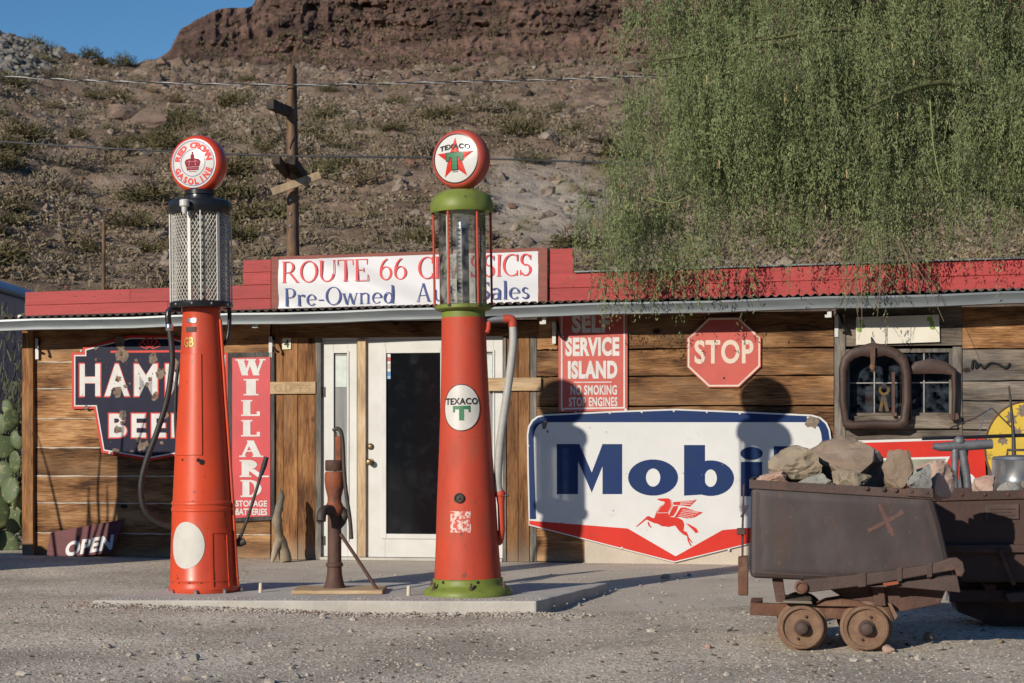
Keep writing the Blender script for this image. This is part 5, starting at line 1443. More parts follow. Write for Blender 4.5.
onface(q).build('blue_rings', mat('violet_line', (.12, .10, .35), rough=.4), go, fix=False)
M_crown = mat('crown_red', (.26, .010, .032), (.19, .008, .025), scale=20, rough=.6, spec=.2)
q = MB()
def poly(mb, pts, y): mb.add([(x, y, z) for x, z in pts], [tuple(range(len(pts)))])
poly(q, [(-.044, -.052), (.044, -.052), (.048, -.030), (-.048, -.030)], 0)
poly(q, [(-.050, -.027), (.050, -.027), (.062, .008), (.050, .024), (.022, .030), (0, .034), (-.022, .030), (-.050, .024), (-.062, .008)], .0002)
poly(q, [(-.012, .030), (.012, .030), (.015, .050), (.008, .060), (-.008, .060), (-.015, .050)], .0004)
poly(q, [(-.005, .060), (.005, .060), (.005, .078), (-.005, .078)], .0006)
poly(q, [(-.030, -.06), (.030, -.06), (.030, -.063), (-.030, -.063)], .0003)
onface(q, .003).build('crown', M_crown, go, fix=False)
q = MB()
for k in range(7):
    poly(q, [(-.040+k*.0133-.004+.004*math.cos(w), -.041+.005*math.sin(w)) for w in np.linspace(0, 6, 8)], .0012)
poly(q, [(-.052, .0), (-.030, .010), (0, .004), (.030, .010), (.052, .0), (.052, .004), (.030, .015), (0, .009), (-.030, .015), (-.052, .004)], .0012)
poly(q, [(-.030, -.020), (-.022, -.020), (-.018, .022), (-.024, .022)], .0013); poly(q, [(.030, -.020), (.022, -.020), (.018, .022), (.024, .022)], .0013)
onface(q, .003).build('crown_highlights', mat('pink_print', (.45, .12, .15), rough=.6), go, fix=False)
# plumbing, hose, crank
l = A.loc
MB().tube([l(181, 309, -.02), l(172, 309, -.04), l(168.5, 311, -.05), l(168, 318, -.05), l(169, 326, -.05)], .022, 12).build('hose_pipe', M_black, A.o, smooth=60)
MB().lathe([(.024, -.02), (.028, -.01), (.028, .02), (.022, .03)], 14, Matrix.Translation(l(169.5, 328, -.05))).build('hose_coupling', M_steel, A.o, smooth=40)
def smooth_path(pts, n=8):
    pts = [Vector(p) for p in pts]; out = []
    for i in range(len(pts)-1):
        p0, p1, p2, p3 = pts[max(i-1, 0)], pts[i], pts[i+1], pts[min(i+2, len(pts)-1)]
        for k in range(n):
            t = k/n; out.append(0.5*((2*p1)+(p2-p0)*t+(2*p0-5*p1+4*p2-p3)*t*t+(3*p1-p0-3*p2+p3)*t**3))
    return out+[pts[-1]]
hp = smooth_path([l(169.5, 329, -.05), l(171.5, 345, -.06), l(172, 365, -.07), l(167, 400, -.10), l(157, 432, -.12), l(146, 462, -.14), l(141, 486, -.14), l(144, 508, -.12), l(156, 521, -.08), l(174, 528, -.03), l(190, 531, .05)])
MB().tube(hp, .0205, 10).build('hose', M_rubber, A.o, smooth=60)
hp = smooth_path([l(184, 352, .14), l(178, 370, .15), l(175.5, 400, .15), l(176.5, 440, .15), l(182, 460, .12)])
MB().tube(hp, .012, 8).build('drain_hose', M_rubber, A.o, smooth=60)
MB().tube(smooth_path([l(223, 307, 0), l(228.5, 308, 0), l(229.5, 314, 0), l(229, 330, 0), l(226.5, 341, 0), l(222.5, 345, .02)]), .015, 10).build('overflow_pipe', M_black, A.o, smooth=60)
MB().tube([l(236, 544, 0), l(240, 538, -.03), l(247, 520, -.05), l(257, 488, -.05), l(261, 474, -.05)], [.022, .013, .011, .011, .012], 10).build('crank_handle', M_iron, A.o, smooth=60)
MB().tube([l(261, 475, -.05), l(264, 466, -.05), l(266.5, 457, -.05)], [.014, .019, .017], 10).build('crank_grip', M_rubber, A.o, smooth=60)
MB().tube([l(233, 543, .0), l(241, 543, -.02), l(245, 541, -.02)], .026, 10).build('crank_hub', M_iron, A.o, smooth=60)

# ---- right pump
B = Pump('fuel_pump', 'red visible fuel pump with olive green cap, clear cylinder and star globe', 468, 594, R(-4), R(-0.93), PUMPS)
prof = B.prof([(33.6, 592), (33.6, 580), (31.5, 545), (29.5, 500), (26.6, 450), (24.6, 408), (23.0, 360), (22.0, 318)])
MB().lathe(prof, 64).build('body', M_pumpred2, B.o, smooth=35)
MB().lathe(B.prof([(44.5, 594), (44.5, 590.5), (42, 587.5), (37, 585.5), (35.2, 583.5), (34.9, 578), (33.7, 577.5)]), 56).build('base_flange', M_green, B.o, smooth=40)
for k in range(6):
    a = R(-50+60*k); r = 40/B.ppm
    MB().lathe([(.015, 0), (.015, .02), (.009, .022), (.009, .045), (.002, .047)], 8, Matrix.Translation((r*math.sin(a), -r*math.cos(a), B.z(587)))).build('flange_bolt', M_rust, B.o)
    disc_patch(prof, a+R(12), B.z(580), .011, .011, .012, n=10, rings=1).build('hole', M_dark, B.o)
zc = B.z(408)
disc_patch(prof, R(-3), zc, .131, .158, .003).build('emblem_disc', mat('chipped_white', (.57, .56, .53), (.50, .49, .46), scale=9, rough=.45, c3=(.42, .36, .30), c3scale=9, c3lo=.66, c3hi=.72), B.o, smooth=60)
q = MB(); o_, i_ = ring_px(0, 0, .134, .161, .005, .005, 48)
for k in range(48): q.add([(o_[k][0], 0, o_[k][1]), (o_[k+1][0], 0, o_[k+1][1]), (i_[k+1][0], 0, i_[k+1][1]), (i_[k][0], 0, i_[k][1])], [(0, 1, 2, 3)])
wrap(q, prof, R(-3), zc, .0042).build('emblem_rim', M_black, B.o, fix=False)
q = MB(); put_text(q, 'TEXACO', -.116, .116, .020, .066, 0, bold=.035, spacing=1.1); wrap(q, prof, R(-3), zc, .0055).build('emblem_lettering', M_black, B.o, fix=False)
q = MB()
for pts in ([(-.058, -.012), (.062, -.012), (.062, .012), (-.058, .012)], [(-.014, -.088), (.018, -.088), (.018, -.012), (-.014, -.012)], [(-.058, -.032), (-.044, -.032), (-.044, -.012), (-.058, -.012)], [(.048, -.032), (.062, -.032), (.062, -.012), (.048, -.012)]):
    n_ = 10 if pts[1][0]-pts[0][0] > .05 else 1
    for i in range(n_):
        xa = pts[0][0]+(pts[1][0]-pts[0][0])*i/n_; xb = pts[0][0]+(pts[1][0]-pts[0][0])*(i+1)/n_
        poly(q, [(xa, pts[0][1]), (xb, pts[0][1]), (xb, pts[2][1]), (xa, pts[2][1])], 0)
M_tgreen = mat('letter_green', (.02, .15, .06), rough=.5)
wrap(q, prof, R(-3), zc, .0056).build('emblem_letter', M_tgreen, B.o, fix=False)
T_ = Matrix.Translation(skin(prof, R(-8), B.z(497), .0)) @ Matrix.Rotation(R(-8), 4, 'Z') @ RX90
MB().lathe([(.036, -.005), (.036, .012), (.026, .018), (.024, .010), (.012, .010), (.010, .02), (.001, .022)], 20, T_).build('lock', M_iron, B.o, smooth=40)
M_flaked = mat('flaked_decal', (.62, .50, .45), (.5, .07, .05), scale=42, rough=.6, lo=.46, hi=.52, detail=3)
patch(prof, R(-26), R(13), B.z(531), B.z(510), .0025).build('worn_decal', M_flaked, B.o)
MB().lathe(B.prof([(21.8, 319), (21.8, 311.5), (26.5, 310.5), (28.4, 309), (28.4, 306), (26, 305), (20, 305)]), 48).build('lower_collar', M_green, B.o, smooth=40)
gl_ = MB().lathe(B.prof([(23.6, 306), (23.6, 213)]), 48, close=False).build('glass_cylinder', M_glass, B.o, smooth=60)
# stained lower half of the glass
M_stain = glassmat('lime_stained_glass', tint=(.88, .86, .82), gloss=.02, dirt=.40, dirt_col=(.55, .52, .48))
MB().lathe(B.prof([(23.0, 304), (23.0, 252)]), 48, close=False).build('stained_glass_liner', M_stain, B.o, smooth=60)
MB().tube([(0, 0, B.z(305)), (0, 0, B.z(218))], .044, 20).build('inner_pipe', mat('blue_grey_pipe', (.17, .18, .20), (.27, .28, .30), scale=5, rough=.4, metal=.3), B.o, smooth=60)
MB().tube([(0, 0, B.z(229)), (0, 0, B.z(217.5))], .050, 20).build('pipe_sleeve', M_steel, B.o, smooth=60)
gs = MB(); a = R(-38); r = 21.8/B.ppm
Tm = Matrix.Translation((r*math.sin(a), -r*math.cos(a), 0)) @ Matrix.Rotation(a, 4, 'Z')
gs.box(-.006, .006, -.002, .002, B.z(305), B.z(214), Tm)
for k in range(20): gs.box(.006, .030, -.003, .003, B.z(300-k*4.4)-.005, B.z(300-k*4.4)+.005, Tm)
gs.build('gauge_strip', mat('gauge_white', (.6, .58, .54), rough=.5), B.o)
for k in range(6):
    a = R(-92+60*k+9); r = 28.6/B.ppm
    MB().tube([(r*math.sin(a), -r*math.cos(a), B.z(308)), (r*math.sin(a), -r*math.cos(a), B.z(212))], .0085, 8).build('tie_rod', M_pumpred2, B.o, smooth=60)
    MB().lathe([(.013, -.012), (.013, .004)], 6, Matrix.Translation((r*math.sin(a), -r*math.cos(a), B.z(306)))).build('rod_nut', M_rust, B.o)
MB().lathe(B.prof([(24, 212), (31.0, 213.5), (31.8, 212), (31.8, 208), (31.2, 203), (29, 198), (25, 194), (20, 191.5), (13, 190.5), (9, 190)]), 56).build('cap', M_green, B.o, smooth=50)
M_globe_o = mat('globe_red_worn', (.50, .075, .045), (.40, .07, .045), scale=8, rough=.5, c3=(.32, .09, .06), c3scale=14, c3lo=.58, c3hi=.7)
go, onface = globe(B, 461.2, 160, R(-22), M_globe_o, M_black)
q = MB(); star = []
for k in range(10):
    a = R(90+36*k); r = .148 if k % 2 == 0 else .058
    star.append((r*math.cos(a), r*math.sin(a)-.006))
for k in range(10):   # fan of small pieces so that the star follows the lens
    A_, B_ = Vector(star[k]), Vector(star[(k+1) % 10]); C_ = Vector((0, -.006))
    n_ = 6
    for i in range(n_):
        p0, p1, p2, p3 = C_.lerp(A_, i/n_), C_.lerp(A_, (i+1)/n_), C_.lerp(B_, (i+1)/n_), C_.lerp(B_, i/n_)
        L = [tuple(p0), tuple(p1), tuple(p2), tuple(p3)] if i else [tuple(p0), tuple(p1), tuple(p2)]
        poly(q, L, 0)
onface(q, .0035).build('star', M_red, go, fix=False)
def tee(g): return ([(-.062-g, .006-g), (.062+g, .006-g), (.062+g, .036+g), (-.062-g, .036+g)], [(-.020-g, -.080-g), (.020+g, -.080-g), (.020+g, .012), (-.020-g, .012)], [(-.062-g, -.016-g), (-.042+g, -.016-g), (-.042+g, .012), (-.062-g, .012)], [(.042-g, -.016-g), (.062+g, -.016-g), (.062+g, .012), (.042-g, .012)])
def pgrid(mb, pts, y, n_=8):
    x0, x1, z0, z1 = pts[0][0], pts[1][0], pts[0][1], pts[2][1]
    for i in range(n_):
        for j in range(3):
            a, b, c, d = x0+(x1-x0)*i/n_, x0+(x1-x0)*(i+1)/n_, z0+(z1-z0)*j/3, z0+(z1-z0)*(j+1)/3
            poly(mb, [(a, c), (b, c), (b, d), (a, d)], y)
q = MB()
for k, pts in enumerate(tee(.005)): pgrid(q, pts, .0030+.0001*k)
onface(q).build('letter_outline', M_black, go, fix=False)
q = MB()
for k, pts in enumerate(tee(0)): pgrid(q, pts, .0038+.0001*k)
onface(q).build('letter', M_tgreen, go, fix=False)
q = MB(); put_text(q, 'TEXACO', -.118, .118, .052, .088, .004, bold=.04, spacing=1.12)
q.v = [(x, y, z+.012*(1-(x/.118)**2)) for x, y, z in q.v]; onface(q).build('lettering', mat('black_print', (.012, .012, .014), rough=.6), go, fix=False)
q = MB(); poly(q, [(-.022, -.092), (.022, -.092), (.022, -.096), (-.022, -.096)], .002); onface(q).build('small_print', M_iron, go, fix=False)
l = B.loc
MB().tube([l(484, 320, 0), l(492, 319.5, -.01), l(503, 319, -.01)], .026, 12).build('outlet_pipe', M_grey, B.o, smooth=60)
MB().tube(smooth_path([l(503, 319, -.01), l(510, 319, -.01), l(512.5, 321, -.01), l(513, 327, -.01)]), .030, 12).build('elbow', M_pumpred2, B.o, smooth=60)
MB().tube([l(489, 322, -.06), l(488.5, 329, -.07), l(487, 333, -.08)], .016, 10).build('drain_cock', M_pumpred2, B.o, smooth=60)
MB().tube(smooth_path([l(513, 326, -.01), l(513, 345, -.02), l(509, 380, -.03), l(503, 420, -.03), l(499, 455, -.03), l(498, 485, -.02), l(500, 493, -.02)]), .028, 12).build('hose', M_hose, B.o, smooth=60)
MB().tube([l(500.5, 497, -.02), l(501, 506, -.02), l(501.5, 530, -.02), l(500, 540, -.01)], [.030, .024, .024, .026], 12).build('nozzle', M_pumpred2, B.o, smooth=60)
MB().ball(l(500.5, 494, -.02), .035, 14, 9).build('nozzle_joint', M_pumpred2, B.o, smooth=60)
MB().ball(l(498.5, 541, .0), .032, 14, 9).build('nozzle_cup', M_pumpred2, B.o, smooth=60)
MB().tube([l(500, 495, -.03), l(507, 496, -.05), l(509, 495, -.05)], .008, 8).build('valve_lever', M_iron, B.o)
MB().tube([l(497, 495, .02), l(492, 495, .05)], .016, 8).build('nozzle_hook', M_pumpred2, B.o)

# ---- hand water pump
b0 = G(334.5, 591.5, 0.10); ppm = FPX/b0.y
hand = thing('hand_pump', 'rusty cast iron hand water pump on a board between the fuel pumps', 'hand pump', b0)
hz = lambda y: EYE+(HZ-y)/ppm-.10
hl = lambda px, py, dd=0.0: P(px, py, b0.y+dd)-b0
PL = lambda L: [(h/ppm, hz(y)) for h, y in L]
MB().lathe(PL([(13, 591), (11.5, 588), (9.0, 582), (7.6, 574), (7.2, 567), (8.6, 566), (8.6, 563.5), (7.0, 562), (6.9, 540), (6.9, 515)]), 28).build('standpipe', M_rust_and_shade, hand, smooth=40)
M_oranger = mat('orange_painted_rust', (.30, .075, .025), (.20, .055, .025), scale=10, rough=.7, bump=.3, bscale=40, c3=(.10, .04, .025), c3scale=7, c3lo=.52, c3hi=.68)
MB().lathe(PL([(6.5, 516), (9.5, 512), (9.5, 507), (7.0, 502), (7.0, 497), (9.2, 488), (10.0, 480), (9.8, 474), (8.8, 471.5)]), 28).build('barrel', M_oranger, hand, smooth=40)
MB().lathe(PL([(8.6, 471), (9.4, 470), (9.4, 461), (8.4, 460), (7.6, 461)]), 28).build('top_collar', M_rust_and_shade, hand, smooth=40)
MB().tube(smooth_path([hl(334, 511, -.02), hl(326, 510, -.10), hl(322, 513, -.16), hl(321, 521, -.18)]), [.045, .044, .042, .040, .040, .038, .036, .036, .036, .035, .034, .034, .034, .034, .034, .034, .034, .034, .034, .034, .034, .034, .034, .034, .034][:25], 12).build('spout', M_iron, hand, smooth=60)
MB().tube([hl(341, 509, 0), hl(344.5, 514, 0), hl(342, 522, 0), hl(338, 530, 0)], [.03, .035, .028, .012], 10).build('pivot_lug', M_iron, hand, smooth=60)
MB().tube([hl(335.5, 463, 0), hl(335.5, 432, 0)], .008, 8).build('piston_rod', M_rust, hand, smooth=60)
MB().box(-.022, .022, -.03, .03, hz(462), hz(436), Matrix.Translation((.03, 0, 0))).build('handle_fork', M_oranger, hand, bevel=.01)
MB().tube(smooth_path([hl(333, 431, -.03), hl(337, 428.5, -.03), hl(341, 432, -.03), hl(343, 445, -.03), hl(344, 470, -.04), hl(346.5, 495, -.05), hl(350, 520, -.06), hl(351.5, 539, -.06)]), .014, 10).build('handle', M_iron, hand, smooth=60)
MB().tube([hl(340.5, 534, -.05), hl(358, 560, -.08), hl(377.5, 590, -.10)], .013, 8).build('brace_rod', M_rust_and_shade, hand, smooth=60)
bp = MB(); x0, x1 = (296-334.5)/ppm, (385-334.5)/ppm
bp.box(x0, x1, -.24, .18, .001, .028); bp.build('base_board', M_woodl, hand, bevel=.005)
# ---- small marker pegs on the island
M_peg = mat('pale_peg', (.60, .54, .42), (.5, .45, .35), scale=20, rough=.8)
for px_, py_, what in ((260.5, 592.5, 'right of the crown globe pump'), (408.5, 595.5, 'left of the star globe pump')):
    o = MB().lathe([(.014, 0), (.013, .06), (.010, .068), (.002, .07)], 10).build('marker_peg', M_peg, None, smooth=40, loc=G(px_, py_, .10))
    o.rotation_euler = (R(3), R(2), 0); tag(o, 'short pale peg on the island ' + what, 'peg', 'marker pegs on the island')
# ---- gnarled driftwood by the battery sign
d0 = G(281, 562, .052)
dw = MB(); dl = lambda px, py, dd=0.0: P(px, py, d0.y+dd)-d0
dw.tube(smooth_path([dl(286, 562), dl(283, 548, .02), dl(279, 535, .0), dl(277, 520, -.03), dl(279, 508, .0), dl(281, 497, .03), dl(280, 489, .05)], 5), [.055, .06, .05, .055, .04, .045, .05, .035, .04, .03, .035, .02, .006], 9)
dw.tube(smooth_path([dl(280, 540), dl(276, 548, -.03), dl(274, 556, -.05), dl(272, 562, -.06)], 4), [.05, .045, .04, .04, .035, .03, .03, .03, .028, .025, .02, .015, .01], 8)
M_drift = woodmat('driftwood', (.12, .09, .06), (.27, .21, .15), (.42, .35, .26), along='z', grain=2.5)
o = dw.build('driftwood', M_drift, None, smooth=60, loc=d0); tag(o, 'gnarled grey driftwood stump standing at the foot of the wall', 'driftwood')

# ================================================================== ORE CARTS
def wheel(parent, x, z, y0, r):
    """spoked-less flanged cart wheel facing -y"""
    T_ = Matrix.Translation((x, y0, z)) @ RX90
    w = MB().lathe([(r*.97, -.085), (r*1.06, -.085), (r*1.08, -.075), (r*1.08, -.062), (r*.95, -.055), (r*.92, -.0), (r*.86, .006), (r*.80, .004), (r*.78, -.010), (r*.74, -.012), (r*.40, -.004), (r*.36, .002), (.02, .002)], 40, T_).build('wheel', M_wheel, parent, smooth=35)
    MB().lathe([(r*.34, 0), (r*.32, .022), (r*.26, .028), (r*.24, .050), (r*.18, .056), (.001, .058)], 18, T_).build('hub', M_rust, w, smooth=35)
    for k in range(2):
        a = R(70+180*k); MB().ball((x+r*.5*math.cos(a), y0-.003, z+r*.5*math.sin(a)), .008, 8, 6).build('rivet', M_rust, w)
    return w
class Cart:
    def __init__(s, name, label, O, a, group):
        s.pl = Plane(O, a); s.o = thing(name, label, 'ore cart', (O[0], O[1], 0), -a, group)
    def p(s, px, py, v=0.0): return s.pl.at(px, py, v)
    def pts(s, L, v=0.0): return [s.p(x, y, v) for x, y in L]
    def pr(s, L, v0, v1, name, m, bevel=.004): return MB().prism(s.pts(L, v0), v0, v1).build(name, m, s.o, bevel=bevel)
    def w(s, px, py, v): u, z = s.p(px, py, v); return s.pl.w(u, v, z)
c1 = Cart('ore_cart', 'rusted steel ore cart full of rocks with two wheels showing', G(834, 652), R(9), 'old ore carts')
DEP = .72
side = [(751, 487), (933, 497), (941, 525), (949, 558), (957, 588), (900, 585), (815, 581), (750, 578)]
c1.pr(side, 0, DEP, 'hopper', M_cart, .028)
def uneven(u, z): return -.004 + .010*float(fbm(np.array([u*2.3+9]), np.array([z*2.6+3]), 4, 44)[0]) + .004*float(fbm(np.array([u*9.0]), np.array([z*9.0]), 2, 45)[0])
cs = [Vector(c1.p(*q)) for q in ((754, 489), (930.5, 498.5), (953, 583.5), (753, 575.5))]
pm_ = MB(); nu_, nv_ = 64, 34
for j in range(nv_+1):
    for i in range(nu_+1):
        s_, t_ = i/nu_, j/nv_; q = cs[0].lerp(cs[1], s_).lerp(cs[3].lerp(cs[2], s_), t_)
        ed = min(1.0, 14*min(s_, 1-s_, t_, 1-t_)); pm_.v.append((q.x, .004*(1-ed)+uneven(q.x, q.y)*ed, q.y))
for j in range(nv_):
    for i in range(nu_): k = j*(nu_+1)+i; pm_.f.append((k, k+1, k+nu_+2, k+nu_+1))
pm_.build('side_plate', M_cart, c1.o, smooth=60)
ru = c1.pts([(750, 479.5), (934, 490.5)])
rim = MB()
def bar(mb, p0, p1, h, v0, v1): mb.prism([(p0[0], p0[1]), (p1[0], p1[1]), (p1[0], p1[1]-h), (p0[0], p0[1]-h)], v0, v1)
bar(rim, ru[0], ru[1], .050, -.010, .010); bar(rim, ru[0], ru[1], .050, DEP-.01, DEP+.010)
rim.prism([(ru[0][0]-.004, ru[0][1]+.001), (ru[0][0]+.016, ru[0][1]+.001), (ru[0][0]+.016, ru[0][1]-.05), (ru[0][0]-.004, ru[0][1]-.05)], .011, DEP-.011)
rim.prism([(ru[1][0]-.016, ru[1][1]+.001), (ru[1][0]+.004, ru[1][1]+.001), (ru[1][0]+.004, ru[1][1]-.05), (ru[1][0]-.016, ru[1][1]-.05)], .011, DEP-.011)
rim.build('rim', M_rust, c1.o, bevel=.004)
c1.pr([(906, 487.5), (933, 488.5), (934, 498), (907, 496)], -.024, -.011, 'rim_plate', M_rust)
for px_, py_ in ((867, 488.5), (884, 489.5), (896, 490.2), (912, 492), (927, 493)):
    x, z = c1.p(px_, py_, -.02); MB().ball((x, -.018, z), .013, 10, 7).build('rivet', M_rust, c1.o)
# faded painted cross
M_mark = mat('faded_pink_mark', (.115, .052, .042), (.070, .040, .035), scale=14, rough=.6)
mk = MB()
for k, (a, b, w_) in enumerate((((868, 531), (902, 513), .022), ((879, 504), (893, 536), .026), ((899, 514), (903, 511), .03))):
    A_, B_ = Vector(c1.p(*a)), Vector(c1.p(*b)); d_ = (B_-A_).normalized(); nn = Vector((-d_.y, d_.x))*w_/2
    for i in range(8):
        a_, b_ = A_.lerp(B_, i/8), A_.lerp(B_, (i+1)/8); w0, w1 = random.uniform(.6, 1.2), random.uniform(.6, 1.2)
        mk.add([(p.x, uneven(p.x, p.y)-.0022-.0004*k, p.y) for p in (a_-nn*w0, b_-nn*w1, b_+nn*w1, a_+nn*w0)], [(0, 1, 2, 3)])
mk.build('paint_mark', M_mark, c1.o, fix=False)
# hinge bar and end hook
c1.pr([(797, 587), (800, 581), (806, 579.5), (868, 573.5), (930, 564.5), (950, 558), (957, 557.5), (963, 562), (965, 571), (962, 577), (957, 576), (955, 570), (870, 585), (806, 593), (799, 592)], -.055, -.012, 'hinge_bar', M_rust, .006)
for a, b in ((858, 866), (897, 902), (927, 932)):
    z0 = 573-(a-868)*.14; c1.pr([(a, z0-1), (b, z0-2), (b, z0+12), (a, z0+13)], -.064, -.056, 'bar_strap', M_rust, .002)
x, z = c1.p(801, 587, -.05); MB().lathe([(.036, -.01), (.036, .02), (.026, .024), (.022, .012), (.001, .012)], 18, Matrix.Translation((x, -.056, z)) @ RX90).build('hinge_eye', M_rust2, c1.o, smooth=40)
c1.pr([(868, 587), (957, 575), (960.5, 592.5), (905, 587.5)], -.030, -.010, 'skirt_plate', M_rust, .003)
c1.pr([(883, 583), (898, 581), (899, 584), (884, 586.5)], -.070, -.0645, 'orange_patch', M_oranger, .001)
# left end fittings
c1.pr([(738, 557), (748, 556), (748, 596), (739, 595)], .03, .11, 'end_post', M_rust2, .005)
c1.pr([(738, 560), (744, 559), (744, 596), (738, 595)], DEP-.12, DEP-.05, 'end_post', M_rust2, .005)
e = lambda px, py, v: (*c1.p(px, py, v), v)
def cpt(px, py, v): u, z = c1.p(px, py, v); return (u, v, z)
MB().tube([cpt(744, 484, .05), cpt(743.5, 500, .05), cpt(742.5, 530, .06), cpt(742.5, 556, .06)], .006, 6).build('end_rod', M_rust, c1.o)
MB().tube([cpt(741, 517, .05), cpt(744, 512, .05), cpt(748, 505, .05)], .006, 6).build('end_latch', M_rust, c1.o)
MB().box(-.03, .02, .03, .10, -.018, .018, Matrix.Translation((c1.p(742, 532)[0], 0, c1.p(742, 532)[1]))).build('end_lug', M_rust_and_shade, c1.o, bevel=.005)
# running gear
c1.pr([(815, 580), (948, 586), (940, 604), (900, 612), (850, 602)], .12, DEP-.10, 'underside_shade_block', M_rust_and_shade, .006)  # dark block added to stand in for the shade under the hopper
c1.pr([(772, 579), (783, 579), (786, 602), (776, 602)], .08, .16, 'bolster_post', M_rust_and_shade)
c1.pr([(872, 586), (884, 586), (886, 606), (874, 606)], .08, .16, 'bolster_post', M_rust_and_shade)
c1.pr([(750, 603), (889, 607), (893, 619), (893, 622), (750, 615)], .10, .15, 'frame_beam', M_rust2, .004)
c1.pr([(750, 603), (889, 607), (893, 619), (893, 622), (750, 615)], DEP-.16, DEP-.11, 'frame_beam', M_rust2, .004)
c1.pr([(783, 600.5), (812, 601.5), (812, 604), (783, 603)], .02, .40, 'deck_strip', M_woodg, .002)
c1.pr([(816, 606), (826, 601.5), (842, 599), (858, 601), (872, 607)], .06, .30, 'leaf_bolster', M_rust2, .003)
c1.pr([(750, 604), (762, 604), (762, 614), (750, 613)], .151, DEP-.161, 'cross_member', M_rust2, .003)
c1.pr([(879, 609), (890, 610), (890, 620), (879, 619)], .151, DEP-.161, 'cross_member', M_rust2, .003)
c1.pr([(888, 604), (891, 603), (898, 616), (895, 620)], .04, .10, 'brake_lever', M_wheel, .003)
pw = FPX/c1.pl.O.y
for px_, py_, r_ in ((802, 625.8, 23.6), (866.5, 629.5, 24.0)):
    x, z = c1.p(px_, py_, .03); wheel(c1.o, x, r_*1.08/pw-.012, .03, r_/pw)
    wh = wheel(c1.o, x, r_*1.08/pw-.012, DEP-.06, r_/pw)
    MB().tube([(x, .06, r_*1.08/pw-.012), (x, DEP, r_*1.08/pw-.012)], .025, 10).build('axle', M_rust_and_shade, c1.o)

c2 = Cart('ore_cart', 'brown ore cart with a name plate, partly shaded behind the first cart', ((985-512)/FPX*10.45, 10.45), R(9), 'old ore carts')
c2.pr([(930, 500), (1150, 494), (1150, 583), (960, 583), (945, 560)], 0, .80, 'hopper', M_cart2, .02)
r2 = MB(); q0, q1 = c2.p(927, 492.5), c2.p(1153, 486.5)
bar(r2, q0, q1, .055, -.014, .010); bar(r2, q0, q1, .055, .79, .814)
r2.prism([(q0[0]-.004, q0[1]+.001), (q0[0]+.016, q0[1]+.001), (q0[0]+.016, q0[1]-.055), (q0[0]-.004, q0[1]-.055)], .011, .789)
r2.prism([(q1[0]-.016, q1[1]+.001), (q1[0]+.004, q1[1]+.001), (q1[0]+.004, q1[1]-.055), (q1[0]-.016, q1[1]-.055)], .011, .789)
r2.build('rim', M_cart2, c2.o, bevel=.004)
for px_ in (962, 985, 1008, 1031): x, z = c2.p(px_, 494.5, -.02); MB().ball((x, -.015, z), .012, 10, 7).build('rivet', M_rust_and_shade, c2.o)
c2.pr([(985, 504.5), (1019, 503.5), (1019, 519), (985, 520)], -.014, -.001, 'name_plate', M_rust, .003)
npl = MB()
for k in range(4):
    a = c2.p(989, 508+k*3.2, -.02); b = c2.p(1015, 509.5+k*3.2, -.02); npl.box(a[0], b[0]-.02*(k % 2), -.019, -.0145, b[1], a[1])
npl.build('raised_lines', M_cart2, c2.o)
c2.pr([(940, 545), (1150, 543.5), (1150, 552), (945, 553)], -.04, -.001, 'ledge', M_cart2, .004)
c2.pr([(948, 584), (1150, 584), (1150, 628), (1000, 628), (958, 612)], .22, .58, 'gap_shade_block', M_rust_and_shade)  # dark block added to close the bright gap, in place of shade
c2.pr([(950, 590), (1150, 590), (1150, 602), (950, 602)], .1, .16, 'frame_beam', M_rust_and_shade)
c2.pr([(950, 590), (1150, 590), (1150, 602), (950, 602)], .62, .68, 'frame_beam', M_rust_and_shade)
c2.pr([(1005, 594), (1024, 592), (1030, 600), (1010, 603)], -.05, .09, 'coupling', M_rust, .004)
c2.pr([(985, 584), (996, 584), (996, 592), (985, 592)], .1, .66, 'bolster', M_rust_and_shade); c2.pr([(1100, 584), (1112, 584), (1112, 592), (1100, 592)], .1, .66, 'bolster', M_rust_and_shade)
MB().tube([cpt2 for cpt2 in [(c2.p(1000, 550, -.06)[0], -.06, c2.p(1000, 550, -.06)[1]), (c2.p(1008, 572, -.06)[0], -.06, c2.p(1008, 572, -.06)[1]), (c2.p(1014, 585, -.06)[0], -.06, c2.p(1014, 585, -.06)[1])]], .014, 8).build('latch_rod', M_rust, c2.o)
for px_ in (1062, 1135):
    x, z = c2.p(px_, 610, .03)
    for ww in (wheel(c2.o, x, .14, .10, .132), wheel(c2.o, x, .14, .62, .132)): ww.data.materials[0] = M_rust_and_shade  # darker material puts the shade on these wheels into their colour
    MB().tube([(x, .06, .14), (x, .74, .14)], .025, 10).build('axle', M_rust_and_shade, c2.o)

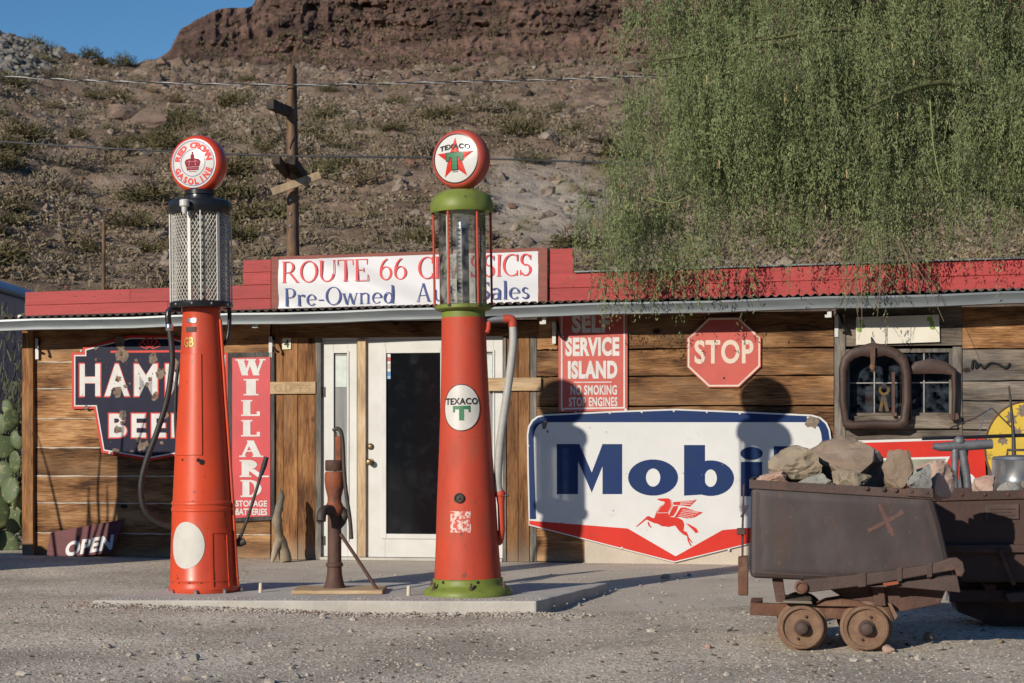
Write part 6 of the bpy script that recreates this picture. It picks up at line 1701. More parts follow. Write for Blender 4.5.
# ---- rocks heaped in the carts
M_r1 = mat('tan_rock', (.23, .185, .13), (.32, .265, .195), scale=5, rough=.95, bump=.5, bscale=24, c3=(.17, .14, .11), c3scale=3)
M_r2 = mat('brown_rock', (.20, .145, .105), (.28, .215, .16), scale=4, rough=.95, bump=.5, bscale=22, c3=(.22, .21, .20), c3scale=2.5, c3lo=.56, c3hi=.66)
M_r3 = mat('pinkish_rock', (.46, .34, .28), (.34, .20, .15), scale=6, rough=.95, bump=.5, bscale=26, c3=(.42, .24, .07), c3scale=3, c3lo=.6, c3hi=.68)
M_r4 = mat('grey_green_rock', (.22, .22, .20), (.29, .28, .25), scale=5, rough=.95, bump=.4, bscale=24)
M_fill = mat('rock_fill', (.13, .10, .08), (.2, .16, .13), scale=6, rough=1, bump=.6)
def rock(cart, x0, x1, y0, y1, v, m, seed, label, dep=None, roll=0):
    a = cart.p(x0, y1, v); b = cart.p(x1, y0, v)
    sx_, sz_ = (b[0]-a[0])/2, (b[1]-a[1])/2
    bm_, f = rough_rock(seed, cuts=15, sub=4)
    Mr = Matrix.Rotation(roll, 4, 'Y'); vs = [Mr @ Vector(p) for p in bm_]
    mx = [max(abs(p[i]) for p in vs) for i in range(3)]
    lo = [min(p[i] for p in vs) for i in range(3)]; hi_ = [max(p[i] for p in vs) for i in range(3)]
    sy_ = dep or min(sx_, sz_*1.4)
    out = []
    for p in vs:
        q = [(p[i]-lo[i])/(hi_[i]-lo[i])*2-1 for i in range(3)]
        out.append((q[0]*sx_, q[1]*sy_, (q[2]+1)*sz_))
    o = MB().add(out, f).build('rock', m, None, smooth=18)
    o.location = cart.pl.w((a[0]+b[0])/2, v, a[1]); o.rotation_euler = (0, 0, -cart.pl.a)
    return tag(o, label, 'rock', 'rocks heaped in the ore carts')
rock(c1, 768, 822, 445, 484, .22, M_r1, 1, 'tan angular rock at the left of the first cart heap', roll=.3)
rock(c1, 803, 884, 436, 495, .34, M_r2, 2, 'largest brown boulder topping the first cart')
rock(c1, 881, 913, 449, 497, .24, M_r2, 3, 'upright pointed brown rock right of the largest boulder', roll=.15)
rock(c1, 906, 932, 464, 500, .16, M_r4, 4, 'small dark grey rock at the right rim of first cart')
rock(c1, 917, 957, 459, 502, .40, M_r3, 5, 'pinkish white slanting rock with ochre tip between the carts', roll=-.5)
rock(c1, 756, 792, 470, 492, .12, M_r3, 6, 'low pale pink rock in the left corner of first cart')
rock(c1, 788, 836, 473, 494, .10, M_r4, 7, 'flat grey green rock along the rim of first cart')
rock(c1, 832, 872, 468, 496, .10, M_r1, 8, 'low tan rock below the largest boulder at the rim')
rock(c1, 860, 890, 462, 496, .40, M_r1, 9, 'half hidden tan rock behind the pointed one')
rock(c1, 764, 800, 462, 492, .50, M_r2, 19, 'brown rock at the back left of first cart')
rock(c2, 972, 996, 475, 500, .16, M_r3, 10, 'dusty pink rock in the second cart')
rock(c2, 992, 1018, 482, 500, .12, M_r4, 11, 'small grey rock beside the drum in second cart')
rock(c2, 1020, 1060, 476, 500, .2, M_r2, 12, 'brown rock right of the drum in second cart')
for ct, a, b, D_ in ((c1, 756, 930, DEP), (c2, 938, 1140, .8)):
    p0, p1 = ct.p(a, 489 if ct is c1 else 498), ct.p(b, 496 if ct is c1 else 493)
    h = MB(); nx_, ny_ = 26, 16
    for j in range(ny_+1):
        for i in range(nx_+1):
            u = p0[0]+(p1[0]-p0[0])*i/nx_; v = .02+(D_-.04)*j/ny_
            h.v.append((u, v, p0[1]+(p1[1]-p0[1])*i/nx_-.006+.03*math.sin(i*1.9+j)*math.sin(j*1.3)*(1 if 0 < i < nx_ and 0 < j < ny_ else 0)))
    for j in range(ny_):
        for i in range(nx_): k = j*(nx_+1)+i; h.f.append((k, k+1, k+nx_+2, k+nx_+1))
    h.build('rubble_fill', M_fill, ct.o)
# ---- bright drum standing in the second cart
u, z = c2.p(1017, 494, .42)
dm = thing('metal_drum', 'bright dented metal drum with a dark lid in the second cart', 'drum', c2.pl.w(u, .42, z-.02), -c2.pl.a)
rr_ = .155
MB().lathe([(rr_*.98, 0), (rr_, .01), (rr_, .09), (rr_*1.01, .10), (rr_, .11), (rr_, .235), (rr_*1.015, .24), (rr_*1.0, .245)], 40).build('shell', M_steel, dm, smooth=35)
MB().lathe([(rr_*.99, .244), (rr_*.95, .258), (.05, .268), (.001, .27)], 36).build('lid', M_grey, dm, smooth=40)
MB().tube([(-.06, 0, .262), (-.06, 0, .30), (.06, 0, .30), (.06, 0, .262)], .008, 8).build('handle', M_iron, dm, smooth=60)
# ---- cast iron stand with long rods behind the carts
sD = 11.9
s0 = P(960, 443, sD); s0.z = 0
st = thing('iron_stand', 'grey cast iron stand with long black rods behind the second cart', 'stand', s0)
sl = lambda px, py, dd=0.0: P(px, py, sD+dd)-s0
MB().tube([sl(933, 446), sl(940, 447), sl(958, 446), sl(992, 444)], [.022, .030, .036, .034], 10).build('top_bar', M_grey, st, smooth=60)
MB().ball(sl(959, 441), .042, 14, 9, (1, 1, .9)).build('head', M_grey, st, smooth=60)
foot = lambda px, dd: Vector(((px-512)/FPX*sD-s0.x, dd, 0.02))
MB().tube([sl(955, 450), sl(954.5, 478, -.03), foot(954, -.12)], [.030, .024, .024], 10).build('leg', M_grey, st, smooth=60)
MB().tube([sl(962, 450), sl(967, 478, -.01), foot(975, .0)], [.032, .027, .027], 10).build('leg', M_grey, st, smooth=60)
MB().tube([sl(965, 450, .05), sl(962, 478, .15), foot(960, .3)], .024, 10).build('leg', M_grey, st, smooth=60)
MB().tube([sl(922, 438.5), sl(960, 437.5), sl(1060, 434)], .013, 8).build('long_rod', M_black, st, smooth=60)
MB().tube([sl(1014, 457, -.05), sl(1013.5, 436, -.02), sl(1011, 405, 0), sl(1009, 386, 0)], [.016, .014, .009, .007], 8).build('upright_rod', M_iron, st, smooth=60)
MB().tube([sl(950, 428, .02), sl(975, 418, .04), sl(992, 408, .05)], .005, 6).build('wire_stay', M_iron, st)
MB().tube([sl(975, 445, .02), sl(985, 415, .04), sl(990, 408, .05)], .004, 6).build('wire_stay', M_steel, st)
MB().tube([sl(992, 408, .05), sl(1012, 428, .03)], .005, 6).build('wire_stay', M_iron, st)

# ---- radiator shells hung over the window
M_shell = mat('shell_rust', (0.030, 0.016, 0.012), (0.055, 0.029, 0.022), scale=7, rough=0.6, bump=0.12, bscale=30, c3=(0.075, 0.036, 0.025), c3scale=6, c3lo=.55, c3hi=.72)
def shell_sign(name, label, px, py, v, cat): return Sign(name, label, px, py, v, cat)
sg = Sign('radiator_shell', 'large rusty radiator shell hung over the left half of window', 874, 430, -0.16, 'radiator shell', 'rusty radiator shells')
out = [(843, 426), (839.5, 400), (839, 368), (842, 357), (849, 350), (860, 346), (872, 342.5), (887, 345.5), (899, 350), (907, 358), (910.5, 370), (911, 400), (908, 425), (901, 428.5), (875, 427.5), (849, 429), (843, 426)]
inn = [(850, 417), (848.5, 400), (848.5, 374), (851, 365), (856, 360.5), (863, 358.5), (873, 362), (884, 358.5), (892, 361), (898, 366), (900, 376), (900.5, 400), (899, 416), (895, 418.5), (875, 418), (854, 419), (850, 417)]
inn = [(b[0]+(a[0]-b[0])*.22, b[1]+(a[1]-b[1])*.22) for a, b in zip(out, inn)]
def rounded_ring(sg, A_, B_, y0, y1, dome, name, m):
    mb = MB(); Ap, Bp = sg.pts(A_), sg.pts(B_); n = len(A_); k = 7
    for i in range(n):
        for j in range(k+1):
            t = j/k; x = Ap[i][0]*(1-t)+Bp[i][0]*t; z = Ap[i][1]*(1-t)+Bp[i][1]*t
            mb.v.append((x, y0-dome*math.sin(math.pi*t)**.7, z))
        mb.v.append((Bp[i][0], y1, Bp[i][1])); mb.v.append((Ap[i][0], y1, Ap[i][1]))
    w_ = k+3
    for i in range(n-1):
        for j in range(w_): mb.f.append((i*w_+j, i*w_+(j+1) % w_, (i+1)*w_+(j+1) % w_, (i+1)*w_+j))
    return mb.build(name, m, sg.o, smooth=50)
rounded_ring(sg, out, inn, -.03, .10, .016, 'shell', M_shell)
sg.panel(sg.pts([(869.5, 347), (875, 347), (874.5, 372), (870.5, 372)]), -.085, -.06, 'badge_strip', M_rust_and_shade, .004)
MB().ball((*[sg.p(872, 367)[0]], -.085, sg.p(872, 367)[1]), .025, 12, 8, (1, .5, 1.3)).build('badge', M_rust2, sg.o, smooth=60)
sg.panel(sg.pts([(892, 372), (895, 372), (895, 416), (892, 416)]), .02, .05, 'inner_strip', M_rust_and_shade)
MB().tube([(sg.p(872, 343)[0], 0, sg.p(872, 343)[1]), (sg.p(872, 338)[0], .08, sg.p(872, 338)[1]), (sg.p(872, 336)[0], .13, sg.p(872, 336)[1])], .008, 6).build('hanger', M_iron, sg.o)
sg = Sign('radiator_shell', 'smaller rusty radiator shell with arched top over the right window half', 932, 424, -0.12, 'radiator shell', 'rusty radiator shells')
out = [(909, 420), (908, 392), (908, 369), (915, 362), (930, 358.5), (945, 361.5), (956, 369), (956.5, 392), (955, 420)]
inn = [(912, 420), (911.5, 392), (911.5, 374), (916, 374), (930, 373.5), (944, 374), (951.5, 375), (952.5, 392), (952, 420)]
rounded_ring(sg, out, inn, -.02, .06, .012, 'shell', M_shell)
sg.panel(sg.pts([(948, 414), (958, 413), (959, 419), (952, 421)]), -.02, .01, 'foot_tab', M_rust_and_shade, .003)
MB().tube([(sg.p(930, 360)[0], 0, sg.p(930, 360)[1]), (sg.p(930, 352)[0], .09, sg.p(930, 352)[1])], .006, 6).build('hanger', M_iron, sg.o)
# black script on the grey planks
sg = Sign('iron_letters', 'small black iron lettering on the grey planks right of the window', 985, 369, -0.04)
MB().tube(smooth_path([(sg.p(x, y)[0], 0, sg.p(x, y)[1]) for x, y in ((972, 369), (973, 361), (976, 362), (976, 368), (980, 364), (984, 368), (990, 363), (998, 364), (1006, 368), (1010, 363))]), .010, 6).build('script', M_black, sg.o)

# ---- rocks by the island and on the yard
def yard_rock(px, py, s, m, seed, label, z=0.0, sq=.75):
    v, f = rough_rock(seed+50, cuts=11, sub=2)
    o = MB().add([(x*s, y*s, (zz_+.8)*s*sq) for x, y, zz_ in v], f).build('rock', m, None, smooth=30); p = G(px, py, z)
    o.location = (p.x, p.y, z + (float(gz(np.array([p.x]), np.array([p.y]))[0]) if z == 0 else 0) - .01); o.rotation_euler = (0, 0, seed)
    return tag(o, label, 'rock', 'loose rocks on the yard')
yard_rock(572, 605, .055, M_r1, 1, 'pale rock at the corner of the island')
yard_rock(580, 608, .035, M_r4, 2, 'smaller rock right of the pale island corner rock')
yard_rock(664, 580, .055, M_r4, 3, 'dark round rock on the apron below the horse sign', .052)
yard_rock(690, 576, .03, M_r4, 4, 'small dark rock on the apron right of round one', .052)
yard_rock(729, 632, .04, M_r4, 5, 'dark rock on the gravel left of the cart')
yard_rock(708, 648, .035, M_r3, 6, 'reddish rock on the gravel left of the cart wheels')
yard_rock(890, 652, .045, M_r3, 7, 'pale rock right of the rear cart wheel')
yard_rock(928, 641, .05, M_r1, 8, 'pale tan rock in front of the carts gap')
yard_rock(940, 650, .03, M_r4, 9, 'small grey rock in front of the carts gap')
yard_rock(1000, 642, .035, M_r1, 10, 'pale rock near the right edge under second cart')
yard_rock(905, 657, .03, M_r4, 13, 'grey rock just right of the pale wheel rock')
yard_rock(298, 678, .03, M_r4, 14, 'dark rock at the bottom of the yard left of centre')
yard_rock(196, 660, .035, M_r4, 15, 'dark rock on the gravel below the crown globe pump')
yard_rock(38, 618, .028, M_r4, 16, 'pale stone on the gravel at lower left')

# ================================================================== POLES AND WIRES
pD = 36.0
base = P(293, 300, pD); zg = float(hill_z(np.array([base.x]), np.array([pD]))[0])
up = thing('utility_pole', 'split wooden utility pole with short crossarms behind the shop', 'pole', (base.x, pD, zg-.3))
ul_ = lambda px, py, dd=0.0: P(px, py, pD+dd)-Vector((base.x, pD, zg-.3))
MB().tube([Vector((.02, 0, 0)), ul_(292.5, 250), ul_(291.5, 150), ul_(291, 66)], [.13, .12, .105, .09], 14).build('shaft', M_pole, up, smooth=60)
MB().tube([Vector((.15, .05, 0)), ul_(296.5, 250, .05), ul_(295.5, 150, .05), ul_(294.5, 68, .05)], [.07, .06, .055, .05], 8).build('splice_timber', M_pole, up, smooth=60)
def beam(a, b, w_, h, name, m):
    A_, B_ = Vector(a), Vector(b); d = B_-A_; L_ = d.length
    Mx = Matrix.Translation(A_) @ d.to_track_quat('X', 'Z').to_matrix().to_4x4()
    MB().box(0, L_, -w_/2, w_/2, -h/2, h/2, Mx).build(name, m, up, bevel=.01)
M_darkwood = woodmat('creosote_wood', (.022, .016, .012), (.045, .032, .024), (.08, .055, .04))
beam(ul_(270, 104, -1.2), ul_(294, 114, .4), .16, .20, 'crossarm', M_darkwood)
beam(ul_(276, 160, -1.0), ul_(290, 176, .3), .16, .18, 'crossarm', M_darkwood)
beam(ul_(291, 160, -.6), ul_(305, 180, .5), .18, .20, 'crossarm', M_darkwood)
beam(ul_(272, 192, -.45), ul_(320, 175, -.15), .10, .16, 'pale_crossarm', M_woodlv)
MB().tube([ul_(275, 112, -.6), ul_(281, 128, -.4), ul_(286, 146, -.2)], .012, 6).build('guy_strap', M_iron, up)
for py_ in (200, 214, 226): MB().ball(ul_(290.5, py_, -.12), .03, 8, 6).build('bolt', M_steel, up)
wD = 35.8
def sagline(L, d): return [P(x, y, d) for x, y in L]
uw = smooth_path(sagline([(-700, 50), (-300, 62), (0, 76.5), (130, 82), (292, 85), (430, 82.5), (560, 79.5), (680, 74.5), (900, 62), (1300, 30)], wD), 40)
k1, k2 = [], []
for i, p in enumerate(uw):
    a = i*0.55; k1.append(p+Vector((0, math.cos(a)*.013, math.sin(a)*.013))); k2.append(p-Vector((0, math.cos(a)*.013, math.sin(a)*.013)))
tw = thing('service_cable', 'twisted pale and dark overhead cable passing behind the pumps near the top', 'cable', uw[0])
MB().tube([p-uw[0] for p in k1], .011, 6).build('bare_strand', mat('bare_aluminium', (.42, .42, .41), rough=.45, metal=.3), tw, smooth=60)
MB().tube([p-uw[0] for p in k2], .013, 6).build('insulated_strand', M_rubber, tw, smooth=60)
lw = smooth_path(sagline([(-700, 95), (-300, 118), (0, 141.5), (170, 151.5), (292, 156), (430, 157.5), (560, 161), (680, 165), (900, 168), (1300, 165)], wD), 10)
o = MB().tube([p-lw[0] for p in lw], .019, 6).build('overhead_wire', mat('wire_grey', (.07, .075, .08), rough=.4, metal=.3), None, smooth=60, loc=lw[0]); tag(o, 'single dark overhead wire passing behind the two globes', 'wire')
q = P(103, 300, 36); zq_ = float(hill_z(np.array([q.x]), np.array([36.0]))[0])
o = MB().tube([(0, 0, -.3), (.02, 0, P(103, 222, 36).z-zq_)], [.045, .04], 8).build('thin_post', M_pole, None, smooth=60, loc=(q.x, 36, zq_)); tag(o, 'thin bare wooden post on the slope at left', 'post')

# ================================================================== TRAILER AT THE LEFT
tr0 = Vector((-6.75, 22.0, 0))
tr = thing('parked_trailer', 'silver blue long trailer roof showing behind the left end of shop', 'trailer', tr0)
prof_ = []
for k in range(13):
    a = math.pi*k/12; prof_.append((-1.25+1.25*math.cos(a)*1.0, 2.75+.62*math.sin(a)))
prof_ = [(0.0, .6), (0, 3.12), (-.04, 3.22), (-.14, 3.32), (-.34, 3.40), (-.7, 3.45), (-1.25, 3.47), (-1.8, 3.45), (-2.16, 3.40), (-2.36, 3.32), (-2.46, 3.22), (-2.5, 3.12), (-2.5, .6)]
M_trail = mat('faded_blue_metal', (.15, .20, .32), (.12, .16, .27), scale=2, rough=.3, metal=.35)
b = MB(); n = len(prof_)
for yv in (0, 4.6):
    b.v += [(x, yv, z) for x, z in prof_]
for k in range(n): b.f.append((k, (k+1) % n, (k+1) % n+n, k+n))
b.f.append(tuple(range(n))); b.f.append(tuple(range(2*n-1, n-1, -1)))
b.build('body', M_trail, tr, smooth=35)
MB().tube([(.01, -.02, 3.17), (.01, 4.62, 3.17)], .035, 8).build('drip_rail', M_galv, tr, smooth=60)
MB().tube([(-.02, -.02, 2.72), (-.0, 4.62, 2.72)], .02, 8).build('trim_strip', M_galv, tr, smooth=60)
for yv in (1.0, 3.4):
    for xv in (-.25, -2.25):
        w = MB().lathe([(.20, -.1), (.36, -.1), (.38, -.06), (.38, .06), (.36, .1), (.20, .1)], 24, Matrix.Translation((xv, yv, .38)) @ Matrix.Rotation(R(90), 4, 'Y')).build('wheel', M_rubber, tr, smooth=40)
MB().box(-2.3, -.2, .1, 4.5, .42, .62).build('chassis', M_iron, tr)

# ================================================================== PRICKLY PEAR AND BUSHES AT THE LEFT
M_pad = mat('cactus_pad', (.09, .125, .05), (.066, .095, .038), scale=8, rough=.6, bump=.1, bscale=60, c3=(.22, .24, .11), c3scale=5, c4=(.34, .31, .17), c4scale=34, c4lo=.64, c4hi=.66)  # greens darkened to stand in for shade over the cactus
cD = 17.5
c0 = P(2, 560, cD); c0.z = 0.03
cac = thing('prickly_pear', 'prickly pear cactus with pale green pads at the left of shop', 'cactus', c0)
rp = random.Random(4)
for (px_, py_, rx, rz_, yaw) in [(6, 548, 13, 17, 10), (-14, 540, 14, 18, -30), (14, 520, 12, 15, -15), (-4, 512, 14, 17, 25), (10, 490, 11, 14, -20), (-16, 496, 12, 15, 15), (2, 474, 12, 14, 5), (15, 462, 9, 12, -35), (4, 446, 12, 13, 20), (17, 440, 7, 10, -10), (11, 420, 9, 12, 30), (0, 424, 9, 11, -20), (18, 500, 8, 12, 60), (-10, 458, 11, 14, -10), (8, 408, 6, 9, 0), (-20, 520, 12, 15, 0)]:
    s = cD/FPX; p = P(px_, py_, cD+rp.uniform(-.25, .25))-c0
    b = MB().ball((0, 0, 0), 1.0, 20, 12, (rx*s, .022, rz_*s))
    b.v = [(x*(1-.18*(1 if z < 0 else 0)*abs(z)/(rz_*s)), y, z) for x, y, z in b.v]
    o = b.build('pad', M_pad, cac, smooth=60, loc=p); o.rotation_euler = (R(rp.uniform(-18, 18)), R(rp.uniform(-25, 25)), R(yaw))
MB().tube([(0, 0, -.03), (.02, 0, .22)], [.06, .045], 8).build('stem', M_pad, cac)
def leafy(name, label, cat, loc, sc, m, seed, n=1500, size=.07, wid=.02, group=None):
    v, f = blades(n, 1.0, 1.0, wid/size if size else .2, seed=seed, size=size)
    v = v * np.array([1, 1, 1.0]) ; root = thing(name, label, cat, loc, 0, group)
    V_ = v * np.array(sc)
    npmesh('foliage', V_, f, m, root)
    st_ = MB(); rr2 = random.Random(seed)
    for k in range(9):
        a = rr2.uniform(0, 6.28); q = rr2.uniform(.3, .8)
        st_.tube([(0, 0, -.05), (q*.4*sc[0]*math.cos(a), q*.4*sc[1]*math.sin(a), sc[2]*.4), (q*sc[0]*math.cos(a), q*sc[1]*math.sin(a), sc[2]*.8)], [.018, .012, .004], 5)
    st_.build('stems', M_pole, root)
    return root
M_bush = leafmat('grey_green_bush', (.075, .085, .045), (.13, .135, .08), scale=6)
leafy('creosote_bush', 'grey green bush behind the prickly pear at left edge', 'bush', (P(-6, 500, 18.6).x, 18.6, 0), (.75, .6, 2.15), M_bush, 71, 3800, .075, .016)
leafy('creosote_bush', 'olive bush behind the left end of the red parapet', 'bush', (P(70, 290, 33).x, 33, float(hill_z(np.array([P(70, 290, 33).x]), np.array([33.0]))[0])), (1.6, 1.2, 1.7), M_olive, 72, 4200, .14, .03)
leafy('creosote_bush', 'low olive bush beside the taller one behind the left parapet', 'bush', (P(20, 290, 34).x, 34, float(hill_z(np.array([P(20, 290, 34).x]), np.array([34.0]))[0])), (1.5, 1.2, 1.4), M_olive, 73, 3000, .14, .03)

# ================================================================== UNSEEN THINGS, GUESSED AND ADDED TO SHADE THE LEFT WALL
u, z = W.at(130, 463, 0)
sh_w = W.w(u, 0, z)
tD = 2.9
hs = Vector((sx, sy, 0))
cb = sh_w - hs*tD; hgt = z + tD*math.tan(SUN_EL)
cab = thing('shade_cabinet', 'unseen tall wooden cabinet added to cast the shadow on the left wall', 'cabinet', (cb.x, cb.y, .02), -WA)
MB().box(0, .56, -.22, .22, .06, hgt-.06).build('carcass', M_woodg, cab, bevel=.008)
MB().box(-.0, .58, -.24, .24, hgt-.058, hgt-.03).build('top', M_woodg, cab, bevel=.006)
for a in (.02, .285):
    d_ = MB().box(a, a+.255, -.238, -.222, .1, hgt-.1).build('door', M_woodg, cab, bevel=.005)
for a in (0.02, .48): MB().box(a, a+.06, -.2, .2, -.02, .06).build('foot', M_woodg, cab)
for k, off in enumerate((-.62, -1.30)):
    cr = thing('shade_crate', 'unseen slatted wooden crate added to shade the ground at left, ' + ('next to the cabinet' if k == 0 else 'farther from the cabinet'), 'crate', (cb.x+W.U.x*off, cb.y+W.U.y*off, .03), -WA+R(4*k), 'unseen crates added for their shade')
    hh = .92+.13*k
    for zz_ in np.arange(.02, hh-.1, .13): 
        MB().box(0, .58, -.24, -.222, zz_, zz_+.12).build('slat', M_woodg, cr); MB().box(0, .58, .222, .24, zz_, zz_+.12).build('slat', M_woodg, cr)
    for a in (.0, .54): MB().box(a, a+.04, -.221, .221, 0, hh).build('end_panel', M_woodg, cr)
oc0 = W.w(W.at(95, 520, 0)[0], 0, 0) - hs*3.3
oco = thing('ocotillo', 'unseen ocotillo with long bare stems, added for its shadow on the wall', 'plant', (oc0.x, oc0.y, .0))
ro_ = random.Random(12)
for k in range(9):
    a = ro_.uniform(0, 6.28); L_ = ro_.uniform(1.9, 2.7); sp = ro_.uniform(.25, .75)
    pts_ = [(sp*t_**1.2*math.cos(a)+ro_.uniform(-.03, .03), sp*t_**1.2*math.sin(a)+ro_.uniform(-.03, .03), L_*t_) for t_ in (0, .2, .4, .6, .8, 1)]
    MB().tube(smooth_path(pts_, 4), [.022, .02, .018, .016, .012, .006], 6).build('stem', M_pole, oco, smooth=60)

# ================================================================== THE TREE OVER THE RIGHT
def tree():
    r = np.random.default_rng(5)
    base = Vector((6.9, 17.0, 0.0))
    root = thing('palo_verde_tree', 'large feathery green tree hanging over the right of shop', 'tree', base)
    M_bark = mat('green_bark', (.16, .17, .06), (.10, .095, .045), scale=8, rough=.7, bump=.2)
    tr_ = MB()
    fork = Vector((-.35, -.1, 2.6))
    tr_.tube(smooth_path([(0, 0, -.1), (.05, 0, .9), (-.08, .05, 1.8), fork], 5), [.20, .165, .15, .14], 12)
    tr_.build('trunk', M_bark, root, smooth=60)
    limbs = []
    # (px, py, depth) targets of the limbs
    T_ = [(660, 60, 13.0), (700, 130, 13.2), (640, 215, 13.9), (760, 40, 12.4), (800, -60, 13.0), (860, 110, 12.3), (930, 40, 13.6), (980, 140, 13.6), (900, -120, 13.4), (1060, 60, 13.0), (1120, -40, 14.0), (740, -90, 14.2), (830, 190, 12.8), (1150, 120, 12.6)]
    for k, (px, py, d) in enumerate(T_):
        d += 2.0; e = P(px, py, d)-base; m1 = fork.lerp(e, .35)+Vector((0, 0, .75)); m2 = fork.lerp(e, .72)+Vector((0, 0, .75))
        path = smooth_path([fork, m1, m2, e], 7); limbs.append(path)
        MB().tube(path, [.08, .05, .028, .010], 8).build('limb', M_bark, root, smooth=60)
    # clumps of hanging twigs: px, py, depth, half sizes in px, px, metres, number
    C = [(760, 20, 13.2, 120, 70, .9, 620), (700, 95, 13.1, 62, 70, .6, 420), (790, 110, 12.7, 85, 75, .7, 560), (880, 60, 13.0, 110, 80, .9, 640), (970, 60, 13.3, 90, 90, .9, 560),
         (730, 172, 13.2, 50, 46, .5, 280), (800, 178, 12.8, 52, 44, .5, 230), (650, 215, 14.2, 58, 32, .3, 120), (600, 222, 14.2, 26, 18, .2, 22), (672, 258, 14.2, 24, 26, .15, 40), (640, 130, 13.3, 32, 45, .4, 26), (625, 55, 13.3, 18, 50, .3, 14), (610, 180, 13.4, 24, 30, .3, 10), (870, 185, 12.8, 36, 46, .4, 140), (925, 150, 13.2, 50, 40, .5, 150), (1000, 135, 13.6, 60, 45, .6, 160), (990, 200, 13.9, 34, 26, .3, 16),
         (800, -80, 13.6, 200, 80, 1.2, 560), (1000, -90, 13.6, 160, 90, 1.2, 500), (1120, 30, 13.5, 90, 110, 1.0, 420), (1130, 160, 13.2, 80, 60, .8, 220), (700, 40, 13.4, 50, 60, .5, 170), (660, 30, 13.4, 26, 40, .3, 40), (655, 165, 13.5, 26, 28, .3, 30), (735, 225, 13.2, 30, 20, .3, 14), (868, 240, 13.4, 34, 20, .15, 30), (955, 165, 12.7, 50, 32, .3, 70), (1022, 140, 12.7, 50, 35, .3, 90), (880, 192, 12.7, 32, 28, .25, 50), (1085, 150, 12.7, 50, 35, .3, 100)]
    tw_pts = []; V = []; N_ = []
    twigs = MB(); nt_ = 0
    for (px, py, d, hx, hy, hd, num) in C:
        d = 14.95+(d-13.9)*.3 if hy < 36 else d+2.3; cen = None
        if hy >= 36: px += 16; py -= 6
        if 150 < py and hy >= 36: py -= 22
        elif py > 225: py -= 22
        for k in range(int(num*2.3)):
            if cen is None or k % 48 == 0:                 # a new spray: a bough that twigs hang from
                while True:
                    q = r.uniform(-1, 1, 3)
                    if q @ q < 1: break
                a_ = r.uniform(0, 6.28); cen = np.array(P(px+q[0]*hx, py+q[1]*hy, d+q[2]*hd)); bough = np.array([math.cos(a_)*.42, math.sin(a_)*.42, r.uniform(-.50, -.12)])
            p = cen + bough*r.uniform(-1, 1) + r.normal(0, .075, 3)
            L_ = r.uniform(.20, .60); az_ = r.uniform(0, 6.28); out_ = r.uniform(.05, .5)
            dirn = np.array([math.cos(az_)*out_, math.sin(az_)*out_, -.25]); n = int(30*L_/.4)
            t = np.linspace(0, 1, 6)[:, None]
            path = p + dirn*L_*t*(1-.45*t) + np.array([0, 0, -1.0])*L_*(t**1.6)*r.uniform(.5, 1.25)
            if r.uniform() < .30: twigs.tube([tuple(x-np.array(base)) for x in path[::2]], [.004, .003, .0015], 3, caps=False)
            tt = r.uniform(0, 1, n); ii = np.minimum((tt*5).astype(int), 4); ff = (tt*5-ii)[:, None]
            c = path[ii]*(1-ff)+path[ii+1]*ff + r.normal(0, .012, (n, 3))
            V.append(c); N_.append(path[ii+1]-path[ii])
    V = np.concatenate(V) - np.array(base); n = len(V)
    N_ = np.concatenate(N_); t = N_/np.linalg.norm(N_, axis=1)[:, None] + r.normal(size=(n, 3))*.55; t /= np.linalg.norm(t, axis=1)[:, None]
    s = np.cross(t, r.normal(size=(n, 3))); s /= np.linalg.norm(s, axis=1)[:, None]
    l = r.uniform(.020, .046, n)[:, None]; w_ = l*.27
    Q = np.stack([V-t*l*.5, V+s*w_*.5, V+t*l*.5, V-s*w_*.5], 1).reshape(-1, 3)
    M_leaf = leafmat('feathery_leaf', (.275, .325, .158), (.175, .215, .102), scale=3.0, rnd=0.0)
    N, L = nt(M_leaf)
    bs = N['Principled BSDF']; bs.inputs['Roughness'].default_value = .6
    tl = N.new('ShaderNodeBsdfTranslucent'); tl.inputs[0].default_value = (.27, .31, .12, 1)
    mx = N.new('ShaderNodeMixShader'); mx.inputs[0].default_value = .28
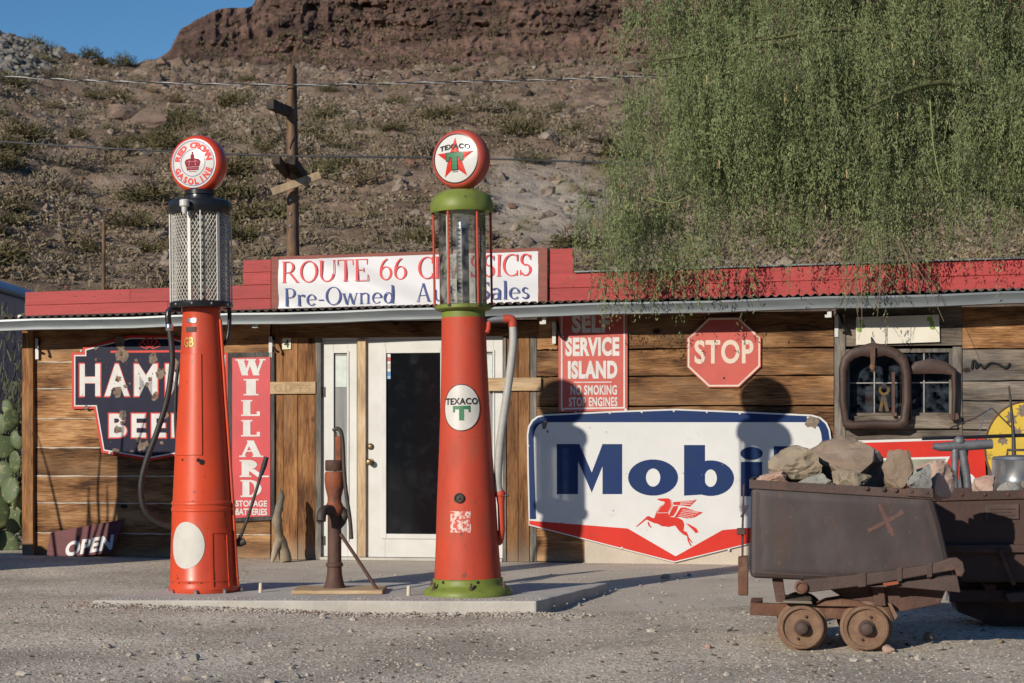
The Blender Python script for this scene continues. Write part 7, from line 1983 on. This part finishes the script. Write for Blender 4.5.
    L.new(bs.outputs[0], mx.inputs[1]); L.new(tl.outputs[0], mx.inputs[2]); L.new(mx.outputs[0], N['Material Output'].inputs[0])
    npmesh('foliage', Q, np.arange(n*4).reshape(-1, 4), M_leaf, root)
    print('tree leaves', n)
    twigs.build('twigs', mat('green_twig', (.19, .20, .08), (.13, .13, .06), scale=5, rough=.7), root, fix=False)
    # dry bare twigs hanging in front of the parapet
    dry = MB(); r2 = random.Random(3)
    for k in range(30):
        px = r2.uniform(825, 910); py = r2.uniform(215, 262); d = r2.uniform(14.4, 14.7)
        ex = px + r2.gauss(-6 if px < 865 else 12, 20); ey = py+r2.uniform(35, 80)
        p0, p1 = P(px, py, d)-base, P(ex, ey, d+r2.uniform(-.1, .2))-base
        mdl = p0.lerp(p1, .5)+Vector((r2.uniform(-.05, .05), 0, r2.uniform(.0, .09)))
        dry.tube(smooth_path([p0, mdl, p1], 4), [.0045, .0032, .0016], 4, caps=False)
        if r2.random() < .8:
            q0 = mdl; q1 = mdl+Vector((r2.uniform(-.12, .12), 0, -r2.uniform(.08, .22))); dry.tube([q0, q0.lerp(q1, .5)+Vector((.01, 0, .01)), q1], [.003, .002, .001], 4, caps=False)
    dry.build('dry_twigs', mat('dry_twig', (.26, .20, .13), (.17, .13, .085), scale=8, rough=.8), root, fix=False)
    for k in range(11):
        p = P(r2.uniform(690, 960), r2.uniform(10, 210), 14.3+r2.uniform(0, .4))-base
        MB().tube([p, p+Vector((.006, 0, -.03)), p+Vector((0, 0, -.07))], [.004, .008, .003], 5).build('seed_pod', mat('seed_pod', (.36, .25, .11), rough=.6), root)
    # light green shoots showing through the foliage
    for (a, b, c, d) in (((648, 198), (670, 203), (690, 196), 14.3), ((930, 100), (934, 150), (944, 195), 14.3)):
        MB().tube(smooth_path([P(*a, d)-base, P(*b, d)-base, P(*c, d)-base], 5), [.007, .005, .003], 6).build('shoot', mat('pale_shoot', (.22, .24, .09), rough=.6), root, smooth=60)
tree()
print('objects', len(bpy.data.objects))
